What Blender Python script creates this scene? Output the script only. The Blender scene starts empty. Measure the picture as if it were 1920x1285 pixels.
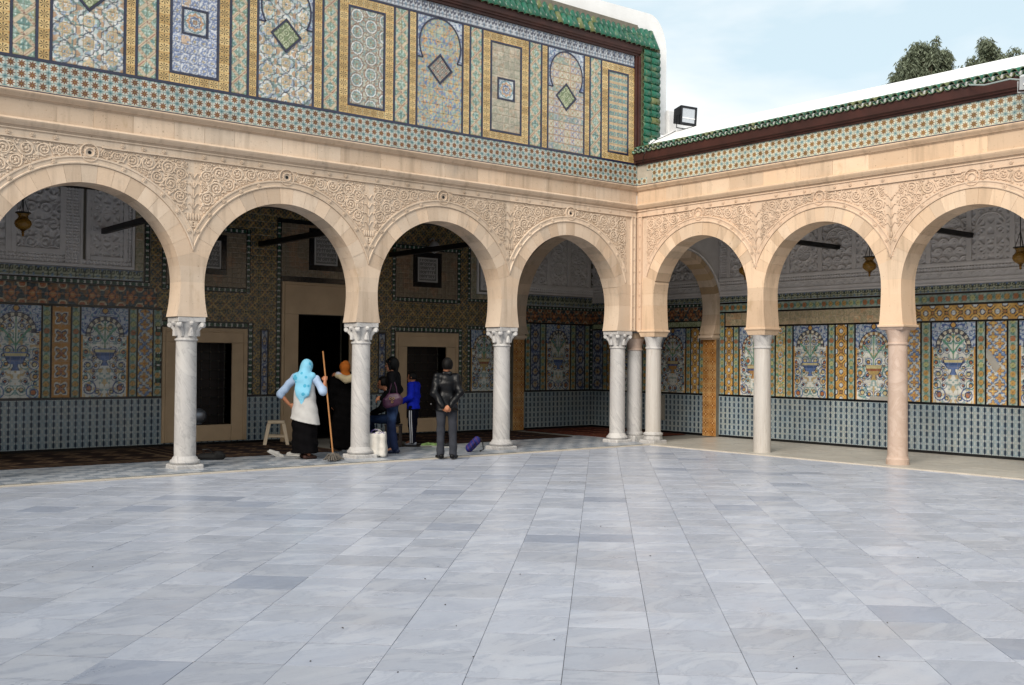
import bpy, math, random
import numpy as np
from mathutils import Vector, Matrix

S = bpy.context.scene
COL = S.collection
R = random.Random(7)
PI = math.pi

# ------------------------------------------------------------------ camera, sky, sun, exposure
cam = bpy.data.cameras.new('camera')
cam_o = bpy.data.objects.new('camera', cam); COL.objects.link(cam_o)
cam.sensor_width = 36.0; cam.lens = 37.09; cam.clip_start = 0.1; cam.clip_end = 3000
_r = Vector((0.77517191, -0.63170019, 0.00796122)); _u = Vector((-0.01649916, -0.00764569, 0.99983465)); _f = Vector((0.63153487, 0.77517509, 0.01634924))
cam_o.matrix_world = Matrix(((_r.x, _u.x, -_f.x, -15.69451), (_r.y, _u.y, -_f.y, -15.22257), (_r.z, _u.z, -_f.z, 1.68006), (0, 0, 0, 1)))
S.camera = cam_o
SUN_EL, SUN_AZ = 35.0, 246.0           # sun in the west-south-west behind thin cloud
w = bpy.data.worlds.new('World'); S.world = w; w.use_nodes = True
nt = w.node_tree; nt.nodes.clear()
def _n(t, **k):
    n = nt.nodes.new(t)
    for a, b in k.items(): setattr(n, a, b)
    return n
sky = _n('ShaderNodeTexSky', sky_type='NISHITA', sun_disc=False, sun_elevation=math.radians(SUN_EL), sun_rotation=math.radians(SUN_AZ), air_density=1.0, dust_density=2.0, ozone_density=1.0)
tc = _n('ShaderNodeTexCoord')
nz = _n('ShaderNodeTexNoise'); nz.inputs['Scale'].default_value = 1.7; nz.inputs['Detail'].default_value = 6; nz.inputs['Roughness'].default_value = .55; nz.inputs['Distortion'].default_value = .4
mp = _n('ShaderNodeMapping'); mp.inputs['Scale'].default_value = (1, 1, 2.6); mp.inputs['Location'].default_value = (1.9, .7, .4)
rp = _n('ShaderNodeMapRange'); rp.inputs[1].default_value = .40; rp.inputs[2].default_value = .55; rp.inputs[3].default_value = .05; rp.inputs[4].default_value = .97
mx = _n('ShaderNodeMix', data_type='RGBA'); mx.inputs['B'].default_value = (8.1, 8.3, 8.4, 1)
blu = _n('ShaderNodeMix', data_type='RGBA'); blu.inputs['Factor'].default_value = .75; blu.inputs['B'].default_value = (6.1, 7.5, 8.0, 1)
bg = _n('ShaderNodeBackground'); bg.inputs['Strength'].default_value = 0.052
wo = _n('ShaderNodeOutputWorld')
L = nt.links.new
L(tc.outputs['Generated'], mp.inputs[0]); L(mp.outputs[0], nz.inputs['Vector']); L(nz.outputs[0], rp.inputs[0])
L(sky.outputs[0], blu.inputs['A']); L(blu.outputs['Result'], mx.inputs['A']); L(rp.outputs[0], mx.inputs['Factor'])
L(mx.outputs['Result'], bg.inputs[0]); L(bg.outputs[0], wo.inputs[0])
sun = bpy.data.lights.new('sun', 'SUN'); sun.energy = 1.5; sun.angle = math.radians(32); sun.color = (1.0, .91, .80)
sun_o = bpy.data.objects.new('sun', sun); COL.objects.link(sun_o)
_az = math.radians(SUN_AZ); _el = math.radians(SUN_EL)
_d = Vector((math.sin(_az) * math.cos(_el), math.cos(_az) * math.cos(_el), math.sin(_el)))
sun_o.rotation_euler = _d.to_track_quat('Z', 'Y').to_euler(); sun_o.location = (-20, -20, 30)
S.view_settings.view_transform = 'Standard'; S.view_settings.look = 'None'; S.view_settings.gamma = 1.0
S.view_settings.use_curve_mapping = False; S.view_settings.exposure = 1.34
S.render.engine = 'CYCLES'
S.cycles.max_bounces = 6; S.cycles.diffuse_bounces = 4; S.cycles.glossy_bounces = 3; S.cycles.use_denoising = True

# ------------------------------------------------------------------ object helpers
def lin(h):
    if isinstance(h, str):
        h = h.lstrip('#'); c = [int(h[i:i + 2], 16) / 255 for i in (0, 2, 4)]
    else: c = h
    return np.array([x / 12.92 if x <= .04045 else ((x + .055) / 1.055) ** 2.4 for x in c])
def link(o, parent=None):
    COL.objects.link(o)
    if parent is not None: o.parent = parent
    return o
def thing(name, label, cat, loc=(0, 0, 0), rz=0, group=None, kind='thing'):
    o = bpy.data.objects.new(name, None); o.location = loc; o.rotation_euler = (0, 0, rz); o.empty_display_size = .2
    return tag(link(o), label, cat, group, kind)
def tag(o, label=None, cat=None, group=None, kind=None):
    if label: o['label'] = label
    if cat: o['category'] = cat
    if group: o['group'] = group
    if kind: o['kind'] = kind
    return o
def stuff(o): o['kind'] = 'stuff'; return o
def copy_tree(o, parent=None):
    c = o.copy(); COL.objects.link(c)
    if parent is not None: c.parent = parent
    for ch in list(o.children): copy_tree(ch, c)
    return c
def inst(name, mesh, parent, loc, rot=(0, 0, 0), scale=(1, 1, 1)):
    o = bpy.data.objects.new(name, mesh); o.location = loc; o.rotation_euler = rot; o.scale = scale
    return link(o, parent)

class Fr:
    """A wall frame: a along the wall, z up, d out of the wall."""
    def __init__(s, O, ex, n):
        s.O = np.array(O, float); s.ex = np.array(ex, float); s.n = np.array(n, float); s.ez = np.array((0, 0, 1.))
        s.flip = float(np.dot(np.cross(s.ex, s.ez), s.n)) < 0
    def p(s, a, z, d): return s.O + s.ex * a + s.ez * z + s.n * d
    def P(s, A, Z, D): return s.O + np.multiply.outer(A, s.ex) + np.multiply.outer(Z, s.ez) + np.multiply.outer(D, s.n)
    def rz(s): return math.atan2(-s.n[0], s.n[1]) + PI   # rotation taking local -Y to n

class MB:
    def __init__(s): s.v = []; s.f = []; s.uv = []; s.m = []
    def add(s, vs, fs, uvs=None, m=0):
        b = len(s.v); s.v.extend([tuple(map(float, q)) for q in vs])
        for i, f in enumerate(fs):
            s.f.append(tuple(b + k for k in f)); s.m.append(m)
            s.uv.append(uvs[i] if uvs else None)
        return s
    def hexa(s, c, m=0, uvs=None):   # 8 corners: bottom 4 ccw, top 4 ccw
        return s.add(c, [(3, 2, 1, 0), (4, 5, 6, 7), (0, 1, 5, 4), (1, 2, 6, 5), (2, 3, 7, 6), (3, 0, 4, 7)], uvs, m)
    def box(s, x0, x1, y0, y1, z0, z1, m=0):
        return s.hexa([(x0, y0, z0), (x1, y0, z0), (x1, y1, z0), (x0, y1, z0), (x0, y0, z1), (x1, y0, z1), (x1, y1, z1), (x0, y1, z1)], m)
    def fbox(s, F, a0, a1, z0, z1, d0, d1, m=0):
        c = [F.p(a, z, d) for z in (z0, z1) for a, d in ((a0, d1), (a1, d1), (a1, d0), (a0, d0))]
        if F.flip: c = [c[1], c[0], c[3], c[2], c[5], c[4], c[7], c[6]]
        return s.hexa(c, m)
    def prism(s, F, poly, d0, d1, m=0, back=False):
        n = len(poly); vs = [F.p(a, z, d1) for a, z in poly] + [F.p(a, z, d0) for a, z in poly]
        ar = sum(poly[i][0] * poly[(i + 1) % n][1] - poly[(i + 1) % n][0] * poly[i][1] for i in range(n))
        fs = [tuple(range(n))] + [(i, n + i, n + (i + 1) % n, (i + 1) % n) for i in range(n)]
        if back: fs.append(tuple(range(2 * n - 1, n - 1, -1)))
        if (ar < 0) != F.flip: fs = [f[::-1] for f in fs]
        return s.add(vs, fs, None, m)
    def tube(s, pts, r, k=6, m=0, cap=True, flat=None):
        pts = [Vector(p) for p in pts]; n = len(pts); rr = r if hasattr(r, '__len__') else [r] * n
        vs = []; fs = []; prev = None
        for i, p in enumerate(pts):
            t = (pts[min(i + 1, n - 1)] - pts[max(i - 1, 0)])
            t = t.normalized() if t.length > 1e-9 else Vector((0, 0, 1))
            ref = prev if prev is not None else (Vector((0, 0, 1)) if abs(t.z) < .9 else Vector((1, 0, 0)))
            x = (ref - t * ref.dot(t)); x = x.normalized() if x.length > 1e-6 else t.orthogonal().normalized()
            prev = x; y = t.cross(x)
            for j in range(k):
                a = 2 * PI * j / k; vs.append(p + (x * math.cos(a) + y * math.sin(a)) * rr[i])
        for i in range(n - 1):
            for j in range(k): fs.append((i * k + j, i * k + (j + 1) % k, (i + 1) * k + (j + 1) % k, (i + 1) * k + j))
        if cap: fs += [tuple(range(k - 1, -1, -1)), tuple((n - 1) * k + j for j in range(k))]
        return s.add(vs, fs, None, m)
    def lathe(s, prof, c=(0, 0, 0), k=24, m=0, sx=1, sy=1, cap=True):
        vs = []; fs = []; n = len(prof)
        for r, z in prof:
            for j in range(k):
                a = 2 * PI * j / k; vs.append((c[0] + r * math.cos(a) * sx, c[1] + r * math.sin(a) * sy, c[2] + z))
        for i in range(n - 1):
            for j in range(k): fs.append((i * k + j, i * k + (j + 1) % k, (i + 1) * k + (j + 1) % k, (i + 1) * k + j))
        if cap: fs += [tuple(range(k - 1, -1, -1)), tuple((n - 1) * k + j for j in range(k))]
        return s.add(vs, fs, None, m)
    def ball(s, c, r, k=8, m=0):
        r = r if hasattr(r, '__len__') else (r, r, r)
        h = max(3, k // 2); vs = []; fs = []
        for i in range(1, h):
            ph = PI * i / h
            for j in range(k):
                a = 2 * PI * j / k; vs.append((c[0] + r[0] * math.sin(ph) * math.cos(a), c[1] + r[1] * math.sin(ph) * math.sin(a), c[2] + r[2] * math.cos(ph)))
        t = len(vs); vs += [(c[0], c[1], c[2] + r[2]), (c[0], c[1], c[2] - r[2])]
        for i in range(h - 2):
            for j in range(k): fs.append((i * k + j, (i + 1) * k + j, (i + 1) * k + (j + 1) % k, i * k + (j + 1) % k))
        for j in range(k): fs.append((t, j, (j + 1) % k)); fs.append((t + 1, (h - 2) * k + (j + 1) % k, (h - 2) * k + j))
        return s.add(vs, fs, None, m)
    def extr(s, F, a0, a1, prof, m=0, mit0=0, mit1=0):
        """A moulding: profile [(z,d)] run from a0 to a1; mit shifts the end by mit*d (mitre)."""
        n = len(prof); vs = [F.p(a0 + mit0 * d, z, d) for z, d in prof] + [F.p(a1 + mit1 * d, z, d) for z, d in prof]
        fs = [(i, n + i, n + i + 1, i + 1) for i in range(n - 1)]
        if not F.flip: fs = [f[::-1] for f in fs]
        return s.add(vs, fs, None, m)
    def mesh(s, name, mats=(), smooth=False):
        me = bpy.data.meshes.new(name); me.from_pydata(s.v, [], s.f)
        for mt in (mats if isinstance(mats, (list, tuple)) else [mats]): me.materials.append(mt)
        if any(s.m): me.polygons.foreach_set('material_index', s.m)
        if any(u is not None for u in s.uv):
            lay = me.uv_layers.new(name='UVMap'); buf = []
            for f, u in zip(s.f, s.uv): buf.extend(u if u is not None else [(0.5, 0.5)] * len(f))
            lay.data.foreach_set('uv', np.array(buf, dtype=np.float32).ravel())
        if smooth:
            me.polygons.foreach_set('use_smooth', [True] * len(me.polygons))
            if smooth != 2: me.set_sharp_from_angle(angle=math.radians(38))
        me.update(); return me
    def obj(s, name, mats, parent=None, smooth=False, bevel=0, seg=2):
        o = bpy.data.objects.new(name, s.mesh(name, mats, smooth)); link(o, parent)
        if bevel:
            b = o.modifiers.new('bevel', 'BEVEL'); b.width = bevel; b.segments = seg; b.limit_method = 'ANGLE'; b.angle_limit = math.radians(40); b.harden_normals = False
        return o

def grid_obj(name, V, nx, ny, mats, parent=None, colors=None, smooth=False, flip=False, keep=None, uv=None):
    """V: (ny*nx,3) vertices of a regular grid -> one mesh object (numpy-fast)."""
    i = np.arange(ny - 1)[:, None] * nx + np.arange(nx - 1)[None, :]
    q = np.stack([i, i + 1, i + nx + 1, i + nx], -1).reshape(-1, 4)
    if keep is not None: q = q[keep.reshape(-1)]
    if flip: q = q[:, ::-1]
    return raw_obj(name, V, q, mats, parent, colors, smooth, uv)
def raw_obj(name, V, q, mats, parent=None, colors=None, smooth=False, uv=None):
    k = q.shape[1]; me = bpy.data.meshes.new(name)
    me.vertices.add(len(V)); me.vertices.foreach_set('co', np.ascontiguousarray(V, dtype=np.float32).ravel())
    me.loops.add(q.size); me.loops.foreach_set('vertex_index', np.ascontiguousarray(q, dtype=np.int32).ravel())
    me.polygons.add(len(q)); me.polygons.foreach_set('loop_start', np.arange(0, q.size, k, dtype=np.int32))
    me.update(calc_edges=True); me.validate()
    if colors is not None:
        at = me.color_attributes.new('paint', 'FLOAT_COLOR', 'POINT')
        c4 = np.ones((len(V), 4), np.float32); c4[:, :3] = colors; at.data.foreach_set('color', c4.ravel())
    if uv is not None:
        lay = me.uv_layers.new(name='UVMap'); lay.data.foreach_set('uv', np.ascontiguousarray(uv[q.ravel()], dtype=np.float32).ravel())
    if smooth: me.polygons.foreach_set('use_smooth', [True] * len(me.polygons))
    for mt in (mats if isinstance(mats, (list, tuple)) else [mats]): me.materials.append(mt)
    me.update(); o = bpy.data.objects.new(name, me)
    return link(o, parent)

# ------------------------------------------------------------------ node helpers
class E:
    __slots__ = ('m', 's')
    def __init__(s, m, sock): s.m = m; s.s = sock
    def __add__(a, b): return a.m.math('ADD', a, b)
    __radd__ = __add__
    def __sub__(a, b): return a.m.math('SUBTRACT', a, b)
    def __rsub__(a, b): return a.m.math('SUBTRACT', b, a)
    def __mul__(a, b): return a.m.math('MULTIPLY', a, b)
    __rmul__ = __mul__
    def __truediv__(a, b): return a.m.math('DIVIDE', a, b)
class Mat:
    def __init__(s, name, rough=.5, spec=.5, metal=0):
        s.mat = bpy.data.materials.new(name); s.mat.use_nodes = True; s.t = s.mat.node_tree
        s.b = s.t.nodes['Principled BSDF']; s.set('Roughness', rough); s.set('Metallic', metal); s.set('Specular IOR Level', spec)
    def node(s, t, **k):
        n = s.t.nodes.new(t)
        for a, b in k.items(): setattr(n, a, b)
        return n
    def put(s, sock, v):
        if isinstance(v, E): s.t.links.new(v.s, sock)
        elif hasattr(v, '__len__'):
            v = list(v); sock.default_value = (v + [1])[:4] if sock.type == 'RGBA' else v[:3]
        else: sock.default_value = float(v) if sock.type == 'VALUE' else (v, v, v)
    def set(s, k, v): s.put(s.b.inputs[k], v); return s
    def math(s, op, a, b=0.0, c=None):
        n = s.node('ShaderNodeMath', operation=op); s.put(n.inputs[0], a); s.put(n.inputs[1], b)
        if c is not None: s.put(n.inputs[2], c)
        return E(s, n.outputs[0])
    def f(s, op, a, b=0.0): return s.math(op, a, b)
    def uv(s):
        n = s.node('ShaderNodeUVMap'); x = s.node('ShaderNodeSeparateXYZ'); s.t.links.new(n.outputs[0], x.inputs[0]); return E(s, x.outputs[0]), E(s, x.outputs[1])
    def pos(s): return E(s, s.node('ShaderNodeNewGeometry').outputs['Position'])
    def objc(s): return E(s, s.node('ShaderNodeTexCoord').outputs['Object'])
    def rnd(s): return E(s, s.node('ShaderNodeObjectInfo').outputs['Random'])
    def attr(s, nm, out='Fac'): n = s.node('ShaderNodeAttribute', attribute_name=nm); return E(s, n.outputs[out])
    def xyz(s, v):
        x = s.node('ShaderNodeSeparateXYZ'); s.put(x.inputs[0], v); return [E(s, o) for o in x.outputs]
    def vec(s, a, b, c=0.0):
        n = s.node('ShaderNodeCombineXYZ'); [s.put(n.inputs[i], v) for i, v in enumerate((a, b, c))]; return E(s, n.outputs[0])
    def vadd(s, a, b):
        n = s.node('ShaderNodeVectorMath', operation='ADD'); s.put(n.inputs[0], a); s.put(n.inputs[1], b); return E(s, n.outputs[0])
    def vscale(s, a, k):
        n = s.node('ShaderNodeVectorMath', operation='MULTIPLY'); s.put(n.inputs[0], a); s.put(n.inputs[1], k if hasattr(k, '__len__') else (k, k, k)); return E(s, n.outputs[0])
    def noise(s, scale, detail=3, rough=.5, vec=None, dist=0.0):
        n = s.node('ShaderNodeTexNoise'); n.inputs['Scale'].default_value = scale; n.inputs['Detail'].default_value = detail; n.inputs['Roughness'].default_value = rough; n.inputs['Distortion'].default_value = dist
        s.put(n.inputs['Vector'], vec if vec is not None else s.pos()); return E(s, n.outputs[0])
    def white(s, v):
        n = s.node('ShaderNodeTexWhiteNoise', noise_dimensions='3D'); s.put(n.inputs['Vector'], v); return E(s, n.outputs['Value'])
    def voro(s, scale, vec=None, feature='F1', out=0):
        n = s.node('ShaderNodeTexVoronoi', feature=feature); n.inputs['Scale'].default_value = scale
        s.put(n.inputs['Vector'], vec if vec is not None else s.pos()); return E(s, n.outputs[out])
    def ramp(s, x, a, b, lo=0.0, hi=1.0):
        n = s.node('ShaderNodeMapRange'); s.put(n.inputs[0], x)
        for i, v in enumerate((a, b, lo, hi)): s.put(n.inputs[i + 1], v)
        return E(s, n.outputs[0])
    def mix(s, f, a, b):
        n = s.node('ShaderNodeMix', data_type='RGBA'); s.put(n.inputs['Factor'], f); s.put(n.inputs['A'], a); s.put(n.inputs['B'], b); return E(s, n.outputs['Result'])
    def mul(s, a, b, f=1.0):
        n = s.node('ShaderNodeMix', data_type='RGBA', blend_type='MULTIPLY'); s.put(n.inputs['Factor'], f); s.put(n.inputs['A'], a); s.put(n.inputs['B'], b); return E(s, n.outputs['Result'])
    def grey(s, v): n = s.node('ShaderNodeCombineColor'); [s.put(n.inputs[i], v) for i in range(3)]; return E(s, n.outputs[0])
    def bump(s, h, strength=.3, dist=.01):
        n = s.node('ShaderNodeBump'); n.inputs['Strength'].default_value = strength; n.inputs['Distance'].default_value = dist
        s.put(n.inputs['Height'], h); s.t.links.new(n.outputs[0], s.b.inputs['Normal']); return s
    def color(s, c): return s.set('Base Color', c)
# ------------------------------------------------------------------ materials
def simple(name, col, rough=.6, var=.12, scale=6, bump=.15, metal=0, spec=.4, bscale=None):
    m = Mat(name, rough, spec, metal); c = np.array(lin(col) if isinstance(col, str) else col)
    n = m.noise(scale, 4, .6, m.objc()); m.color(m.mix(m.ramp(n, .3, .7), c * (1 - var), np.minimum(c * (1 + var), 1)))
    if bump: m.bump(m.noise(bscale or scale * 6, 3, .6, m.objc()), bump, .01)
    return m.mat

def stone(name, a, b, warm, rough=.75):
    """Pale limestone ashlar: tint per block, blotches, fine pits, ochre stains."""
    m = Mat(name, rough, .3); P = m.pos(); r = m.rnd()
    base = m.mix(m.ramp(m.noise(1.7, 5, .6, P), .3, .7), lin(a), lin(b))
    base = m.mix(m.math('MULTIPLY', r, .5), base, lin(warm))
    st = m.ramp(m.noise(2.6, 6, .65, m.vscale(P, (1, 1, .45))), .60, .74)
    base = m.mix(m.math('MULTIPLY', st, .55), base, lin('#a58a66'))
    gr = m.ramp(m.noise(1.1, 6, .7, m.vadd(P, (7, 3, 1))), .60, .76)
    base = m.mix(m.math('MULTIPLY', gr, .42), base, lin('#938f88'))
    stk = m.ramp(m.noise(3.2, 5, .6, m.vscale(P, (2.2, 2.2, .22))), .52, .70); base = m.mix(m.math('MULTIPLY', stk, .4), base, lin('#8d7a66'))
    base = m.mul(base, m.grey(m.ramp(m.math('FRACT', r * 7.31), 0, 1, .79, 1.05)))
    pit = m.ramp(m.noise(34, 2, .5, P), .68, .74); base = m.mix(m.math('MULTIPLY', pit, .55), base, lin('#7a6248'))
    bigpit = m.ramp(m.voro(3.1, P), .035, .02); base = m.mix(m.math('MULTIPLY', bigpit, .7), base, lin('#5a4634'))
    m.color(base); h = m.noise(22, 5, .65, P) + m.math('MULTIPLY', pit, -.6) + m.math('MULTIPLY', bigpit, -1.2)
    m.bump(h, .28, .012); return m.mat
M_stone = stone('limestone', '#cdb8a2', '#dac8b4', '#cdae8f')
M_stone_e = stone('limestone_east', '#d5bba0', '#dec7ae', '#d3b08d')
M_carve = stone('carved_limestone', '#d2bea8', '#dac7b3', '#cfb498')
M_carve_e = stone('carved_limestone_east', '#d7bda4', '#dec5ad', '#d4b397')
M_joint = simple('lime_joint', '#cbbba2', .9, .1, 8)

def marble(name, a, b, vein, rough=.3, vs=1.0, rnd=True, grain=(1, 1, 1), tint=.35, dark=None, sheen=.5, vk=.32, shear=False):
    m = Mat(name, rough, sheen); P = m.pos()
    q = m.rnd() + m.attr('rnd') if rnd else None
    V = m.vscale(P, grain)
    if shear: x_, y_, z_ = m.xyz(P); V = m.vec((z_ + (x_ - y_) * 1.2) * 1.9, (x_ + y_) * .55, (z_ - (x_ - y_) * .9) * .35)
    if rnd: V = m.vadd(V, m.vec(q * 37.0, q * 91.0, q * 13.0))
    w1 = m.noise(1.6 * vs, 6, .62, V, 1.6); w2 = m.noise(4.5 * vs, 5, .6, V, 2.2)
    c = m.mix(m.ramp(w1, .32, .68), lin(a), lin(b))
    v1 = m.math('ABSOLUTE', w1 - .5); c = m.mix(m.math('MULTIPLY', m.ramp(v1, .03, 0.0), vk), c, lin(vein))
    v2 = m.math('ABSOLUTE', w2 - .52); c = m.mix(m.math('MULTIPLY', m.ramp(v2, .02, 0.0), vk * .5), c, lin(vein))
    if rnd:
        t = m.math('FRACT', q * 17.31); c = m.mul(c, m.grey(m.ramp(t, 0, 1, 1 - tint, 1.0)))
        if dark is not None:
            k = m.math('FRACT', q * 53.7); c = m.mix(m.math('MULTIPLY', m.math('GREATER_THAN', k, .968), .38), c, lin(dark))
    sn = m.ramp(m.noise(.55, 6, .65, P), .5, .72); c = m.mix(m.math('MULTIPLY', sn, .16), c, lin('#8c8274')); sp_ = m.ramp(m.noise(41, 2, .5, P), .73, .77); c = m.mix(m.math('MULTIPLY', sp_, .35), c, lin('#5d564e'))
    m.color(c); m.set('Roughness', m.ramp(m.noise(3, 4, .6, P), .3, .7, rough * .8, rough * 1.3))
    m.bump(m.noise(18, 4, .6, P), .05, .004); return m.mat
M_floor = marble('courtyard_marble', '#a9b0bf', '#bcc1cc', '#7a859a', .33, 1.0, True, (.7, 1.5, 1), .17, '#6b7890', sheen=.45, vk=.30)
M_shaft = marble('column_marble', '#b2b0af', '#c6c4c1', '#77757a', .5, 1.2, True, (1.5, .6, .8), .08, sheen=.35, vk=.42, shear=True)
M_shaft_pink = marble('rose_marble', '#b59e8e', '#c8b3a5', '#a08270', .6, 2.0, True, (1, 1, .9), .04)
M_shaft_fl = marble('streaked_marble', '#b5b0aa', '#c6c1ba', '#7d6a5a', .5, 2.2, True, (3.2, 3.2, .12), .05)
M_gal = marble('gallery_marble', '#b0aba2', '#c4bfb5', '#928c82', .34, 1.0, True, (1.0, .25, 1), .12)
M_white = simple('whitewash', (.80, .80, .80), .85, .07, 2.2, .5, bscale=3)
M_wood = simple('dark_red_wood', '#3a1d17', .55, .35, 3, .2)
M_wood2 = simple('dark_wood', '#1a0f0b', .55, .3, 3, .2)
M_line = simple('navy_edge_tile', '#24263c', .22, .3, 5, .05, spec=.6)
M_black = simple('black_edge_tile', '#0e1013', .22, .3, 5, .05, spec=.6)
M_grout = simple('tile_grout', '#706b60', .9, .15, 9, .1)
M_dark = simple('iron_dark', '#0b0b0c', .5, .3, 5, .1)
M_ceil = simple('dark_ceiling_boards', '#2a2019', .8, .2, 3, .2)
M_plaster = simple('gallery_plaster', '#a7a39c', .9, .06, 2, .1)
M_frame = simple('window_stone', '#b39a7c', .7, .1, 2.5, .15)
M_stucco = simple('carved_stucco', '#cac7c6', .85, .08, 4, .1)

def glaze(name='glazed_paint', rough=.22):
    m = Mat(name, rough, .5); c = m.attr('paint', 'Color')
    n = m.noise(9, 4, .6); c = m.mul(c, m.grey(m.ramp(n, .25, .75, .86, 1.12)))
    m.color(c); m.set('Roughness', m.ramp(m.noise(14, 3, .6), .3, .7, rough * .7, rough * 1.6)); return m.mat
M_glaze = glaze()

def tilecell(m):
    u, v = m.uv(); fu = m.math('FRACT', u); fv = m.math('FRACT', v)
    k = m.white(m.vec(m.math('FLOOR', u), m.math('FLOOR', v), m.rnd() * 77.0))
    return fu - .5, fv - .5, k
def polar(m, x, y):
    return m.math('SQRT', x * x + y * y), m.math('ARCTAN2', y, x)
def mat_star(name, cream, teal, brown):
    m = Mat(name, .2, .5); x, y, k = tilecell(m); r, a = polar(m, x, y)
    ax = m.math('ABSOLUTE', x); ay = m.math('ABSOLUTE', y)
    c = m.mix(m.math('MULTIPLY', m.math('GREATER_THAN', m.noise(26, 2), .54), .45), lin(cream), lin(teal))
    # corner leaves meeting in a cross, thin axis lines
    cx = .5 - ax; cy = .5 - ay
    cr = m.math('SQRT', cx * cx + cy * cy); ca = m.math('ARCTAN2', cy, cx)
    leaf = m.math('LESS_THAN', cr, m.math('MULTIPLY_ADD', m.math('ABSOLUTE', m.math('SINE', ca * 4.0)), .22, .06))
    c = m.mix(m.math('MULTIPLY', leaf, .85), c, lin(teal))
    lines = m.math('LESS_THAN', m.math('MINIMUM', cx, cy), .045); c = m.mix(m.math('MULTIPLY', lines, .4), c, lin(teal))
    sp = m.math('LESS_THAN', m.math('ABSOLUTE', ax - ay), .03); sp = m.math('MULTIPLY', sp, m.math('GREATER_THAN', r, .36)); c = m.mix(m.math('MULTIPLY', sp, .7), c, lin('#3e6670'))
    halo = m.math('LESS_THAN', r, .40); c = m.mix(m.math('MULTIPLY', halo, .5), c, lin('#bfc2b6'))
    tw = m.math('SINE', a * 8.0 + r * 6.0); petal = m.math('LESS_THAN', r, m.math('MULTIPLY_ADD', tw, .095, .315))
    tone = m.mix(m.ramp(k, 0, 1), lin(brown), lin(brown) * 1.35); c = m.mix(petal, c, tone)
    div = m.math('MULTIPLY', m.math('GREATER_THAN', m.math('COSINE', a * 8.0 + r * 6.0 + 1.2), .80), petal); c = m.mix(m.math('MULTIPLY', div, .8), c, lin('#3b2414'))
    c = m.mix(m.math('LESS_THAN', r, .05), c, lin('#9a7c3a'))
    c = m.mul(c, m.grey(m.ramp(k, 0, 1, .82, 1.08))); m.color(c); return m.mat
M_star = mat_star('star_tile_glaze', '#b7bab0', '#67898c', '#6a4426')
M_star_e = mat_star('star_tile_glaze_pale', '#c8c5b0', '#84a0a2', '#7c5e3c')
def mat_yellow():
    m = Mat('yellow_asterisk_glaze', .2, .5); x, y, k = tilecell(m); r, a = polar(m, x, y)
    base = m.mix(k, lin('#bf9c62'), lin('#ccb07c')); n = m.noise(30, 2); base = m.mix(m.math('MULTIPLY', m.math('GREATER_THAN', n, .55), .4), base, lin('#d3bb80'))
    ray = m.math('MULTIPLY', m.math('GREATER_THAN', m.math('ABSOLUTE', m.math('COSINE', a * 4.0)), .80), m.math('LESS_THAN', r, .40)); c = m.mix(m.math('MULTIPLY', ray, .95), base, lin('#3b3320'))
    ax = m.math('ABSOLUTE', x); ay = m.math('ABSOLUTE', y)
    ed = m.math('GREATER_THAN', ax, .44); c = m.mix(m.math('MULTIPLY', ed, .5), c, lin('#7c8a80'))
    cr = m.math('LESS_THAN', m.math('ADD', .5 - ax, .5 - ay), .17); c = m.mix(m.math('MULTIPLY', cr, .6), c, lin('#c98e4a'))
    c = m.mul(c, m.grey(m.ramp(k, 0, 1, .84, 1.08))); m.color(c); return m.mat
M_yellow = mat_yellow()
def mat_dado():
    """Blue-green interlace with dark chain down every second joint."""
    m = Mat('dado_glaze', .2, .5); x, y, k = tilecell(m); r, a = polar(m, x, y)
    ax = m.math('ABSOLUTE', x); ay = m.math('ABSOLUTE', y)
    c = m.mix(m.ramp(m.noise(3, 3), .35, .65), lin('#97a2a8'), lin('#a7aba8'))
    LT, AB = (lambda q, w_: m.math('LESS_THAN', q, w_)), (lambda q: m.math('ABSOLUTE', q))
    c = m.mix(m.math('MULTIPLY', LT(AB(r - .31), .045), .85), c, lin('#34566a')); c = m.mix(m.math('MULTIPLY', LT(AB(r - .17), .03), .8), c, lin('#4a7a80'))
    c = m.mix(m.math('MULTIPLY', LT(r, .085), .9), c, lin('#77704a'))
    cx = .5 - ax; cy = .5 - ay; cr = m.math('SQRT', cx * cx + cy * cy)
    c = m.mix(m.math('MULTIPLY', LT(AB(cr - .24), .04), .6), c, lin('#3c6470')); c = m.mix(m.math('MULTIPLY', LT(AB(ax - ay), .03), .5), c, lin('#3f6a74'))
    ch = LT(ax, m.math('MULTIPLY_ADD', AB(m.math('COSINE', y * PI)), .15, .02)); c = m.mix(m.math('MULTIPLY', ch, .95), c, lin('#15243a'))
    c = m.mul(c, m.grey(m.ramp(k, 0, 1, .90, 1.04))); m.color(c); return m.mat
M_dado = mat_dado()
def mat_pil():
    m = Mat('amber_tile_glaze', .22, .5); x, y, k = tilecell(m); r, a = polar(m, x, y)
    c = m.mix(m.ramp(m.noise(2.5, 4), .4, .6), lin('#b07f48'), lin('#bd9562'))
    p = m.math('LESS_THAN', r, m.math('MULTIPLY_ADD', m.math('COSINE', a * 4.0), .1, .24)); c = m.mix(m.math('MULTIPLY', p, .8), c, lin('#7a461d'))
    q = m.math('LESS_THAN', m.math('ABSOLUTE', r - .40), .05); c = m.mix(m.math('MULTIPLY', q, .6), c, lin('#8a5a2c'))
    c = m.mix(m.math('LESS_THAN', r, .08), c, lin('#d7b98a'))
    c = m.mul(c, m.grey(m.ramp(k, 0, 1, .82, 1.1))); m.color(c); return m.mat
M_pil = mat_pil()
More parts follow.
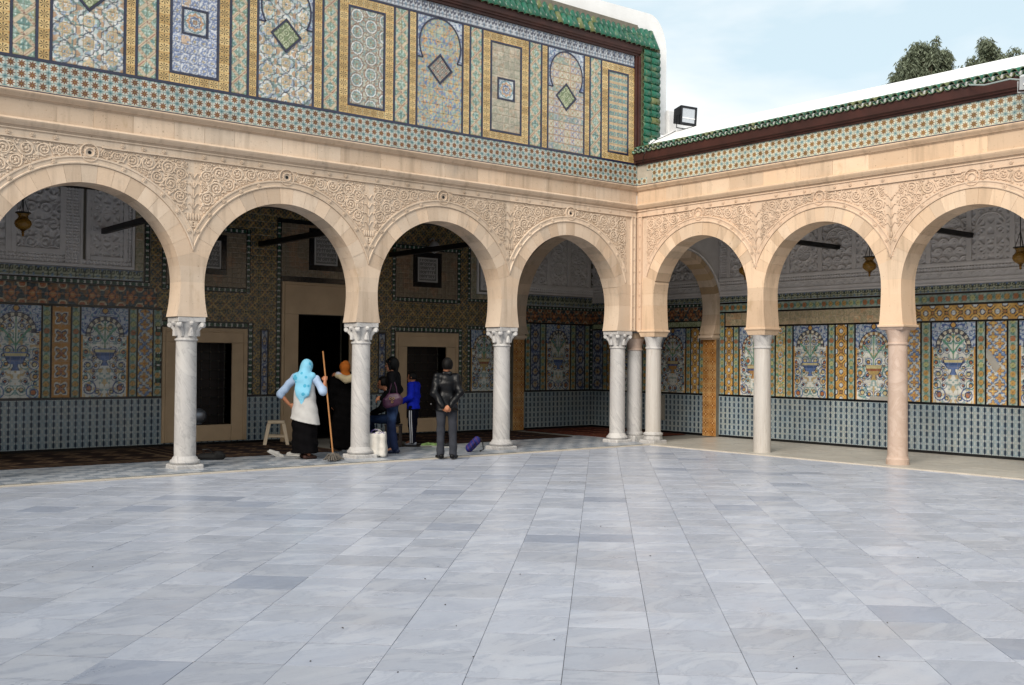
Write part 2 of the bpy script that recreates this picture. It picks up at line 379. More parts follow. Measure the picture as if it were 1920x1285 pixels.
def mat_greenroof():
    m = Mat('green_glazed_roof', .22, .5); r = m.rnd()
    c = m.mix(r, lin('#0b4633'), lin('#145f48')); odd = m.math('GREATER_THAN', m.math('FRACT', r * 31.7), .87); c = m.mix(m.math('MULTIPLY', odd, .75), c, lin('#6b6b3a'))
    n = m.noise(6, 5, .65); c = m.mix(m.math('MULTIPLY', m.ramp(n, .54, .70), .6), c, lin('#7d8260')); lm = m.noise(23, 4, .7); c = m.mix(m.math('MULTIPLY', m.ramp(lm, .64, .72), .55), c, lin('#a9aa98')); m.color(c)
    m.set('Roughness', m.ramp(n, .3, .7, .15, .55)); return m.mat
M_green = mat_greenroof()
M_tileend = simple('terracotta_edge', '#5f6247', .7, .25, 9, .2)
# ------------------------------------------------------------------ the two arcades
NF = Fr((0, 0, 0), (1, 0, 0), (0, -1, 0))       # north arcade front, a = x
EF = Fr((0, 0, 0), (0, 1, 0), (-1, 0, 0))       # east arcade front, a = y
D1, D2 = 4.09, 2.657
NBF = Fr((0, D1, 0), (1, 0, 0), (0, -1, 0))     # back wall of the north gallery
EBF = Fr((D2, 0, 0), (0, 1, 0), (-1, 0, 0))     # back wall of the east gallery
TH = .42
N_COLS = [-.32, -3.365, -6.41, -9.455, -12.5, -15.545]
E_COLS = [-.295, -3.03, -5.765, -8.5, -11.235]
ZS = 2.285

GP = dict(N=dict(F=NF, R=1.34, Ro=1.59, zc=2.78, hs=1.285, stone=M_stone, carve=M_carve), E=dict(F=EF, R=1.188, Ro=1.435, zc=2.935, hs=1.15, stone=M_stone_e, carve=M_carve_e))
def intrados(g, half, z):
    """half width of the opening at height z below the arch centre"""
    k = (g['zc'] - z) / (g['zc'] - ZS); return g['R'] - (g['R'] - g['hs']) * k * k

arcN = thing('arcade_wall', 'pale limestone arcade of four arches with carved spandrels below the tiled upper wall', 'arcade')
arcE = thing('arcade_wall', 'warmer sunlit limestone arcade of three arches below the white roof', 'arcade')
ARC = dict(N=arcN, E=arcE)

def build_bays(key, cols):
    g = GP[key]; F = g['F']; par = ARC[key]; R_, Ro, zc = g['R'], g['Ro'], g['zc']; half = abs(cols[0] - cols[1]) / 2
    t0 = math.acos(half / Ro); nv = 17; dt = (PI - 2 * t0) / nv
    vm = []
    for k in range(3):                                           # three slightly different voussoirs
        poly = [(R_ * math.cos(PI / 2 + a), R_ * math.sin(PI / 2 + a)) for a in np.linspace(-dt / 2, dt / 2, 5)] + [(Ro * math.cos(PI / 2 + a), Ro * math.sin(PI / 2 + a)) for a in np.linspace(dt / 2, -dt / 2, 4)]
        sq = .986; poly = [(R_ * math.cos(PI / 2 + a), R_ * math.sin(PI / 2 + a)) for a in np.linspace(-dt * sq / 2, dt * sq / 2, 5)] + [(Ro * math.cos(PI / 2 + a), Ro * math.sin(PI / 2 + a)) for a in np.linspace(dt * sq / 2, -dt * sq / 2, 4)]
        b = MB(); L0 = Fr((0, 0, 0), F.ex, F.n); b.prism(L0, poly, -TH, .002 * (k - 1), 0, True); vm.append(b.mesh('voussoir', g['stone']))
    # spandrel field of one bay: from V to V over the arch
    arc = [(Ro * math.cos(t), zc + Ro * math.sin(t)) for t in np.linspace(PI - t0, t0, 40)]
    b = MB(); b.prism(Fr((0, 0, 0), F.ex, F.n), arc + [(half, 4.80), (-half, 4.80)], -TH, -.012, 0, True); sm = b.mesh('spandrel', g['carve'])
    rg_ = [(math.cos(t), math.sin(t)) for t in np.linspace(t0, PI - t0, 60)]; b = MB(); b.prism(Fr((0, 0, 0), F.ex, F.n), [((R_ + .005) * x, zc + (R_ + .005) * y) for x, y in rg_] + [((Ro - .003) * x, zc + (Ro - .003) * y) for x, y in rg_[::-1]], -TH + .004, -.007, 0, True); mortar = b.mesh('mortar', M_joint)
    # pier stones over a column, between two arches
    def side(z, s): return (half - intrados(g, half, z)) * s
    zt = zc + R_ * math.sin(t0); xt = half - R_ * math.cos(t0); zv = zc + Ro * math.sin(t0)
    z1, z2 = 2.80, 3.04
    def xs(z): return half - (intrados(g, half, z) if z < zc else math.sqrt(R_ * R_ - (z - zc) ** 2))
    pm = []
    for za, zb, top in ((ZS, z1, False), (z1, z2, False), (z2, zt, True)):
        zz = np.linspace(za, zb, 6); poly = [(xs(z), z) for z in zz] + ([(0, zv)] if top else []) + [(-xs(z), z) for z in zz[::-1]]
        b = MB(); b.prism(Fr((0, 0, 0), F.ex, F.n), poly, -TH, .001 if top else .003, 0, True); pm.append(b.mesh('pier_stone', g['stone']))
    # archivolt moulding with little rosettes
    b = MB(); L0 = Fr((0, 0, 0), F.ex, F.n)
    prof = [(0.004, -.02), (.006, .016), (.024, .019), (.034, .004), (.086, .004), (.096, .017), (.116, .016), (.122, -.02)]
    nt_ = 48; vs = []; fs = []
    for o, d in prof:
        r = Ro + o; th = math.acos(min(1, (half - .002) / r))
        for t in np.linspace(th, PI - th, nt_): vs.append(L0.p(r * math.cos(t), zc + r * math.sin(t), d))
    for i in range(len(prof) - 1):
        for j in range(nt_ - 1):
            f = (i * nt_ + j, i * nt_ + j + 1, (i + 1) * nt_ + j + 1, (i + 1) * nt_ + j); fs.append(f[::-1] if F.flip else f)
    b.add(vs, fs)
    def rosette(a, z, d=.012, r=.034):
        for q in range(6):
            t = q * PI / 3; c = L0.p(a + r * .6 * math.cos(t), z + r * .6 * math.sin(t), d)
            rr = np.abs(L0.ex) * r * .42 + np.abs(L0.ez) * r * .42 + np.abs(L0.n) * .009; b.ball(c, tuple(rr), 6)
        b.ball(L0.p(a, z, d + .006), tuple(np.abs(L0.ex) * r * .3 + np.abs(L0.ez) * r * .3 + np.abs(L0.n) * .016), 6)
    th = math.acos(half / (Ro + .06)); n = int((PI - 2 * th) * Ro / .31)
    for k in range(n): 
        t = th + (PI - 2 * th) * (k + .5) / n
        if abs(t - PI / 2) > .12: rosette((Ro + .06) * math.cos(t), zc + (Ro + .06) * math.sin(t))
    # rosette band above the spandrels, and the knot over the apex
    for za, zb, d in ((4.628, 4.644, .017), (4.742, 4.762, .02)):
        for a0, a1 in ((-half, -.17), (.17, half)) if za < 4.7 else ((-half, half),): b.fbox(L0, a0, a1, za, zb, -.02, d)
    b.fbox(L0, -half, half, 4.644, 4.742, -.02, .002)
    for k in range(int(2 * half / .305)): 
        a = -half + .15 + k * .305
        if abs(a) > .2: rosette(a, 4.692, .012)
    kz = 4.545
    for r0, r1, d in ((.052, .07, .022), (.115, .135, .017)):
        pts = []; vs = []; fs = []; k = 28
        for j in range(k):
            t = 2 * PI * j / k
            for r, dd in ((r0, -.01), (r0 + .004, d), (r1 - .004, d), (r1, -.01)): vs.append(L0.p(r * math.cos(t), kz + r * math.sin(t), dd))
        for j in range(k):
            for q in range(3): f = (j * 4 + q, ((j + 1) % k) * 4 + q, ((j + 1) % k) * 4 + q + 1, j * 4 + q + 1); fs.append(f if F.flip else f[::-1])
        b.add(vs, fs)
    for t in (.8, 2.35, 3.9, 5.5): rosette(.093 * math.cos(t), kz + .093 * math.sin(t), .0, .02)
    mm = b.mesh('moulding', g['carve'])
    b = MB(); b.fbox(L0, -.075, .075, kz - .075, kz + .075, -.02, .004); hm = b.mesh('knot_plate', g['carve'])
    b = MB(); ring = [(.026 * math.cos(t), kz + .026 * math.sin(t)) for t in np.linspace(0, 2 * PI, 15)[:-1]]; b.prism(L0, ring, 0, .0075); hole = b.mesh('dark_hole_disc', M_dark)  # raised dark disc whose colour gives the shade of a hole
    cm = carving(key, half)
    rv = random.Random(3)
    def at(m, nm, a, z, rot=0, kd=None):
        loc = F.p(a, z, 0); rt = (0, -rot, 0) if key == 'N' else (rot, 0, 0)
        o = inst(nm, m, par, loc, rt)
        if nm == 'carving': o.scale = (1, .52, 1) if key == 'N' else (.52, 1, 1)
        if kd: o['kind'] = kd
        return o
    for i in range(len(cols) - 1):
        c = (cols[i] + cols[i + 1]) / 2
        for k in range(nv):
            th = t0 + (k + .5) * dt - PI / 2
            at(rv.choice(vm), 'voussoir', c, zc, th)
        at(sm, 'spandrel', c, 0); at(mortar, 'mortar', c, 0); at(mm, 'moulding', c, 0); at(hm, 'knot_plate', c, 0)
        if not (key == 'E'): at(hole, 'dark_hole_disc', c, 0)
        for s in (0, 1): at(cm[s], 'carving', cols[i + s], 0, kd='stuff') if not (i == 0 and s == 0) else at(cm[2], 'carving', cols[0], 0, kd='stuff')
    for i, c in enumerate(cols):
        if i == 0: continue
        for m in pm: at(m, 'pier_stone', c, 0)
    # corner pier: half a pier stone towards the opening, plain stone towards the corner
    c = cols[0]; b = MB()
    for za, zb in ((ZS, z1), (z1, z2), (z2, zv)):
        zz = np.linspace(za, zb, 6); b = MB()
        poly = [(-xs(min(z, zt)) + c if z <= zt else c - half + math.sqrt(max(Ro * Ro - (z - zc) ** 2, 0)) , z) for z in zz[::-1]]
        poly = [(c - xs(z) if z <= zt else c - max(0, (zv - z) / (zv - zt)) * xt, z) for z in zz[::-1]] + [(-.004, za), (-.004, zb)]
        b.prism(F, poly, -TH, .001, 0, True); b.obj('pier_stone', g['stone'], par, bevel=.004)
    b = MB(); a0 = c - .005
    b.fbox(F, a0, -.004, zv - .02, 4.80, -TH, -.012); b.obj('spandrel', g['carve'], par)
    b = MB(); b.box(-.0045, TH, -.0045, TH, ZS + .02, 4.80); (b.obj('corner_stone', g['stone'], par) if key == 'N' else None)
    b = MB(); L0 = F
    for za, zb, d in ((4.628, 4.646, .028), (4.738, 4.762, .03)): b.fbox(F, c, -.03, za, zb, -.02, d)
    b.fbox(F, c, -.03, 4.646, 4.738, -.02, .006)
    for a0, a1, d in ((-.075, -.055, .03), (-.165, -.145, .03), (-.145, -.075, .012)): b.fbox(F, a0, a1, 2.30, 4.628, -.02, d)
    rr = [rosette(-.11, 2.55 + .24 * k, .016, .024) for k in range(9)]
    b.obj('moulding', g['carve'], par)

def carving(key, half):
    """Scrollwork for one spandrel half (plus its mirror): spirals packed between arch moulding, band and column axis."""
    g = GP[key]; F = Fr((0, 0, 0), GP[key]['F'].ex, GP[key]['F'].n); Rm = g['Ro'] + .128; zc = g['zc']; top = 4.618
    out = []
    def pack(u0, seed):
        rv = np.random.default_rng(seed); C = []
        U, Z = np.meshgrid(np.arange(u0, half - .1, .012), np.arange(3.3, top, .012)); U = U.ravel(); Z = Z.ravel()
        base = np.minimum(np.minimum(np.hypot(U - half, Z - zc) - Rm, top - Z), U - u0 + .0)
        lim = .112
        while len(C) < 90:
            rad = np.minimum(base, lim); i = np.argmax(rad + rv.random(len(rad)) * .012 + (rad > .04) * Z * .004)
            if rad[i] < .012: break
            C.append((U[i], Z[i], rad[i])); base = np.minimum(base, np.hypot(U - U[i], Z - Z[i]) - rad[i])
            if rad[i] < .03: lim = .03
        return C
    def draw(b, C, s, seed):
        rv = random.Random(seed)
        ax = np.abs(F.ex); an = np.abs(F.n); az = np.abs(F.ez)
        for (u, z, r) in C:
            if r > .034:
                hand = 1 if rv.random() < .5 else -1; ph = rv.random() * 6.28; n = 24; pts = []
                for k in range(n):
                    t = k / (n - 1); rho = r * (.92 - .62 * t); a = ph + hand * t * 2 * PI * 1.55
                    pts.append(F.p(s * (u + rho * math.cos(a)), z + rho * math.sin(a), .006 * t - .006))
                b.tube(pts, [max(.006, r * .115) * (1 - .3 * k / n) for k in range(n)], 5)
                b.ball(F.p(s * u, z, .002), tuple(ax * r * .22 + az * r * .22 + an * .012), 6)
                for q in range(5):                                # leaves inside the scroll
                    a = ph + q * 1.256; c = F.p(s * (u + r * .42 * math.cos(a)), z + r * .42 * math.sin(a), 0); b.ball(c, tuple(ax * r * .15 + az * r * .15 + an * .008), 5)
            else:
                rr = r * .95; b.ball(F.p(s * u, z, -.012), tuple(ax * rr * rv.uniform(.5, 1.0) + az * rr * rv.uniform(.5, 1.0) + an * .02), 6)
    def vines(b, C, s):
        big = [q for q in C if q[2] > .034]; big.sort(key=lambda q: -q[2])
        for i, (u, z, r) in enumerate(big[1:], 1):
            o = min(big[:i], key=lambda q: math.hypot(q[0] - u, q[1] - z) - q[2]); dx, dz = o[0] - u, o[1] - z; L_ = math.hypot(dx, dz); dx, dz = dx / L_, dz / L_; nx_, nz2 = -dz, dx; k = .6 * r
            p = [(u + nx_ * r * .9, z + nz2 * r * .9), (u + nx_ * k + dx * L_ * .45, z + nz2 * k + dz * L_ * .45), (o[0] - nx_ * o[2] * .5 - dx * o[2] * .75, o[1] - nz2 * o[2] * .5 - dz * o[2] * .75), (o[0] - nx_ * o[2] * .9, o[1] - nz2 * o[2] * .9)]
            b.tube([F.p(s * q[0], q[1], -.006) for q in p], [.011, .012, .012, .008], 5)
            for q in range(4):
                a = 6.28 * q / 4 + i * 1.3; uu, zz = u + r * 1.12 * math.cos(a), z + r * 1.12 * math.sin(a)
                if math.hypot(uu - half, zz - zc) < Rm or zz > top or uu < 0: continue
                b.tube([F.p(s * (u + r * .9 * math.cos(a)), z + r * .9 * math.sin(a), -.008), F.p(s * (u + r * 1.1 * math.cos(a + .25)), z + r * 1.1 * math.sin(a + .25), -.005), F.p(s * (u + r * 1.22 * math.cos(a + .6)), z + r * 1.22 * math.sin(a + .6), -.01)], [.013, .015, .003], 5)
    def vase(b):
        for z0, z1, wd in ((3.42, 3.44, .05), (3.50, 3.52, .075), (3.62, 3.64, .10), (3.70, 3.715, .115)): b.fbox(F, -wd, wd, z0, z1, -.015, .004)
        for z0, r in ((3.47, .035), (3.57, .055), (3.67, .06)):
            for s in (-1, 1): b.ball(F.p(s * r * .7, z0, 0), tuple(np.abs(F.ex) * r * .7 + np.abs(F.ez) * .04 + np.abs(F.n) * .008), 8)
        for k in range(5): b.ball(F.p((k - 2) * .042, 3.78, 0), tuple(np.abs(F.ex) * .02 + np.abs(F.ez) * .055 + np.abs(F.n) * .01), 8)
        b.fbox(F, -.009, .009, 3.83, 4.3, -.012, .0)
        for k in range(4):
            for s in (-1, 1): b.tube([F.p(0, 3.9 + .15 * k, -.006), F.p(s * .05, 3.98 + .15 * k, -.004), F.p(s * .09, 3.97 + .15 * k, -.008)], [.014, .012, .004], 5)
    C = pack(.10, 5)
    res = []
    for s in (1, -1):            # towards the next arch on the +a side / -a side of the column
        b = MB(); draw(b, C, -s, 11); vines(b, C, -s)
        if s == 1: vase(b)
        res.append(b)
    # vase goes with one of the two halves only
    bc = MB(); cc = pack(-.02, 8); draw(bc, cc, -1, 12); vines(bc, cc, -1)
    # cols run towards -a, so bay i lies on the -a side of cols[i] and on the +a side of cols[i+1]
    mats = g['carve']
    return [res[0].mesh('carving', mats, 2), res[1].mesh('carving', mats, 2), bc.mesh('carving', mats, 2)]

build_bays('N', N_COLS); build_bays('E', E_COLS)

# cornices, plain block frieze
LOWP = [(4.762, .006), (4.775, .018), (4.788, .022), (4.792, .048), (4.806, .055), (4.83, .078), (4.862, .086), (4.88, .074), (4.893, .05), (4.899, .0)]
UPP = [(5.148, .0), (5.152, .026), (5.168, .032), (5.172, .052), (5.19, .060), (5.212, .088), (5.24, .098), (5.258, .092), (5.262, .0)]
for key, a0, m0 in (('N', -16.2, 0), ('E', -12.0, 0)):
    F = GP[key]['F']; par = ARC[key]; st = GP[key]['stone']
    for P_ in (LOWP, UPP):
        b = MB(); b.extr(F, a0, 0, P_, 0, 0, -1); b.obj('cornice', st, par, smooth=True)
    rv = random.Random(21 if key == 'N' else 22); a = -.02
    while a > a0:
        wd = rv.uniform(.42, .82); b = MB(); e = max(a - wd, a0)
        b.fbox(F, e + .0025, a - .0025, 4.888, 5.156, -TH, .016 + rv.uniform(-.003, .003)); b.obj('stone_block', st, par, bevel=.004); a = e
    b = MB(); b.fbox(F, a0, -.012, 4.80, 5.30, -TH + .01, .008); b.obj('wall_core', M_joint, par)

# the other two wings that close the court, behind and left of the camera
for nm, q in (('south_wing', (-21.5, 3, -23.5, -20.5)), ('west_wing', (-24.5, -21.5, -23.5, 4.5))):
    b = MB(); b.box(q[0], q[1], q[2], q[3], -.2, 5.7); b.box(q[0] - .1, q[1] + .1, q[2] - .1, q[3] + .1, 5.7, 6.0); o = b.obj('wall', M_stone, bevel=.03); o['kind'] = 'structure'
# ------------------------------------------------------------------ columns
def column(cat_label, x, y, kind, mat, rot=0, base=True):
    t = thing('marble_column', cat_label, 'column', (x, y, 0), rot, 'columns of the arcades')
    rs = .155
    if kind == 'N':
        b = MB(); b.box(-.215, .215, -.215, .215, -.02, .075); b.obj('plinth', M_shaft, t, bevel=.02)
        b = MB(); b.lathe([(.19, .07), (.212, .085), (.222, .11), (.214, .135), (.19, .15), (.182, .17), (.17, .185), (rs + .004, .20)], k=32); b.obj('base', M_shaft, t, smooth=True)
        z0, z1 = .20, 1.93
    elif kind == 'E1':
        b = MB(); b.box(-.2, .2, -.2, .2, -.02, .07); b.lathe([(.2, .07), (.185, .16)], k=8); b.obj('plinth', M_shaft, t, bevel=.015)
        b = MB(); b.lathe([(.18, .155), (.2, .175), (.2, .205), (.17, .22), (rs, .235)], k=32); b.obj('base', M_shaft, t, smooth=True); z0, z1 = .23, 1.93
    elif kind == 'corner':
        b = MB(); b.box(-.2, .2, -.2, .2, -.02, .13); b.obj('plinth', M_shaft, t, bevel=.015)
        b = MB(); b.lathe([(.17, .128), (.19, .15), (.185, .19), (.16, .21), (rs, .22)], k=32); b.obj('base', M_shaft, t, smooth=True); z0, z1 = .215, 1.90
    elif kind == 'E7':
        b = MB(); b.lathe([(.182, -.02), (.182, .10), (.17, .115), (.167, .15)], k=32); b.obj('base', mat, t, smooth=True); z0, z1 = .15, 1.98
    else: z0, z1 = -.02, 1.93
    b = MB(); k = 20; r0 = rs * 1.03
    b.lathe([(r0 * (1 - .055 * (i / k) ** 1.6), z0 + (z1 - z0) * i / k) for i in range(k + 1)], k=36); b.obj('shaft', mat, t, smooth=True)
    if kind in ('N',):
        b = MB(); b.lathe([(.15, 1.925), (.168, 1.93), (.172, 1.945), (.165, 1.96), (.15, 1.965), (.152, 2.0), (.16, 2.07), (.178, 2.13), (.20, 2.18), (.208, 2.205), (.17, 2.215)], k=32)
        for sx in (-1, 1):
            for sy in (-1, 1):                                     # corner volutes
                c = Vector((sx * .178, sy * .178, 2.165)); tdir = Vector((sx, -sy, 0)).normalized()
                b.tube([c - tdir * .04, c - tdir * .02, c + tdir * .02, c + tdir * .04], [.034, .046, .046, .034], 10)
                b.tube([Vector((sx * .105, sy * .105, 2.0)), Vector((sx * .118, sy * .118, 2.08)), Vector((sx * .15, sy * .15, 2.14)), c + Vector((0, 0, .03))], [.03, .035, .04, .035], 6)
        for a in range(4):
            q = a * PI / 2; b.ball((.20 * math.cos(q), .20 * math.sin(q), 2.19), .038, 8)
            b.tube([(.17 * math.cos(q), .17 * math.sin(q), 2.0), (.175 * math.cos(q), .175 * math.sin(q), 2.07), (.195 * math.cos(q), .195 * math.sin(q), 2.12)], [.045, .04, .012], 6)
        b.obj('capital', M_shaft, t, smooth=True)
        b = MB(); e = .212; s_ = .172
        poly = [(-e, -e), (-.06, -s_ - .03), (.06, -s_ - .03), (e, -e), (s_ + .03, -.06), (s_ + .03, .06), (e, e), (.06, s_ + .03), (-.06, s_ + .03), (-e, e), (-s_ - .03, .06), (-s_ - .03, -.06)]
        FF = Fr((0, 0, 0), (1, 0, 0), (0, 0, 1)); 
        vs = [(p[0], p[1], 2.205) for p in poly] + [(p[0], p[1], 2.283) for p in poly]; n = len(poly)
        b.add(vs, [tuple(range(n))[::-1], tuple(range(n, 2 * n))] + [(i, (i + 1) % n, n + (i + 1) % n, n + i) for i in range(n)]); b.obj('abacus', M_shaft, t, bevel=.008)
    else:
        cm = {'E7': M_shaft_pink, 'corner': M_shaft_pink}.get(kind, M_shaft)
        b = MB(); b.lathe([(.148, z1 - .01), (.168, z1), (.168, z1 + .025), (.152, z1 + .035), (.155, z1 + .08), (.17, z1 + .16), (.195, z1 + .225), (.20, z1 + .24)], k=28); b.obj('capital', cm, t, smooth=True)
        b = MB(); zz = z1 + .238; zt = 2.295 if kind != 'corner' else 2.28
        e = .19 if kind != 'corner' else .165; b.hexa([(-e, -e, zz), (e, -e, zz), (e, e, zz), (-e, e, zz)] + [(x_ * (e + .03), y_ * (e + .03), zt - .03) for x_, y_ in ((-1, -1), (1, -1), (1, 1), (-1, 1))])
        b.obj('abacus', M_stone_e if kind != 'E7' else M_shaft_pink, t, bevel=.008)
        if kind != 'corner':
            b = MB(); b.box(-.236, .236, -.238, .238, zt - .03, zt + .012); b.obj('impost', M_stone_e, t, bevel=.008)
    return t
column('grey veined marble column nearest the left edge, beside the left stone window', N_COLS[3], .21, 'N', M_shaft, 0)
column('grey veined marble column right of the woman with the mop', N_COLS[2], .21, 'N', M_shaft, 0)
column('grey veined marble column right of the man in the black leather jacket', N_COLS[1], .21, 'N', M_shaft, 0)
column('white marble column with scrolled capital, leftmost of the three at the corner', N_COLS[0], .21, 'N', M_shaft, 0)
column('slender shaded column with a rose capital between the two corner columns', .23, .26, 'corner', M_shaft, 0)
column('white column with dark vertical streaks, rightmost of the three at the corner', .21, E_COLS[0], 'E1', M_shaft_fl, 0)
column('white streaked column without a base in the sunlit arcade', .21, E_COLS[1], 'E6', M_shaft_fl, 0)
column('rose stone column at the right of the sunlit arcade', .21, E_COLS[2], 'E7', M_shaft_pink, 0)
for c in N_COLS[4:]: column(f'grey veined marble column beyond the left edge, {"first" if c > -13 else "second"} past the frame', c, .21, 'N', M_shaft)
for c in E_COLS[3:]: column(f'rose stone column beyond the right edge, {"first" if c > -9 else "second"} past the frame', .21, c, 'E7', M_shaft_pink)

# ------------------------------------------------------------------ courtyard floor
def struct(name): 
    o = bpy.data.objects.new(name, None); o.empty_display_size = .2; o['kind'] = 'structure'; return link(o)
fl = struct('courtyard_floor')
b = MB(); b.box(-22, -.28, -21, -.62, -.3, -.006); b.obj('floor_bed', simple('floor_joint', '#55565a', .95, .15, 9), fl)
A_ = math.radians(46.0); ca, sa = math.cos(A_), math.sin(A_); SW, SLn = .508, .462
def slab_mesh(w_, l_):
    b = MB(); g = .0058; c = .0012
    x0, x1, y0, y1 = g, w_ - g, .0016, l_ - .0016
    vs = [(x0, y0, -.03), (x1, y0, -.03), (x1, y1, -.03), (x0, y1, -.03), (x0, y0, -c), (x1, y0, -c), (x1, y1, -c), (x0, y1, -c), (x0 + c, y0 + c, 0), (x1 - c, y0 + c, 0), (x1 - c, y1 - c, 0), (x0 + c, y1 - c, 0)]
    fs = [(8, 9, 10, 11)] + [(4 + i, 4 + (i + 1) % 4, 8 + (i + 1) % 4, 8 + i) for i in range(4)] + [(i, (i + 1) % 4, 4 + (i + 1) % 4, 4 + i) for i in range(4)]
    return b.add(vs, fs)
sm_ = slab_mesh(SLn, SW).mesh('slab', M_floor)
camxy = np.array([-15.69451, -15.22257]); fw2 = np.array([.6315, .7752]); rt2 = np.array([.7752, -.6317])
slabs = []
rv = random.Random(5)
for k in range(-48, 48):                                         # strips run along 46 degrees; perpendicular offset p
    p = -.105 + k * SW; s = -34.0 + rv.uniform(-.05, .05) 
    while s < 2:
        x = s * ca - p * sa; y = s * sa + p * ca; ln = SLn * rv.choice((1, 1, 1, 1, .97, 1.03, .93))
        q = np.array([x + .3, y + .3]) - camxy; zf = q @ fw2; lat = q @ rt2
        if x < .1 and y < -.15 and x > -21.4 and y > -20.4: slabs.append((zf if zf > 4.3 and abs(lat) < zf * .53 + .2 else 100 + zf, x, y, ln))
        s += ln
slabs.sort()
far = MB(); far_r = []
for i, (zf, x, y, ln) in enumerate(slabs):
    dz = rv.uniform(-.0012, .0008); tx, ty = rv.gauss(0, .0008), rv.gauss(0, .0008)
    if i < 300: inst('slab', sm_, fl, (x, y, dz), (tx, ty, A_), (ln / SLn, 1, 1))
    else:
        sb = slab_mesh(ln, SW); far.add([(x + vx * ca - vy * sa, y + vx * sa + vy * ca, vz + dz + tx * vy) for vx, vy, vz in sb.v], sb.f); far_r += [rv.random()] * len(sb.f)
o = far.obj('slab', M_floor, fl); stuff(o)
at_ = o.data.attributes.new('rnd', 'FLOAT', 'FACE'); at_.data.foreach_set('value', far_r)

# kerb strips and gallery floors
kb = struct('kerb'); M_kerb = simple('pale_kerb_stone', '#b8b0a4', .8, .1, 4, .2)
rvk = random.Random(9)
for F, a0, a1, d0, d1 in ((NF, -16.2, -.30, .60, .68), (EF, -12, -.68, .22, .30)):
    a = a1
    while a > a0:
        L_ = rvk.uniform(.7, 1.3); b = MB(); b.fbox(F, max(a - L_, a0) + .002, a - .002, -.1, .018 + rvk.uniform(-.002, .002), d0, d1); b.obj('kerb_stone', M_kerb, kb, bevel=.006); a -= L_
gf = struct('gallery_floor')
b = MB(); b.box(-16.2, -.22, -.60, D1, -.2, .004); b.box(-.22, D2, .0, D1, -.2, .0035); b.obj('floor_bed', simple('gallery_bed', '#77756f', .9, .1, 9), gf)
M_chk = [marble('blue_grey_floor_tile', '#868f9b', '#969faa', '#69727f', .3, 2, True, tint=.2), marble('white_floor_tile', '#abb0b7', '#b9bdc3', '#8d939c', .3, 2, True, tint=.12)]
bb = [MB(), MB()]; rr_ = [[], []]; T_ = .205; rvc = random.Random(2)
for i in range(-80, 2):
    for j in range(-3, 10):
        x = i * T_ - .02; y = j * T_; 
        if y > 1.5 and x < -.6 and not -2 < x: continue
        if y < -.6: continue
        k = (i + j) % 2 if rvc.random() > .12 else rvc.randrange(2)
        bb[k].box(x + .0015, x + T_ - .0015, y + .0015, y + T_ - .0015, -.05, .012 + rvc.uniform(-.0006, .0006)); rr_[k] += [rvc.random()] * 6
for k in (0, 1):
    o = bb[k].obj('floor_tile', M_chk[k], gf); stuff(o); o.data.attributes.new('rnd', 'FLOAT', 'FACE').data.foreach_set('value', rr_[k])
b = MB(); rvg = random.Random(4); rg = []
y = -12.0
while y < -.02:
    ly = rvg.uniform(.45, .6); x = -.22
    while x < D2:
        lx = rvg.uniform(.8, 1.3); b.box(x + .0015, min(x + lx, D2) - .0015, y + .0015, min(y + ly, 0) - .0015, -.1, .012 + rvg.uniform(-.0008, .0008)); rg += [rvg.random()] * 6; x += lx
    y += ly
o = b.obj('floor_slab', M_gal, gf); stuff(o); o.data.attributes.new('rnd', 'FLOAT', 'FACE').data.foreach_set('value', rg)
# ------------------------------------------------------------------ painted tile fields (flat glaze print on real tiles)
def _h(ix, iz, s):
    n = (ix.astype(np.int64) * 374761393 + iz.astype(np.int64) * 668265263 + s * 974634777) & 0x7fffffff
    n = ((n ^ (n >> 13)) * 1274126177) & 0x7fffffff
    return ((n ^ (n >> 16)) & 0xffff) / 65535.0
def vn(x, z, f, s=0):
    x = x * f; z = z * f; ix = np.floor(x); iz = np.floor(z); fx = x - ix; fz = z - iz; fx = fx * fx * (3 - 2 * fx); fz = fz * fz * (3 - 2 * fz)
    a, b_, c, d = _h(ix, iz, s), _h(ix + 1, iz, s), _h(ix, iz + 1, s), _h(ix + 1, iz + 1, s)
    return (a * (1 - fx) + b_ * fx) * (1 - fz) + (c * (1 - fx) + d * fx) * fz
def fill(shape, c): return np.ones(shape + (3,)) * lin(c)
def put(col, m, c, k=1.0):
    c = lin(c) if isinstance(c, str) else c
    m = np.clip(m.astype(float) * k, 0, 1)[..., None]; col *= 1 - m; col += m * c; return col
fr = lambda x: x - np.floor(x)
CREAM, WHT, TEAL, GRN, BLU, NAVY, OCH, ORG, PEACH, BRN = '#b9b196', '#c3c4bf', '#4f8583', '#567a58', '#4c639a', '#2c3450', '#b48b3c', '#b3702f', '#bf9f74', '#6d4a2c'

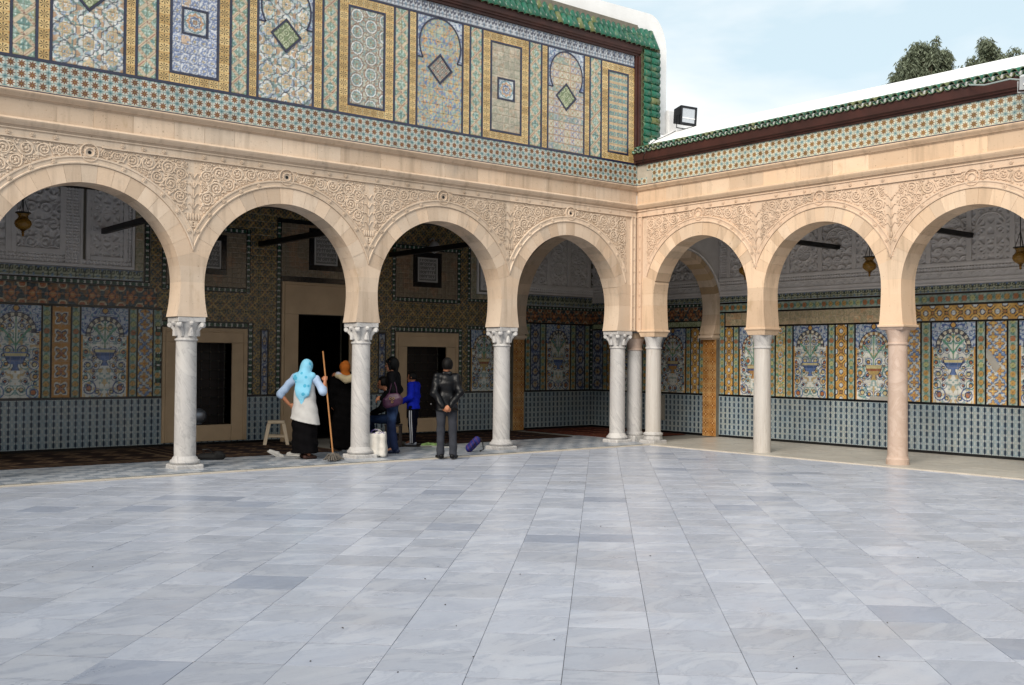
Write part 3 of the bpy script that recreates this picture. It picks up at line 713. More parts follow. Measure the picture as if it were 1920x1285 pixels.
def P_green(x, z, W, H):
    c = fill(x.shape, '#5f8672'); n = vn(x, z, 1 / .14, 3); put(c, n > .5, '#417a74'); put(c, vn(x, z, 30, 5) > .62, '#86a89a'); put(c, vn(x, z, 11, 9) > .74, '#8a8b58')
    p = x / W; q = z / W; u = np.abs(fr(p + q) - .5); v = np.abs(fr(p - q) - .5)
    for t in (u, v): put(c, t < .15, '#9c8a5e'); put(c, t < .12, '#b9a682')
    put(c, (np.minimum(u, v) < .045) & (fr((x - z) * 14) < .45), '#9a5f3f'); put(c, (u < .12) & (v < .12), '#b29a78'); put(c, (np.hypot(u, v) < .06), '#7b3f2c')
    d = np.hypot(fr(p * 4) - .5, fr(q * 4) - .5); put(c, (d < .17) & (u > .2) & (v > .2), '#b9c9c0'); return c
def P_quat(x, z, W, H):
    P = W / 1.5 / 2; c = fill(x.shape, WHT); put(c, vn(x, z, 16, 1) > .58, '#9db5b5'); put(c, vn(x, z, 26, 2) > .68, '#7d93ad'); put(c, vn(x, z, 22, 4) > .72, '#b99b70'); put(c, vn(x, z, 30, 6) > .70, '#5f8580')
    i = np.floor(x / P); sh = np.where(np.mod(i, 2) > .5, P * .5, 0)
    lx = (fr(x / P) - .5) * P; lz = (fr((z + sh) / P) - .5) * P
    d = np.minimum(np.minimum(np.hypot(lx - .24 * P, lz), np.hypot(lx + .24 * P, lz)), np.minimum(np.hypot(lx, lz - .24 * P), np.hypot(lx, lz + .24 * P))) - .235 * P
    put(c, (d < -.02) & (np.hypot(lx, lz) < .16 * P), '#b59058'); put(c, np.abs(np.hypot(lx, lz) - .22 * P) < .012, '#b9a06a'); put(c, np.abs(d) < .0075, '#3a4456')
    for s in (1, -1):
        ex = lx - s * .5 * P; put(c, (np.hypot(ex, lz - .5 * P) < .05) | (np.hypot(ex, lz + .5 * P) < .05), '#a87e52')
    t = vn(np.floor(x / .14), np.floor(z / .14), 1, 8); return c * (.88 + .2 * t[..., None])
def P_blue(x, z, W, H):
    T = .14; lx = fr(x / T) - .5; lz = fr(z / T) - .5; r = np.hypot(lx, lz); a = np.arctan2(lz, lx); k = _h(np.floor(x / T), np.floor(z / T), 4)
    c = fill(x.shape, '#bcc0c6'); m = np.abs(r - .3 - .06 * np.sin(4 * a)) < .07; put(c, m, '#5b709c'); put(c, (r < .14 + .06 * np.cos(6 * a)), '#9a8a5a'); put(c, (np.abs(np.abs(lx) - .5) + np.abs(np.abs(lz) - .5) < .22), '#5b709c'); put(c, vn(x, z, 60, 1) > .63, '#5b74a6')
    faded = k > .86; put(c, faded & (vn(x, z, 30, 2) > .4), '#bc9a72', .9); put(c, (k < .3), '#3a4f8a', .12); return c
def P_circ(x, z, W, H):
    T = .27; i = np.floor(x / T); sh = np.where(np.mod(i, 2) > .5, T / 2, 0); lx = fr(x / T) - .5; lz = fr((z + sh) / T) - .5; r = np.hypot(lx, lz)
    c = fill(x.shape, '#a8a791'); put(c, vn(x, z, 34, 2) > .55, '#6d8a88'); put(c, vn(x, z, 45, 7) > .62, '#8a6a50'); put(c, np.abs(r - .43) < .035, '#7a5a44'); put(c, np.abs(r - .37) < .03, '#c3cbc9'); put(c, np.abs(r - .28) < .025, '#4d7f8a'); put(c, (r < .2) & (vn(x, z, 50, 3) > .45), '#6c9080'); put(c, r < .06, '#8a5f38')
    return c
def P_flow(x, z, W, H):
    T = .28; c = fill(x.shape, '#9fa585'); put(c, vn(x, z, 30, 1) > .55, '#6f9489'); put(c, vn(x, z, 36, 3) > .66, '#4a6a9c'); put(c, vn(x, z, 42, 5) > .7, '#c08a44')
    for ox, oz in ((0, 0), (.14, .14)):
        lx = fr((x + ox) / T) - .5; lz = fr((z + oz) / T) - .5; r = np.hypot(lx, lz); a = np.arctan2(lz, lx); put(c, r < .13 + .09 * np.cos(8 * a), '#b8792c' if ox == 0 else '#b99a4a'); put(c, r < .04, '#4a3a28'); put(c, np.abs(r - .27) < .02, '#5a7fa8', .6)
    return c
def P_worn(x, z, W, H):
    k = _h(np.floor(x / .14), np.floor(z / .14), 2)[..., None]; c = fill(x.shape, '#a89d84') * (.85 + .3 * k); put(c, vn(x, z, 40, 2) > .55, '#8c8a72'); put(c, (k[..., 0] > .75) & (vn(x, z, 18, 3) > .4), '#a8825c', .6)
    lx = fr(x / .14) - .5; lz = fr(z / .14) - .5; r = np.hypot(lx, lz); put(c, np.abs(r - .3) < .04, '#84805f', .7); put(c, (r < .12), '#6f7f68', .6); put(c, vn(x, z, 6, 8) > .68, '#b9a58a', .5); return c
def P_x(x, z, W, H):
    T = .14; row = np.mod(np.floor(z / T), 4); lx = fr(x / T) - .5; lz = fr(z / T) - .5; c = fill(x.shape, '#b3aa95')
    bl = vn(np.floor(x / T), np.floor(z / T) * .6, 1, 3) > .42; d = np.abs(np.abs(lx) - np.abs(lz)); put(c, (d < .13) & bl, '#46649a'); put(c, (d < .11) & ~bl, '#8a8a58'); put(c, d < .035, '#bfae8c'); put(c, np.hypot(lx, lz) < .1, '#a5683a'); put(c, (np.minimum(.5 - np.abs(lx), .5 - np.abs(lz)) < .06), '#a9784c', .8); put(c, (row == 0) & (vn(x, z, 25, 2) > .5), '#4f8583', .6); return c
def P_teal(x, z, W, H):
    T = .105; lz = fr(z / .14) - .5; lx = fr(x / T) - .5; c = fill(x.shape, '#a3a07a'); put(c, (np.abs(lz) < .27) & (vn(x, z, 48, 2) > .4), '#4f8a82'); put(c, np.abs(np.abs(lz) - .42) < .09, '#b48e58'); put(c, np.abs(np.hypot(lx, lz) - .25) < .06, '#3a5f74'); put(c, np.hypot(lx, lz) < .08, '#a8793c'); return c
def P_palm(x, z, W, H, bg='#b3b9c2', fg=NAVY):
    T = .155; lx = np.abs(fr(x / T) - .5) * 2; q = z / H; c = fill(x.shape, bg); put(c, (lx < .10) & (q < .75), fg); d = np.abs(np.hypot(lx - .45, (q - .72) * 1.6) - .3); put(c, (d < .13) & (q > .35), fg); put(c, (np.hypot(lx - .9, (q - .28) * 1.5) < .22), '#5d7f9a'); put(c, (np.hypot(lx, (q - .82) * 1.6) < .16), '#4a6a94'); put(c, (q < .08) | (q > .94), '#8a97a8'); put(c, (np.abs(q - .2 - .12 * lx) < .05), fg, .8); return c
def P_spand(x, z, W, H):
    c = fill(x.shape, '#a9b3c0'); put(c, np.abs(vn(x, z, 14, 1) - .5) < .06, '#3f5890'); put(c, np.abs(vn(x, z, 21, 4) - .5) < .06, '#4d7f9a'); put(c, vn(x, z, 26, 2) > .75, '#3f5890'); return c
def P_gdot(x, z, W, H):
    c = fill(x.shape, '#73835a'); put(c, vn(x, z, 20, 3) > .55, '#8c9570'); T = .13; lx = fr(x / T) - .5; lz = fr(z / T) - .5; r = np.hypot(lx, lz); put(c, np.abs(r - .34) < .06, '#b5bd98'); put(c, r < .1, '#bcc2a0'); return c
def P_med(x, z, W, H):
    u = x / W * 2 - 1; v = z / H * 2 - 1; r = np.hypot(u, v); a = np.arctan2(v, u); c = fill(x.shape, '#b4bcbd'); put(c, np.abs(vn(x, z, 30, 1) - .5) < .09, '#4f6f9a'); put(c, np.abs(r - .86) < .06, '#4f7f86'); put(c, (np.abs(r - .62 - .08 * np.cos(8 * a)) < .1), '#b58248'); put(c, (np.abs(r - .42 - .06 * np.sin(8 * a)) < .06), '#34507e'); put(c, r < .2 + .03 * np.cos(8 * a), '#94683f'); put(c, r < .08, '#b8b29a'); return c
def P_check(x, z, W, H):
    T = W / 5; k = np.mod(np.floor(x / T) + np.floor(z / T), 2); lx = fr(x / T) - .5; lz = fr(z / T) - .5; r = np.hypot(lx, lz); a = np.arctan2(lz, lx); c = fill(x.shape, '#b9b3a4'); put(c, np.maximum(np.abs(lx), np.abs(lz)) > .40, '#3a3436'); put(c, (k > .5) & (r < .28 + .08 * np.cos(6 * a)), '#8a5038'); put(c, (k < .5) & (np.abs(r - .22) < .08), '#2f2f36'); return c

def field(F, par, name, a0, a1, z0, z1, fn, d=.006, tile=.14, n=9, seed=0, mask=None, kind='stuff', W=None, H=None):
    """A rectangle of real tiles (recessed joints, uneven faces) whose glaze carries the painted pattern fn."""
    ca_, cz = max(1, round((a1 - a0) / tile)), max(1, round((z1 - z0) / tile)); ta, tz = (a1 - a0) / ca_, (z1 - z0) / cz
    t = np.concatenate([[0, .035], np.linspace(.035, .965, n)[1:-1], [.965]])
    qa = np.concatenate([(i + t) * ta for i in range(ca_)] + [[ca_ * ta]]); qz = np.concatenate([(i + t) * tz for i in range(cz)] + [[cz * tz]])
    ja = np.concatenate([np.arange(ca_ * len(t)) % len(t) == 0, [True]]); jz = np.concatenate([np.arange(cz * len(t)) % len(t) == 0, [True]])
    A, Z = np.meshgrid(qa, qz); J = ja[None, :] | jz[:, None]
    ia = np.minimum((A / ta).astype(int), ca_ - 1); iz = np.minimum((Z / tz).astype(int), cz - 1)
    rnd = _h(ia + int(a0 * 50) + 999, iz + int(z0 * 50) + 7, seed + 17)
    c = fn(A, Z, W or (a1 - a0), H or (z1 - z0)).reshape(A.shape + (3,)); ds = .30 if F is NF else .16; c = c * (1 - ds) + ds * c.mean(-1, keepdims=True); c = (c * .9 + .1 * np.array((.36, .34, .29)) if F is NF else c * (1.12 if F is EBF else 1.0)); c = c * (1.2 if F is NF else 1.0); c = c * (.88 + .2 * rnd[..., None])
    put(c, J, '#8d8574', .75)
    D = np.where(J, d - .004, d + (rnd - .5) * .003)
    V = F.P((A + a0).ravel(), (Z + z0).ravel(), D.ravel())
    keep = None
    if mask is not None:
        ac = (A[:-1, :-1] + A[1:, 1:]) / 2 + a0; zc_ = (Z[:-1, :-1] + Z[1:, 1:]) / 2 + z0; keep = mask(ac, zc_)
    o = grid_obj(name, V, len(qa), len(qz), M_glaze, par, c.reshape(-1, 3), flip=F.flip, keep=keep)
    if kind: o['kind'] = kind
    return o
def unit_tile(mat, nm):
    b = MB(); e = .018; y = -.006
    vs = [(-.5 + e / 2, y + .002, -.5 + e / 2), (.5 - e / 2, y + .002, -.5 + e / 2), (.5 - e / 2, y + .002, .5 - e / 2), (-.5 + e / 2, y + .002, .5 - e / 2), (-.5 + e, y, -.5 + e), (.5 - e, y, -.5 + e), (.5 - e, y, .5 - e), (-.5 + e, y, .5 - e), (-.5 + e / 2, .004, -.5 + e / 2), (.5 - e / 2, .004, -.5 + e / 2), (.5 - e / 2, .004, .5 - e / 2), (-.5 + e / 2, .004, .5 - e / 2)]
    fs = [(4, 5, 6, 7)] + [(i, (i + 1) % 4, 4 + (i + 1) % 4, 4 + i) for i in range(4)] + [(8 + i, 8 + (i + 1) % 4, (i + 1) % 4, i) for i in range(4)]
    uvs = [[(vs[k][0] + .5, vs[k][2] + .5) for k in f] for f in fs]
    return b.add(vs, fs, uvs).mesh(nm, mat)
def joined_tiles(F, par, name, rects, mat, tile=.14, d=.006, seed=1):
    b = MB(); rv = random.Random(seed)
    for a0, a1, z0, z1 in rects:
        na, nz_ = max(1, round((a1 - a0) / tile)), max(1, round((z1 - z0) / tile)); ta, tz = (a1 - a0) / na, (z1 - z0) / nz_; ox = rv.randrange(100)
        for i in range(na):
            for j in range(nz_):
                e = .0016; x0, x1, y0, y1 = a0 + i * ta + e, a0 + (i + 1) * ta - e, z0 + j * tz + e, z0 + (j + 1) * tz - e; dd = d + rv.uniform(-.0012, .0012)
                vs = [F.p(x0, y0, dd), F.p(x1, y0, dd), F.p(x1, y1, dd), F.p(x0, y1, dd), F.p(x0, y0, d - .008), F.p(x1, y0, d - .008), F.p(x1, y1, d - .008), F.p(x0, y1, d - .008)]
                fs = [(0, 1, 2, 3)] + [(4 + k, 4 + (k + 1) % 4, (k + 1) % 4, k) for k in range(4)]
                U = [(ox + i + .02, j + .02), (ox + i + .98, j + .02), (ox + i + .98, j + .98), (ox + i + .02, j + .98)] * 2
                uv = [[U[k] for k in f] for f in fs]
                if F.flip: fs = [f[::-1] for f in fs]; uv = [u[::-1] for u in uv]
                b.add(vs, fs, uv)
    o = b.obj(name, mat, par); return stuff(o)
def single_tiles(F, par, name, mesh, cells, jitter=.0012, seed=3):
    rv = random.Random(seed); rz = 0 if F is NF or F is NBF else -PI / 2
    for a, z, wa, wz in cells:
        p = F.p(a, z, rv.uniform(-jitter, jitter)); inst(name, mesh, par, p, (rv.gauss(0, .003), 0, rz + rv.gauss(0, .003)), (wa, 1, wz))
def strip(F, par, a0, a1, z0, z1, mat=None, d=.011, nm='edge_strip'):
    b = MB(); b.fbox(F, a0, a1, z0, z1, -.01, d); return b.obj(nm, mat or M_line, par)
def ring_strip(F, par, c, z, r0, r1, t0, t1, mat, d=.012, nm='arch_line', ez=1.0):
    b = MB(); k = 36; vs = []; fs = []
    for i in range(k + 1):
        t = t0 + (t1 - t0) * i / k
        for r, dd in ((r0, 0), (r0, d), (r1, d), (r1, 0)): vs.append(F.p(c + r * math.cos(t), z + ez * r * math.sin(t), dd))
    for i in range(k):
        for q in range(3): f = (i * 4 + q, i * 4 + q + 1, (i + 1) * 4 + q + 1, (i + 1) * 4 + q); fs.append(f if F.flip else f[::-1])
    b.add(vs, fs); return b.obj(nm, mat, par)

# ------------------------------------------------------------------ north upper wall, sheathed in tiles
upN = thing('upper_wall', 'high wall sheathed in painted tile panels under a green tiled eave', 'tiled wall')
b = MB(); b.box(-16.2, -.0, .003, TH + .2, 5.262, 8.62); b.obj('wall_core', M_grout, upN)
ZA, ZB = 5.292, 5.702
u_star = unit_tile(M_star, 'star_tile'); T_ = .139; cells = []
for i in range(90):
    for j in range(3): cells.append((-.002 - (i + .5) * T_, ZA + (j + .5) * (ZB - ZA) / 3, T_, (ZB - ZA) / 3))
single_tiles(NF, upN, 'star_tile', u_star, cells)
joined_tiles(NF, upN, 'star_tile', [(-16.1, -.002 - 90 * T_, ZA, ZB)], M_star)
strip(NF, upN, -16.2, 0, 5.26, ZA, d=.014); strip(NF, upN, -16.2, -.1, ZB, 5.742, d=.012); strip(NF, upN, -16.2, -.1, 7.70, 7.735, d=.012)
field(NF, upN, 'palmette_tiles', -16.1, -.1, 7.735, 7.96, P_palm, tile=.155, n=9)
PZ0, PZ1 = 5.742, 7.70
yel = []; 
def vline(x, z0=PZ0, z1=PZ1, w=.034): strip(NF, upN, x - w / 2, x + w / 2, z0, z1)
def frame_panel(x0, x1, fn, centre=None):
    i0, i1, b0, b1 = x0 + .168, x1 - .168, PZ0 + .135, PZ1 - .15
    yel.extend([(x0, i0, PZ0, PZ1), (i1, x1, PZ0, PZ1), (i0, i1, PZ0, b0), (i0, i1, b1, PZ1)])
    for a, c in ((i0, i0 + .034), (i1 - .034, i1)): strip(NF, upN, a, c, b0, b1, d=.013)
    for a, c in ((b0, b0 + .034), (b1 - .034, b1)): strip(NF, upN, i0 + .034, i1 - .034, a, c, d=.013)
    m = (i0 + i1) / 2; zc_ = (b0 + b1) / 2 - .02; hs = .205
    msk = (lambda a, z: (np.abs(a - m) > hs) | (np.abs(z - zc_) > hs)) if centre else None
    field(NF, upN, 'tile_panel', i0 + .034, i1 - .034, b0 + .034, b1 - .034, fn, mask=msk, n=10)
    if centre:
        field(NF, upN, 'medallion', m - hs + .03, m + hs - .03, zc_ - hs + .03, zc_ + hs - .03, centre, tile=.175, n=16)
        for a, c, e, f in ((m - hs, m - hs + .03, zc_ - hs, zc_ + hs), (m + hs - .03, m + hs, zc_ - hs, zc_ + hs), (m - hs + .03, m + hs - .03, zc_ - hs, zc_ - hs + .03), (m - hs + .03, m + hs - .03, zc_ + hs - .03, zc_ + hs)): strip(NF, upN, a, c, e, f, d=.014)
def arch_panel(x0, x1, fn, dia):
    m = (x0 + x1) / 2; w_ = x1 - x0 - .034; r = w_ / 2 - .035; zc_ = 7.22; ez = 1.08
    zl = 6.955; ta = -math.asin((zc_ - zl) / (r * ez))
    inside = lambda a, z: (np.hypot(a - m, (z - zc_) / ez) < r) | (z < zl)
    hs = .275; dz = 6.80; notd = lambda a, z: np.abs(a - m) + np.abs(z - dz) > hs
    field(NF, upN, 'tile_panel', x0 + .017, x1 - .017, PZ0, PZ1, fn, mask=lambda a, z: inside(a, z) & notd(a, z), n=10)
    field(NF, upN, 'spandrel_tiles', x0 + .017, x1 - .017, zl, PZ1, P_spand, mask=lambda a, z: ~inside(a, z), n=10)
    ring_strip(NF, upN, m, zc_, r - .014, r + .014, ta, PI - ta, M_line, ez=ez)
    for s in (-1, 1):
        e = m + s * r * math.cos(ta); strip(NF, upN, min(e, m + s * w_ / 2), max(e, m + s * w_ / 2), zl - .014, zl + .014, d=.012)
    # diamond with its dark rim
    q = lambda h, d: [(m - h, dz), (m, dz - h), (m + h, dz), (m, dz + h)]
    b = MB()
    for i in range(4):
        o_, n_ = q(hs, 0), q(hs - .045, 0); j = (i + 1) % 4; b.prism(NF, [o_[i], o_[j], n_[j], n_[i]], 0, .014)
    b.obj('diamond_rim', M_line, upN)
    s2 = math.sqrt(.5); Fd = Fr(NF.p(m, dz, 0), (s2, 0, s2), (0, -1, 0)); Fd.ez = np.array((-s2, 0, s2)); k = (hs - .045) * s2
    field(Fd, upN, 'diamond', -k, k, -k, k, dia, tile=k * 2 / 4, n=8)
FR = [(-1.04, -.10), (-4.045, -2.928), (-7.03, -5.941), (-10.036, -8.904), (-13.1, -12.026)]
AR = [(-2.46, -1.511), (-5.481, -4.492), (-8.455, -7.489), (-11.515, -10.509), (-14.6, -13.6)]
FILL = [(P_teal, None), (P_worn, P_med), (P_circ, None), (P_blue, P_med), (P_circ, None)]
AFILL = [(P_x, P_gdot), (P_flow, P_check), (P_quat, P_gdot), (P_quat, P_gdot), (P_x, P_gdot)]
for (x0, x1), (f, ce) in zip(FR, FILL): frame_panel(x0 + .017, x1 - .017 if x1 < -.2 else x1, f, ce)
for (x0, x1), (f, dm) in zip(AR, AFILL): arch_panel(x0, x1, f, dm)
GR = [(-1.352, -1.04), (-2.928, -2.622), (-4.324, -4.045), (-5.941, -5.647), (-7.314, -7.03), (-8.904, -8.615), (-10.341, -10.036), (-12.026, -11.701), (-13.38, -13.1)]
YS = [(-1.511, -1.352), (-2.622, -2.46), (-4.492, -4.324), (-5.647, -5.481), (-7.489, -7.314), (-8.615, -8.455), (-10.509, -10.341), (-11.701, -11.515), (-13.6, -13.38)]
for x0, x1 in GR: field(NF, upN, 'lattice_tiles', x0 + .017, x1 - .017, PZ0, PZ1, P_green, n=10)
for x0, x1 in YS: yel.append((x0 + .017, x1 - .017, PZ0, PZ1))
for x in sorted({round(q, 3) for pr_ in FR + AR + GR + YS for q in pr_}): 
    if x < -.2: vline(x)
cells = []
for a0, a1, z0, z1 in yel:
    na, nz_ = max(1, round((a1 - a0) / .145)), max(1, round((z1 - z0) / .145))
    for i in range(na):
        for j in range(nz_): cells.append((a0 + (i + .5) * (a1 - a0) / na, z0 + (j + .5) * (z1 - z0) / nz_, (a1 - a0) / na, (z1 - z0) / nz_))
vis = [c for c in cells if c[0] > -12.3 and not (c[1] > 5.8 + (c[0] + 12.2) * .34 + .55)]
vis.sort(key=lambda c: c[0]); one = vis[:298]; rest = [c for c in cells if c not in set(one)]
single_tiles(NF, upN, 'border_tile', unit_tile(M_yellow, 'border_tile'), one)
joined_tiles(NF, upN, 'border_tile', [(a - w_ / 2, a + w_ / 2, z - h_ / 2, z + h_ / 2) for a, z, w_, h_ in rest], M_yellow, tile=.2)
# wooden eave boards
WP = [(7.955, .01), (7.96, .05), (8.0, .055), (8.005, .085), (8.03, .09), (8.05, .115), (8.17, .12), (8.175, .0)]
b = MB(); b.extr(NF, -16.2, .0, WP); b.obj('eave_board', M_wood, upN)
b = MB(); b.fbox(NF, -.098, -.045, 5.72, 7.955, -.02, .05); b.fbox(NF, -.045, .02, 5.72, 7.955, -.02, .085); b.obj('corner_post', M_wood, upN, bevel=.006)

def barrel(r, L_, th=.012, k=9, up=True):
    """half-round tile along +X, arch towards -Y (or +Y)"""
    b = MB(); vs = []; s = -1 if up else 1
    for x in (0, L_):
        tp = 1 - .05 * (x / L_)
        for rr in (r * tp, (r - th) * tp):
            for i in range(k): t = PI * i / (k - 1); vs.append((x, s * rr * math.sin(t), rr * math.cos(t)))
    fs = []
    for i in range(k - 1):
        fs += [(i, i + 1, 2 * k + i + 1, 2 * k + i), (k + i + 1, k + i, 3 * k + i, 3 * k + i + 1), (i + 1, i, k + i, k + i + 1), (2 * k + i, 2 * k + i + 1, 3 * k + i + 1, 3 * k + i)]
    b.add(vs, fs, None, 0)
    b.m = [1 if i % 4 == 2 else 0 for i in range(len(b.f))]
    return b.mesh('roof_tile', [M_green, M_tileend], 2)
rv = random.Random(31)
t_up = barrel(.074, .255)
# two courses hanging over the eave: +X of the tile -> up the slope, arch (-Y) -> outward
sl = Vector((0, .19, .42)).normalized(); out = Vector((0, -sl.z, sl.y)); xd = Vector((1, 0, 0))
rot = Matrix((sl, -out, sl.cross(-out))).transposed().to_euler()
bk = MB(); bk.add([(-16.2, -.10, 8.155), (.50, -.10, 8.155), (.50, .10, 8.60), (-16.2, .10, 8.60)], [(0, 1, 2, 3)]); bk.add([(-16.2, -.10, 8.15), (.50, -.10, 8.15), (.50, .2, 8.15), (-16.2, .2, 8.15)], [(3, 2, 1, 0)]); bk.obj('tile_bed', M_tileend, upN)
i = 0; x = .44
while x > -9.0:
    for q in range(2):
        p = Vector((x + rv.uniform(-.006, .006), -.125, 8.135)) + sl * (.232 * q + rv.uniform(-.008, .008)) + out * (.012 - .008 * q)
        inst('roof_tile', t_up, upN, p, rot, (1, .72, 1))
    x -= .142; i += 1
far_ = MB()
while x > -16: 
    for q in range(2):
        me = t_up; M4 = Matrix.Translation(Vector((x, -.125, 8.135)) + sl * .232 * q) @ rot.to_matrix().to_4x4(); far_.add([M4 @ v.co for v in me.vertices], [tuple(p.vertices) for p in me.polygons])
    x -= .142
stuff(far_.obj('roof_tile', M_green, upN))
t_h = barrel(.073, .258); z = 6.12
while z < 8.12:                                                  # stack of tiles down the east edge
    for q in range(2): inst('roof_tile', t_h, upN, (.05 + .235 * q + rv.uniform(-.004, .004), -.085, z + rv.uniform(-.003, .003)), (0, 0, rv.gauss(0, .006)), (1, .8, 1))
    z += .1385
b = MB(); b.box(.022, .58, -.085, .3, 6.0, 8.2); b.obj('tile_bed', M_tileend, upN)
# white mass of the roof behind
poly = [(-16.2, 5.3), (1.0, 5.3), (1.0, 8.25)] + [(.48 + .52 * math.cos(t), 8.25 + .74 * math.sin(t)) for t in np.linspace(.1, PI / 2, 10)] + [(-2.4, 8.93), (-16.2, 8.9)]
b = MB(); b.prism(Fr((0, .12, 0), (1, 0, 0), (0, -1, 0)), [(p[0], p[1]) for p in poly], -5.0, 0, 0, True); b.obj('roof', M_white, upN, smooth=True)
b = MB(); b.tube([(.22, -.02, 6.25), (.45, -.09, 6.16), (.68, -.05, 6.3)], [.1, .13, .15], 8); b.obj('whitewash_patch', M_white, upN, smooth=True)

# ------------------------------------------------------------------ east wing: star band, eave, white roof
upE = thing('upper_wall', 'low star tile band with dark eave board and white roof over the sunlit arcade', 'tiled wall')
b = MB(); b.box(.003, TH, -12, -.0, 5.262, 5.93); b.obj('wall_core', simple('patched_mortar', '#a59c8d', .9, .14, 5), upE)
u_se = unit_tile(M_star_e, 'star_tile'); cells = []
for i in range(62):
    for j in range(3):
        a = -.004 - (i + .5) * T_
        if (j == 1 and i < 3) or (j == 2 and i < 2) or (j == 0 and i == 2): continue
        cells.append((a, ZA + (j + .5) * (ZB - ZA) / 3, T_, (ZB - ZA) / 3))
single_tiles(EF, upE, 'star_tile', u_se, cells, seed=8)
joined_tiles(EF, upE, 'star_tile', [(-11.9, -.004 - 62 * T_, ZA, ZB)], M_star_e)
strip(EF, upE, -12, -.014, 5.26, ZA, d=.014)
WPE = [(5.70, .01), (5.703, .04), (5.735, .045), (5.74, .075), (5.76, .08), (5.78, .11), (5.925, .125), (5.93, .0)]
b = MB(); b.extr(EF, -12, -.0, WPE); b.obj('eave_board', M_wood, upE)
b = MB(); k = (0, 0)
pan = barrel(.064, .30, .012, 9, False); cov = barrel(.055, .28, .012, 9, True)
# pans lie along the slope of the roof: +X of the tile runs inward and up
sx = Vector((.95, 0, .31)).normalized(); up_ = Vector((-sx.z, 0, sx.x))
rotE = Matrix((sx, -up_, sx.cross(-up_))).transposed().to_euler()
a = -.06; n_ = 0; join = MB()
while a > -11.9:
    for me, of in ((pan, .0), (cov, .069)):
        p = Vector((-.17 + rv.uniform(-.006, .006), a - of, 5.975 + (.0 if me is pan else .012)))
        if a > -8.9: inst('roof_tile', me, upE, p, rotE)
        else: M4 = Matrix.Translation(p) @ rotE.to_matrix().to_4x4(); join.add([M4 @ v.co for v in me.vertices], [tuple(q.vertices) for q in me.polygons])
    a -= .138
stuff(join.obj('roof_tile', M_green, upE))
b = MB(); FE = Fr((0, 0, 0), (1, 0, 0), (0, -1, 0))
b.prism(FE, [(-.10, 6.012), (.9, 6.50), (1.25, 6.63), (1.7, 6.68), (3.2, 6.68), (3.2, 5.94), (-.08, 5.94)], -.119, 12.0, 0, True); b.obj('roof', M_white, upE)
b = MB(); b.box(.95, 1.9, .0, .1, 6.5, 7.02); b.obj('parapet', M_white, upE, bevel=.03)
# ------------------------------------------------------------------ gallery interiors
def P_dots(x, z, W, H):
    hz = W <= H; p = z if hz else x; q = x if hz else z; L_ = W if hz else H; T = .155
    lx = fr(p / T) - .5; lz = (q / L_ - .5) * L_ / T; r = np.hypot(lx, lz); k = vn(np.floor(p / T), p * 0, 1, 5); c = fill(x.shape, '#8d9c90'); put(c, vn(x, z, 26, 3) > .6, '#6d8a84'); put(c, r < .36, '#4a5a48'); put(c, r < .31, '#a9843f'); put(c, (r < .31) & (k > .6), '#9a6036'); put(c, (r < .31) & (k < .25), '#9aa06a'); put(c, r < .1, '#7a5a34'); put(c, (np.abs(lx) > .38) & (np.abs(lz) < .16), '#4d7f70'); return c
def P_yel4(x, z, W, H):
    T = .27; lx = (x / W - .5); lz = fr(z / T) - .5; ax, az = np.abs(lx), np.abs(lz); c = fill(x.shape, '#b98a34'); put(c, vn(x, z, 20, 3) > .62, '#c9a04e'); d = np.abs(ax - az); r = np.hypot(lx, lz)
    put(c, (np.hypot(ax - .5, az - 0) < .2) | (np.hypot(ax, az - .5) < .17), '#b9bfc0'); put(c, np.abs(np.hypot(ax - .5, az) - .2) < .03, NAVY); put(c, np.abs(np.hypot(ax, az - .5) - .17) < .03, NAVY); put(c, (d < .035) & (r > .1) & (r < .5), '#3d3a30'); put(c, r < .11, '#a06a2c'); put(c, np.abs(r - .12) < .025, '#3d3a30'); return c
def P_oct(x, z, W, H):
    T = .25; lx = x / W - .5; lz = fr(z / T) - .5; c = fill(x.shape, '#b8ad84'); put(c, vn(x, z, 34, 3) > .56, '#b48c3c'); put(c, vn(x, z, 40, 4) > .68, '#5c8a6c'); m = np.maximum(np.maximum(np.abs(lx), np.abs(lz)), (np.abs(lx) + np.abs(lz)) * .72); put(c, m < .26, '#3f6a8a'); put(c, m < .21, '#bcc0b6'); put(c, m < .13, '#b07a34'); return c
def P_lat(x, z, W, H):
    T = .24; c = fill(x.shape, '#aeb2ae'); put(c, vn(x, z, 30, 2) > .6, '#5d7aa4')
    for ox, oz in ((0, 0), (.5, .5)):
        lx = fr(x / T + ox) - .5; lz = fr(z / T + oz) - .5; r = np.hypot(lx, lz); a = np.arctan2(lz, lx); m = r < .27 + .09 * np.cos(4 * a); put(c, m, '#b58a3e'); put(c, np.abs(r - .27 - .09 * np.cos(4 * a)) < .03, '#3c4c6c'); put(c, r < .1, '#a5682e' if ox == 0 else '#c0a860')
    return c
def P_ros(x, z, W, H):
    T = H * .95 if H < W else W * .95; lx = fr(x / T) - .5; lz = fr(z / T) - .5; r = np.hypot(lx, lz); a = np.arctan2(lz, lx); c = fill(x.shape, '#2e4048'); put(c, vn(x, z, 16, 2) > .6, '#7a5a3a'); m = r < .3 + .1 * np.cos(6 * a); put(c, m, '#a5622e'); put(c, np.abs(r - .2) < .03, '#2e3038'); put(c, r < .09, '#b98a4a'); cx = .5 - np.abs(lx); cz = .5 - np.abs(lz); put(c, np.hypot(cx, cz) < .17, '#96552c'); put(c, (np.abs(np.hypot(cx, cz) - .2) < .03), '#b3a98a'); return c
def P_pal2(x, z, W, H): return P_palm(x, z, W, H, '#9aa088', '#2c3a30')
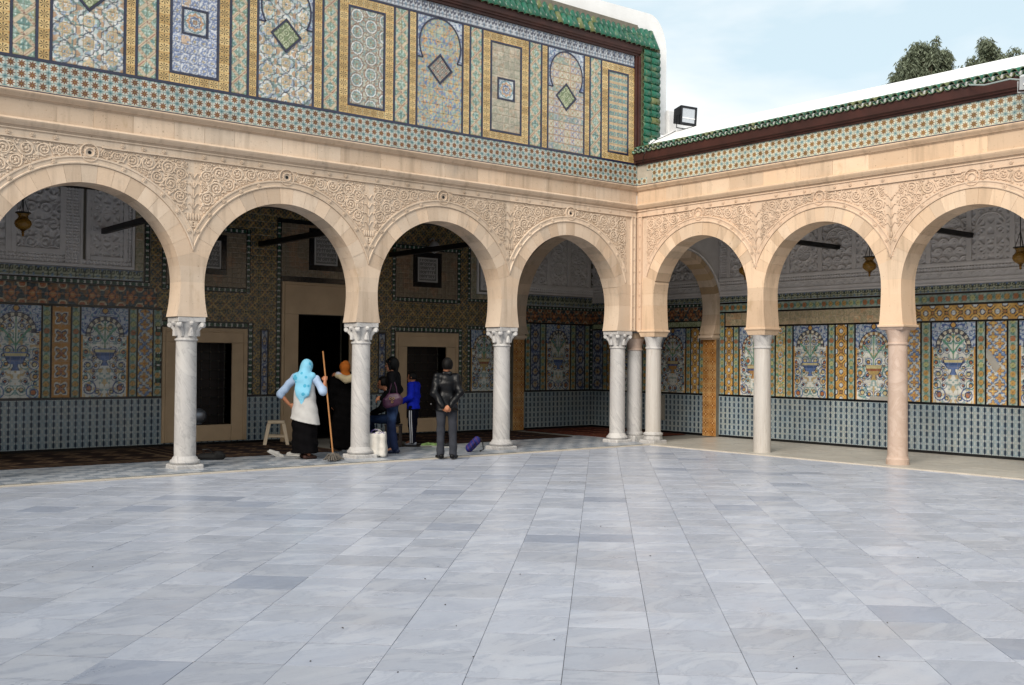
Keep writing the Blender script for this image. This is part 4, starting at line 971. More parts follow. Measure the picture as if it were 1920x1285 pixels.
def P_hour(x, z, W, H):
    hz = W > H; p = x if hz else z; q = (z / H if hz else x / W) - .5; T = .115; l = np.abs(fr(p / T) - .5); c = fill(x.shape, '#14181a'); put(c, (l > .5 - .10 - .28 * np.abs(q)) & (np.abs(q) < .22), '#b4b6b0'); put(c, (l < .3) & (np.abs(q) < .22), '#1e4a38'); return c
def P_floral(x, z, W, H):
    T = .27; c = fill(x.shape, '#33443c'); put(c, vn(x, z, 12, 2) > .6, '#283f47')
    for ox, oz, cc in ((0, 0, '#86693a'), (.5, .5, '#7f6638')):
        lx = fr(x / T + ox) - .5; lz = fr(z / T + oz) - .5; r = np.hypot(lx, lz); a = np.arctan2(lz, lx); put(c, np.abs(r - .30 - .05 * np.cos(8 * a)) < .06, cc); put(c, np.maximum(np.abs(lx), np.abs(lz)) < .13, '#8c4f2a' if ox == 0 else '#a5893f'); put(c, np.maximum(np.abs(lx), np.abs(lz)) < .07, '#3b3a34'); put(c, (np.abs(np.abs(lx) - np.abs(lz)) < .045) & (r > .36), '#a58a48')
    return c
def P_beige(x, z, W, H):
    T = .10; c = fill(x.shape, '#7a6b55'); put(c, vn(x, z, 4, 3) > .6, '#8c6a4c', .7); put(c, (np.abs(fr(x / T) - .5) > .45) | (np.abs(fr(z / T) - .5) > .45), '#6d5f4c'); put(c, np.hypot(fr(x / T) - .5, fr(z / T) - .5) < .12, '#6d6a50'); return c
def P_orn(x, z, W, H):
    T = .31; lx = x / W - .5; lz = fr(z / T) - .5; r = np.hypot(lx, lz); a = np.arctan2(lz, lx); c = fill(x.shape, '#a8762e'); m = r < .30 + .1 * np.cos(4 * a + PI); put(c, np.abs(r - .32 - .1 * np.cos(4 * a + PI)) < .06, '#b4b6b0'); put(c, np.abs(r - .25 - .1 * np.cos(4 * a + PI)) < .04, NAVY); put(c, r < .12, '#8a4a28'); return c
def P_blues(x, z, W, H):
    T = .3; lx = x / W - .5; lz = fr(z / T) - .5; r = np.hypot(lx, lz); a = np.arctan2(lz, lx); c = fill(x.shape, '#8f97a0'); put(c, vn(x, z, 28, 2) > .56, '#46587c'); put(c, np.abs(r - .32) < .06, '#2d3a5a'); put(c, r < .2 + .07 * np.cos(6 * a), '#a58a58'); put(c, r < .08, '#5a3a2a'); return c
def vase_fn(sd):
    rv = np.random.default_rng(sd); jit = rv.random(8)
    def fn(x, z, W, H):
        s = W / .8; X = np.abs(x - W / 2); c = fill(x.shape, '#c2c3bc'); sp = [(.26, .12, .12), (.10, .10, .09), (.30, .34, .10), (.17, .30, .07), (.28, .55, .11), (.14, .52, .08), (.31, .76, .09), (.13, .78, .11), (.26, .93, .08), (.12, 1.0, .08), (.10, 1.15, .09), (.22, 1.12, .07), (.07, 1.28, .05), (.33, .22, .06), (.34, .66, .06), (.2, .42, .06), (.2, .66, .06), (.34, .45, .05), (.33, .88, .05)]
        put(c, vn(X, z, 24, sd) > .66, '#6a8f90', .8); put(c, vn(X, z, 20, sd + 3) > .73, '#b39350', .8)
        sp = [(a_ + .05 * (_h(np.array(i_), np.array(3), sd) - .5), b_ + .07 * (_h(np.array(i_), np.array(9), sd) - .5), r_ * (.8 + .4 * _h(np.array(i_), np.array(5), sd))) for i_, (a_, b_, r_) in enumerate(sp)]
        for i, (cx, cz, r) in enumerate(sp):
            cx, r = cx * s, r * s; cz = cz * H / 1.5; rho = np.hypot(X - cx, z - cz); th = np.arctan2(z - cz, X - cx) / (2 * PI); q = fr(rho / (r * .5) - th * (1 if i % 2 else -1)); put(c, (rho < r) & (q < .31), ['#33477c', '#3f5f94', '#3d7c78', '#33477c'][(i + sd) % 4]); put(c, rho < r * .30, ['#b58a3c', '#a5622e', '#b9ab78'][(i + sd) % 3]); put(c, np.abs(rho - r * .34) < .008, '#2b3550')
        # stem and vase
        vz = .30 + .12 * jit[0]; t = (z / H - vz) / .13; hw = np.where((t > 0) & (t < 1), .06 + .12 * np.sqrt(np.clip(t, 0, 1)), np.where((t <= 0) & (t > -.5), .03 + .05 * np.clip(-t * 2 - .4, 0, 1), -1)) * s
        put(c, (X < .014) & (z / H > vz + .13) & (z / H < .9), '#4a7a5c'); m = X < hw; put(c, X < hw + .014, '#26304c'); put(c, m, ['#a5793c', '#4f6a9c', '#a58c50'][sd % 3]); put(c, m & (np.abs(t - .8) < .12), '#b9ae7c'); put(c, m & (np.abs(t - .5) < .12), ['#3f5488', '#34507e', '#8a4f34'][sd % 3])
        lf = np.abs(z / H - (vz + .2 + .9 * (X / W) - .9 * (X / W) ** 2)) < .016; put(c, lf & (X < .3 * s), '#4f8a72')
        # arch of alternating stones
        z0 = H * (.67 + .05 * jit[1]); Ra = W * .40; rho = np.hypot(X, z - z0); an = np.arctan2(z - z0, X)
        out = (z > z0) & (rho > Ra); cs = P_spand(X, z, W, H) * .9; c[out] = cs[out]
        ring = (np.abs(rho - Ra + .035 * s) < .035 * s) & (z > z0 - .02); alt = np.mod(np.floor((an / PI + .005) * 17), 2) > .5; put(c, ring & alt, '#bdb7a2'); put(c, ring & ~alt, ['#8a5a3c', '#4a4a50', '#8a6a3c'][sd % 3]); put(c, (np.abs(rho - Ra) < .009) & (z > z0 - .03), '#24304c'); put(c, (np.abs(rho - Ra + .07 * s) < .007) & (z > z0 - .03), '#24304c')
        put(c, (np.abs(z - z0 + .02) < .008) & (X > Ra - .08 * s), '#24304c'); edge = (X > W / 2 - .028) & (z < z0); put(c, edge, '#b4812e'); put(c, (np.hypot(X, z - H * .965) < .05), '#b58a3c'); put(c, np.abs(np.hypot(X, z - H * .965) - .05) < .01, '#26304c'); return c
    return fn

def minus(rect, holes):
    xs = sorted({rect[0], rect[1]} | {h for q in holes for h in q[:2] if rect[0] < h < rect[1]}); zs = sorted({rect[2], rect[3]} | {h for q in holes for h in q[2:] if rect[2] < h < rect[3]}); res = []
    for i in range(len(xs) - 1):
        run = None
        for j in range(len(zs) - 1):
            mx_, mz = (xs[i] + xs[i + 1]) / 2, (zs[j] + zs[j + 1]) / 2; hit = any(h[0] < mx_ < h[1] and h[2] < mz < h[3] for h in holes)
            if not hit: run = (run[0], zs[j + 1]) if run else (zs[j], zs[j + 1])
            if (hit or j == len(zs) - 2) and run: res.append((xs[i], xs[i + 1], run[0], run[1])); run = None
    return res

gwN = thing('gallery_wall', 'shaded back wall with stone doorway, two barred windows and dark floral tiles', 'wall')
gwE = thing('gallery_wall', 'back wall of the sunlit gallery with vase tile panels under carved white stucco', 'wall')
WL, DR, WR = (-8.03, -6.98, .39, 1.96), (-5.56, -4.38, 0, 2.57), (-2.93, -1.88, .38, 1.95)
WLf, DRf, WRf = (-8.35, -6.66, .08, 2.24), (-5.93, -4.01, 0, 3.22), (-3.22, -1.54, .075, 2.26)
b = MB()
for q in minus((-16.3, D2 + .3, -.1, 4.75), [WL, DR, WR]): b.fbox(NBF, *q, -.35, 0)
b.obj('wall_core', M_grout, gwN)
b = MB(); b.fbox(EBF, -12.3, D1 + .3, -.1, 4.75, -.35, 0); b.obj('wall_core', M_grout, gwE)
FEAT = [WLf, DRf, WRf]
def fld(F, par, nm, a0, a1, z0, z1, fn, n=8, tile=.14, holes=(), d=.006, seed=0):
    hs = [h for h in holes if h[0] < a1 and h[1] > a0 and h[2] < z1 and h[3] > z0]
    msk = None
    if hs:
        def msk(a, z):
            k = np.ones(a.shape, bool)
            for h in hs: k &= ~((a > h[0]) & (a < h[1]) & (z > h[2]) & (z < h[3]))
            return k
    return field(F, par, nm, a0, a1, z0, z1, fn, d, tile, n, seed, msk)
def line_v(F, par, a, z0, z1, w_=.028, m=None): strip(F, par, a - w_ / 2, a + w_ / 2, z0, z1, m or M_black, .010)
def line_h(F, par, a0, a1, z, w_=.035, m=None): strip(F, par, a0, a1, z - w_ / 2, z + w_ / 2, m or M_black, .0115)
ZP, ZT = .955, 2.45
# north wall -------------------------------------------------------
joined_tiles(NBF, gwN, 'dado_tile', minus((-16.2, -.0, .06, .915), FEAT) + [(.3, D2, .06, .915)], M_dado, .122)
for r in minus((-16.2, D2, .012, .06), FEAT): strip(NBF, gwN, *r, M_black)
for r in minus((-16.2, D2, .915, ZP), FEAT): strip(NBF, gwN, *r, M_black)
def seq(F, par, items, z0, z1, holes=()):
    """items: (a0, a1, fn, n, tile); black joint lines are laid between neighbours"""
    for a0, a1, fn, n, tl in items:
        fld(F, par, 'vase_panel' if n > 12 else 'tile_strip', a0, a1, z0, z1, fn, n, tl, holes)
    ed = sorted((i[0], i[1]) for i in items)
    for k in range(len(ed) - 1):
        g = ed[k + 1][0] - ed[k][1]
        if 0 < g < .08: strip(F, par, ed[k][1], ed[k + 1][0], z0, z1, M_black, .010)
V = lambda a0, a1, s: (a0, a1, vase_fn(s), 16, .16)
Dt = lambda a0, a1: (a0, a1, P_dots, 9, .155)
seq(NBF, gwN, [Dt(-8.51, -8.36), (-8.80, -8.53, P_lat, 9, .135), Dt(-8.955, -8.825), V(-9.81, -8.98, 4), Dt(-9.965, -9.835), (-10.30, -9.99, P_orn, 10, .155), Dt(-10.455, -10.325), V(-11.30, -10.48, 1), Dt(-11.455, -11.325), (-11.79, -11.48, P_orn, 10, .155), Dt(-11.95, -11.815), V(-12.8, -11.975, 2), Dt(-12.96, -12.825), (-13.3, -12.985, P_orn, 10, .155)], ZP, 2.555)
fld(NBF, gwN, 'tile_strip', -16.2, -13.33, ZP, 2.555, P_floral)
line_h(NBF, gwN, -16.2, -8.35, 2.575)
fld(NBF, gwN, 'rosette_tiles', -16.2, -8.46, 2.595, 2.95, P_ros, 10, .175)
fld(NBF, gwN, 'hourglass_border', -16.2, -8.60, 2.96, 3.06, P_hour, 12, .115); fld(NBF, gwN, 'hourglass_border', -8.70, -8.60, 3.06, 4.65, P_hour, 12, .1)
fld(NBF, gwN, 'palmette_tiles', -16.2, -8.72, 3.065, 3.255, P_pal2, 10, .19); fld(NBF, gwN, 'palmette_tiles', -8.87, -8.715, 3.26, 4.65, P_worn, 8)
hl = [(-8.48, -6.53, ZP, 2.37), (-8.38, -6.60, 2.94, 4.20), (-6.05, -3.86, .9, 4.48), (-3.34, -1.42, ZP, 2.385), (-3.32, -1.48, 2.93, 4.18)]
fld(NBF, gwN, 'floral_tiles', -8.585, -1.28, ZP, 4.65, P_floral, 9, .135, hl + [(-8.6, -8.36, 0, 2.57), (-8.6, -8.46, 2.57, 2.95), (-6.38, -6.20, .9, 2.24), (-3.66, -3.46, .9, 2.30)])
for (a0, a1, z0, z1), w_ in (((-8.48, -6.53, ZP, 2.37), .12), ((-3.34, -1.42, ZP, 2.385), .115)):
    for r in ((a0, a0 + w_, z0, z1), (a1 - w_, a1, z0, z1), (a0 + w_, a1 - w_, z1 - w_, z1)): fld(NBF, gwN, 'hourglass_border', *r, P_hour, 12, .115)
for (a0, a1, z0, z1) in ((-8.38, -6.60, 2.94, 4.20), (-3.32, -1.48, 2.93, 4.18)):
    w_ = .1; m = (a0 + a1) / 2; pl = (m - .27, m + .27, 3.38, 3.93); fo = (pl[0] - .11, pl[1] + .11, pl[2] - .11, pl[3] + .11)
    for r in ((a0, a0 + w_, z0, z1), (a1 - w_, a1, z0, z1), (a0 + w_, a1 - w_, z1 - w_, z1), (a0 + w_, a1 - w_, z0, z0 + w_)): fld(NBF, gwN, 'hourglass_border', *r, P_hour, 12, .115)
    fld(NBF, gwN, 'plain_tiles', a0 + w_, a1 - w_, z0 + w_, z1 - w_, P_beige, 8, .1, [fo])
fld(NBF, gwN, 'plain_tiles', -5.94, -3.97, 3.33, 4.40, P_beige, 8, .1, [(-5.33, -4.56, 3.48, 4.34)])
for r in ((-6.05, -5.94, ZP, 4.40), (-3.97, -3.86, ZP, 4.40)): fld(NBF, gwN, 'hourglass_border', *r, P_hour, 12, .115)
line_h(NBF, gwN, -6.05, -3.86, 4.44, .08); line_h(NBF, gwN, -5.94, -3.97, 3.28, .10)
for a0, a1 in ((-6.38, -6.20), (-3.66, -3.46)):
    fld(NBF, gwN, 'tile_strip', a0 + .03, a1 - .03, ZP, 2.22, P_blues, 9, .13); [strip(NBF, gwN, q, q + .03, ZP, 2.25, M_black) for q in (a0, a1 - .03)]; strip(NBF, gwN, a0 + .03, a1 - .03, 2.22, 2.25, M_black)
# right-hand bay of the north wall
seq(NBF, gwN, [(-1.28, -1.20, P_hour, 12, .115), V(-1.17, -.42, 5), (-.39, -.30, P_hour, 12, .115)], ZP, 2.36)
fld(NBF, gwN, 'hourglass_border', -1.28, -.30, 2.37, 2.45, P_hour, 12, .115); fld(NBF, gwN, 'floral_tiles', -1.28, .0, 2.46, 3.0, P_floral, 9, .135); fld(NBF, gwN, 'floral_tiles', -.29, .0, ZP, 2.45, P_floral, 9, .135)
fld(NBF, gwN, 'hourglass_border', -1.28, .0, 3.0, 3.07, P_hour, 12, .115); fld(NBF, gwN, 'hourglass_border', -1.28, -1.2, 3.07, 4.65, P_hour, 12, .115); fld(NBF, gwN, 'palmette_tiles', -1.19, 0, 3.075, 3.18, P_worn, 8, .12); fld(NBF, gwN, 'palmette_tiles', -1.19, -1.03, 3.185, 4.65, P_worn, 8)
# corner bay
seq(NBF, gwN, [(.33, .43, P_hour, 12, .115), Dt(.455, .60), (.625, .90, P_blues, 9, .14), Dt(.925, 1.08), V(1.11, 1.89, 7), Dt(1.92, 2.07), (2.095, 2.37, P_blues, 9, .14), Dt(2.395, 2.54), (2.56, 2.655, P_hour, 12, .115)], ZP, 2.55)
line_h(NBF, gwN, .3, D2, 2.565); fld(NBF, gwN, 'rosette_tiles', .3, D2, 2.585, 2.90, P_ros, 10, .16); fld(NBF, gwN, 'hourglass_border', .3, D2, 2.905, 2.98, P_hour, 12, .115); fld(NBF, gwN, 'palmette_tiles', .3, D2, 2.985, 3.25, P_pal2, 10, .19)

# stone surrounds, doorway, barred windows ------------------------
def surround(name, o, i, sill=True):
    t = bpy.data.objects.new(name, None); link(t, gwN); t.empty_display_size = .1
    def pc(nm, r, d): b = MB(); b.fbox(NBF, *r, -.3, d); b.obj(nm, M_frame, t, bevel=.008)
    pc('jamb', (o[0], i[0], o[2], i[3]), .03); pc('jamb', (i[1], o[1], o[2], i[3]), .03); pc('lintel', (o[0], o[1], i[3] + .002, o[3]), .031)
    if sill: pc('sill', (i[0] + .002, i[1] - .002, o[2], i[2]), .029)
    b = MB()
    e = .055; w_ = .03
    for r in ((o[0] + e, o[0] + e + w_, o[2] + .02, o[3] - e), (o[1] - e - w_, o[1] - e, o[2] + .02, o[3] - e), (o[0] + e + w_, o[1] - e - w_, o[3] - e - w_, o[3] - e)): b.fbox(NBF, *r, .02, .048)
    b.obj('moulding', M_frame, t, bevel=.006); return t
t1 = surround('window', WLf, WL); t2 = surround('door_surround', DRf, DR, False); t3 = surround('window', WRf, WR)
for t, q in ((t1, WL), (t3, WR)):
    b = MB(); b.fbox(NBF, q[0], q[1], q[2], q[3], -.42, -.335); b.obj('dark_panel', M_wood2, t)  # dark panel put in for the unlit space behind the bars
    b = MB(); n = 6
    for k in range(1, n): a = q[0] + (q[1] - q[0]) * k / n; b.tube([NBF.p(a, q[2], -.2), NBF.p(a, q[3], -.2)], .009, 6)
    for k in range(1, 9):
        z = q[2] + (q[3] - q[2]) * k / 9; b.tube([NBF.p(q[0], z, -.2), NBF.p(q[1], z, -.2)], .009, 6)
    b.obj('grille', M_dark, t)
    b = MB()
    for k in range(1, n):
        for j in range(1, 9): b.ball(NBF.p(q[0] + (q[1] - q[0]) * k / n, q[2] + (q[3] - q[2]) * j / 9, -.195), .02, 6)
    stuff(b.obj('boss', simple('brass_boss', '#4a4238', .35, .2, 9, .0, .8), t))
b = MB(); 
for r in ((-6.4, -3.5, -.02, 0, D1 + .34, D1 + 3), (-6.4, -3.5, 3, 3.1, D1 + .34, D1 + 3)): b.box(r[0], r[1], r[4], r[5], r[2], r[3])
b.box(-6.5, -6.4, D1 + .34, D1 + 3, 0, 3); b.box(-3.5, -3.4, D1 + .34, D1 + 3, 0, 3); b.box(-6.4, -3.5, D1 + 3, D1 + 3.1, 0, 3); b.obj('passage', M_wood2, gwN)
b = MB(); b.ball((-7.55, D1 + .19, .55), (.16, .12, .15), 16); b.lathe([(.05, .39), (.07, .40), (.05, .42)], (-7.55, D1 + .19, 0), 12); o = b.obj('metal_urn', simple('dull_pewter', '#8a8f98', .4, .1, 5, .05, .7), None, smooth=True); tag(o, 'pewter coloured round urn on the sill behind the bars of the left window', 'urn')

# carved stucco ----------------------------------------------------
def stucco(F, par, a0, a1, z0, z1, kind, d=.004, dep=.034, res=.011, seed=0, top=None, nm='stucco_panel'):
    na, nz_ = int((a1 - a0) / res) + 2, int((z1 - z0) / res) + 2; A, Z = np.meshgrid(np.linspace(a0, a1, na), np.linspace(z0, z1, nz_)); h = np.zeros(A.shape); x = A - (a0 + a1) / 2; z = Z - z0
    if kind == 'girih':
        P = .17
        for k in range(4):
            t = k * PI / 4; q = fr((x * math.cos(t) + z * math.sin(t)) / P) - .5; h = np.maximum(h, np.abs(q) < .15)
        lx = fr(x / (P * 2)) - .5; lz = fr(z / (P * 2)) - .5; r = np.hypot(lx, lz); h = np.where(r < .17, (np.abs(r - .12) < .045) * 1.0, h)
    elif kind == 'leaf':
        X = np.abs(x); h = (np.abs(vn(X, z, 9, seed) - .5) < .085) * .8; h = np.maximum(h, (vn(X, z, 15, seed + 2) > .66) * 1.0); T = .24; lx = fr(x / T) - .5; row = np.floor(z / .3); lz = fr(z / .3); q = np.hypot(np.where(np.mod(row, 2) > .5, fr(x / T + .5) - .5, lx) * T, (lz - .35) * .3); h = np.maximum(h, (np.abs(q - .085) < .016) * 1.3); h = np.maximum(h, (q < .035) * 1.2)
    elif kind == 'scale':
        T = .2; row = np.floor(z / .17); lx = np.where(np.mod(row, 2) > .5, fr(x / T + .5), fr(x / T)) - .5; lz = fr(z / .17); q = np.hypot(lx * T, lz * .17); h = (np.abs(q - .095) < .014) * 1.2; h = np.maximum(h, (np.abs(q - .06) < .012) * .8); h = np.maximum(h, (q < .03) * 1.0); h = np.maximum(h, (vn(x, z, 24, seed) > .62) * .5)
    elif kind == 'fret':
        h = 1 - ((np.abs(fr(x / .06) - .5) < .3) & (np.abs(fr(z / .055) - .5) < .32)) * 1.0
    elif kind == 'disc':
        P = .13; h = np.zeros(A.shape)
        for k_ in range(4):
            t = k_ * PI / 4 + .39; q = fr((x * math.cos(t) + z * math.sin(t)) / P) - .5; h = np.maximum(h, (np.abs(q) < .14) * .8)
        zc_ = (z1 - z0) * .35
        for cz, rr in ((zc_, .17), ((z1 - z0) * .78, .13)): q = np.hypot(x, z - cz); h = np.where(q < rr, ((fr(q / .035) < .45) | (fr(np.arctan2(z - cz, x) * 6 / PI) < .3)) * .8, h); h = np.maximum(h, (np.abs(q - rr) < .016) * 1.5)
    h = np.clip(h, 0, 1.5); k = np.array(h)
    h[1:-1, 1:-1] = (k[1:-1, 1:-1] * 2 + k[:-2, 1:-1] + k[2:, 1:-1] + k[1:-1, :-2] + k[1:-1, 2:]) / 6
    D = d + dep * h; keep = top(A, Z) if top is not None else None
    if keep is not None: keep = keep[:-1, :-1]
    return stuff(grid_obj(nm, F.P(A.ravel(), Z.ravel(), D.ravel()), na, nz_, M_stucco, par, smooth=False, flip=F.flip, keep=keep))
def bars(F, par, rects, d=.045, nm='stucco_frame'):
    for i, r in enumerate(rects): b = MB(); b.fbox(F, *r, -.01, d + .0015 * (i % 3)); b.obj(nm, M_stucco, par, bevel=.008)
def frame_rects(a0, a1, z0, z1, w_): return [(a0, a0 + w_, z0, z1), (a1 - w_, a1, z0, z1), (a0 + w_, a1 - w_, z0, z0 + w_)]
def lobed(F, par, c, z, r, d=.04):
    b = MB()
    pts = [F.p(c + r * math.cos(t), z + r * .9 * math.sin(t), d * .7) for t in np.linspace(0, PI, 18)]; b.tube(pts, .024, 6)
    for s in (-1, 1): b.tube([F.p(c + s * r, z, d * .7), F.p(c + s * (r + .07), z + .02, d * .7), F.p(c + s * (r + .1), z - .05, d * .7)], .022, 6)
    return b.obj('lobed_arch', M_stucco, par, smooth=True)
# north-west bay
a = -8.895
bars(NBF, gwN, [(-16.2, a, 3.262, 3.315), (a - .05, a, 3.315, 4.65)] + [(x, x + .045, 3.315, 4.65) for x in (-9.86, -12.3, -14.3)], .05)
stucco(NBF, gwN, -9.815, a - .05, 3.315, 3.40, 'fret'); stucco(NBF, gwN, -9.03, a - .05, 3.40, 4.65, 'fret')
bars(NBF, gwN, frame_rects(-9.76, -9.03, 3.40, 4.65, .075), .055); stucco(NBF, gwN, -9.685, -9.105, 3.475, 4.65, 'girih', seed=1)
stucco(NBF, gwN, -10.12, -9.86, 3.315, 4.65, 'fret'); stucco(NBF, gwN, -12.25, -10.12, 3.315, 3.46, 'fret')
bars(NBF, gwN, frame_rects(-11.0, -10.12, 3.46, 4.65, .09), .06); stucco(NBF, gwN, -10.91, -10.21, 3.55, 4.65, 'leaf', dep=.05, seed=3)
bars(NBF, gwN, frame_rects(-12.0, -11.0, 3.46, 4.65, .09), .058); stucco(NBF, gwN, -11.91, -11.09, 3.55, 4.65, 'girih', seed=3); stucco(NBF, gwN, -16.2, -12.3, 3.315, 4.65, 'leaf', res=.03)
# bay beside the pilaster, corner bay
bars(NBF, gwN, frame_rects(-1.03, -.02, 3.19, 4.65, .05), .04); bars(NBF, gwN, frame_rects(-.93, -.06, 3.28, 4.65, .07), .05); stucco(NBF, gwN, -.86, -.13, 3.35, 4.65, 'leaf', seed=6)
bars(NBF, gwN, [(.3, D2, 3.262, 3.31), (.3, D2, 3.42, 3.50)], .05); stucco(NBF, gwN, .3, D2, 3.31, 3.42, 'fret')
cx = [.46, 1.13, 1.80, 2.48]
for i in range(3):
    stucco(NBF, gwN, cx[i] + .05, cx[i + 1] - .05, 3.50, 4.65, ['leaf', 'disc', 'leaf'][i], seed=i + 2); lobed(NBF, gwN, (cx[i] + cx[i + 1]) / 2, 4.15, .25)
bars(NBF, gwN, [(x - .05, x + .05, 3.5, 4.65) for x in cx], .06, 'colonnette')
# inscription slabs on the shaded wall
M_ins = simple('carved_white_slab', '#a9a6a2', .7, .08, 5, .1)
M_ins_shade = simple('carved_slab_shade', '#6f6d6a', .8, .1, 9, .1)  # ground darkened so its colour carries the shade behind the raised strokes
def inscription(a0, a1, z0, z1, lab):
    fo = [(a0 - .11, a1 + .11, z1, z1 + .11), (a0 - .11, a1 + .11, z0 - .11, z0), (a0 - .11, a0, z0, z1), (a1, a1 + .11, z0, z1)]
    t = bpy.data.objects.new('inscription_slab', None); link(t, gwN); t['label'] = lab
    b = MB(); [b.fbox(NBF, *r, 0, .02) for r in fo]; b.obj('dark_frame', M_black, t, bevel=.005)
    b = MB(); b.fbox(NBF, a0, a1, z0, z1, 0, .018); b.obj('slab', M_ins_shade, t)
    b = MB(); e = .035
    for r in ((a0 + .012, a0 + e, z0 + .012, z1 - .012), (a1 - e, a1 - .012, z0 + .012, z1 - .012), (a0 + e, a1 - e, z1 - e, z1 - .012), (a0 + e, a1 - e, z0 + .012, z0 + e)): b.fbox(NBF, *r, .01, .03)
    rv2 = random.Random(int(a0 * 100)); nl = int((z1 - z0) / .105)
    for l in range(nl):                                           # rows of raised script-like strokes
        zz = z0 + .07 + l * (z1 - z0 - .1) / nl; x = a0 + .06
        while x < a1 - .07:
            k = rv2.random(); w_ = rv2.uniform(.03, .06)
            b.tube([NBF.p(x, zz + .035, .02), NBF.p(x + w_ * .3, zz + .006, .022), NBF.p(x + w_ * .8, zz + .012, .022), NBF.p(x + w_, zz + (.06 if k > .5 else .03), .02)], .0085, 5)
            if k > .6: b.tube([NBF.p(x + w_, zz + .01, .02), NBF.p(x + w_ + .005, zz + .075, .02)], .008, 5)
            elif k < .25: b.ball(NBF.p(x + w_ * .5, zz + .055, .02), .011, 5)
            x += w_ + .016
    b.obj('relief', M_ins, t)
inscription(-7.76, -7.22, 3.38, 3.93, 'white carved slab above the left window'); inscription(-5.22, -4.67, 3.59, 4.23, 'tallest carved slab above the doorway'); inscription(-2.67, -2.13, 3.38, 3.93, 'white carved slab above the right window')

# east wall --------------------------------------------------------
PIL = (.02, .42, 0, 2.29)
joined_tiles(EBF, gwE, 'dado_tile', [(-11.9, .02, .06, .915), (.42, D1, .06, .915)], M_dado, .122)
for z0, z1 in ((.012, .06), (.915, ZP)): [strip(EBF, gwE, p, q, z0, z1, M_black) for p, q in ((-11.9, .02), (.42, D1))]
Y4 = lambda a0, a1: (a0, a1, P_yel4, 10, .135)
seq(EBF, gwE, [Dt(-.13, -.0), Y4(-.36, -.155), Dt(-.515, -.385), V(-1.30, -.545, 3), Dt(-1.475, -1.33), (-1.74, -1.505, P_oct, 10, .125), Dt(-1.92, -1.765), V(-2.76, -1.95, 1), Dt(-2.925, -2.79), Y4(-3.205, -2.955), Dt(-3.375, -3.235), V(-4.20, -3.405, 2), Dt(-4.375, -4.23), (-4.77, -4.405, P_lat, 9, .125), Dt(-4.97, -4.80), V(-5.83, -5.0, 4), Dt(-6.0, -5.86), (-6.39, -6.03, P_lat, 9, .125), Dt(-6.58, -6.42), V(-7.42, -6.61, 5), Dt(-7.58, -7.45), (-7.95, -7.61, P_lat, 9, .125), Dt(-8.1, -7.98), V(-8.95, -8.13, 3)], ZP, 2.43)
fld(EBF, gwE, 'tile_strip', -11.9, -8.98, ZP, 2.43, P_lat, 6)
line_h(EBF, gwE, -11.9, -.12, 2.445, .03); line_v(EBF, gwE, -.142, ZP, 2.74, .025)
fld(EBF, gwE, 'flower_band', -4.35, -.155, 2.462, 2.74, lambda x, z, W, H: P_worn(x, z, W, H) * np.array((1.12, 1.0, .88)), 10, .14); fld(EBF, gwE, 'flower_band', -11.9, -4.35, 2.462, 2.74, lambda x, z, W, H: P_yel4(z, x, H, W), 10, .14)
fld(EBF, gwE, 'tile_strip', -.13, 0, 2.43, 2.755, P_dots, 9, .155)
line_h(EBF, gwE, -11.9, 0, 2.756, .03); fld(EBF, gwE, 'dot_band', -11.9, 0, 2.772, 2.945, P_dots, 9, .155); line_h(EBF, gwE, -11.9, 0, 2.96, .03); fld(EBF, gwE, 'palmette_tiles', -11.9, 0, 2.976, 3.115, P_pal2, 10, .14)
seq(EBF, gwE, [Dt(.45, .585), Y4(.61, .83), Dt(.855, .98), V(1.005, 1.78, 6), Dt(1.805, 1.94), Y4(1.965, 2.19), Dt(2.215, 2.35), V(2.375, 3.15, 1), Dt(3.175, 3.3), Y4(3.325, 3.55), Dt(3.575, 3.70), (3.725, 4.08, P_blues, 9, .14)], ZP, 2.43)
line_h(EBF, gwE, .42, D1, 2.445, .03); fld(EBF, gwE, 'dot_band', .42, D1, 2.462, 2.58, P_gdot, 8); fld(EBF, gwE, 'rosette_tiles', .42, D1, 2.6, 2.90, P_ros, 10, .15); line_h(EBF, gwE, .42, D1, 2.59, .02); fld(EBF, gwE, 'hourglass_border', .42, D1, 2.91, 2.98, P_hour, 12, .115); fld(EBF, gwE, 'palmette_tiles', .42, D1, 2.985, 3.115, P_pal2, 10, .14)
# stucco of the east wall
for q0, q1 in ((-11.9, 0), (.42, D1)):
    b = MB(); b.extr(EBF, q0, q1, [(3.117, 0), (3.12, .03), (3.15, .035), (3.155, .018), (3.20, .02), (3.205, .035), (3.225, .035), (3.23, .012)]); b.extr(EBF, q0, q1, [(3.33, .012), (3.335, .03), (3.36, .032), (3.365, .01)]); b.extr(EBF, q0, q1, [(3.445, .01), (3.45, .04), (3.49, .055), (3.52, .05), (3.525, 0)]); b.obj('stucco_ledge', M_stucco, gwE, smooth=True)
    stucco(EBF, gwE, q0, q1, 3.23, 3.33, 'scale', dep=.01, res=.014); stucco(EBF, gwE, q0, q1, 3.365, 3.445, 'fret', dep=.035)
pc = [-.27, -1.05, -1.83, -2.61, -3.39, -4.17, -4.95, -5.73, -6.51, -7.29, -8.07, -8.85]
for i in range(len(pc) - 1):
    stucco(EBF, gwE, pc[i + 1] + .045, pc[i] - .045, 3.525, 4.65, ['scale', 'girih', 'disc', 'scale', 'girih', 'disc'][i % 6], dep=.035, seed=i + 1); lobed(EBF, gwE, (pc[i] + pc[i + 1]) / 2, 4.12, .27)
bars(EBF, gwE, [(x - .045, x + .045, 3.525, 4.65) for x in pc], .06, 'colonnette'); stucco(EBF, gwE, -11.9, -8.9, 3.525, 4.65, 'leaf', res=.04)
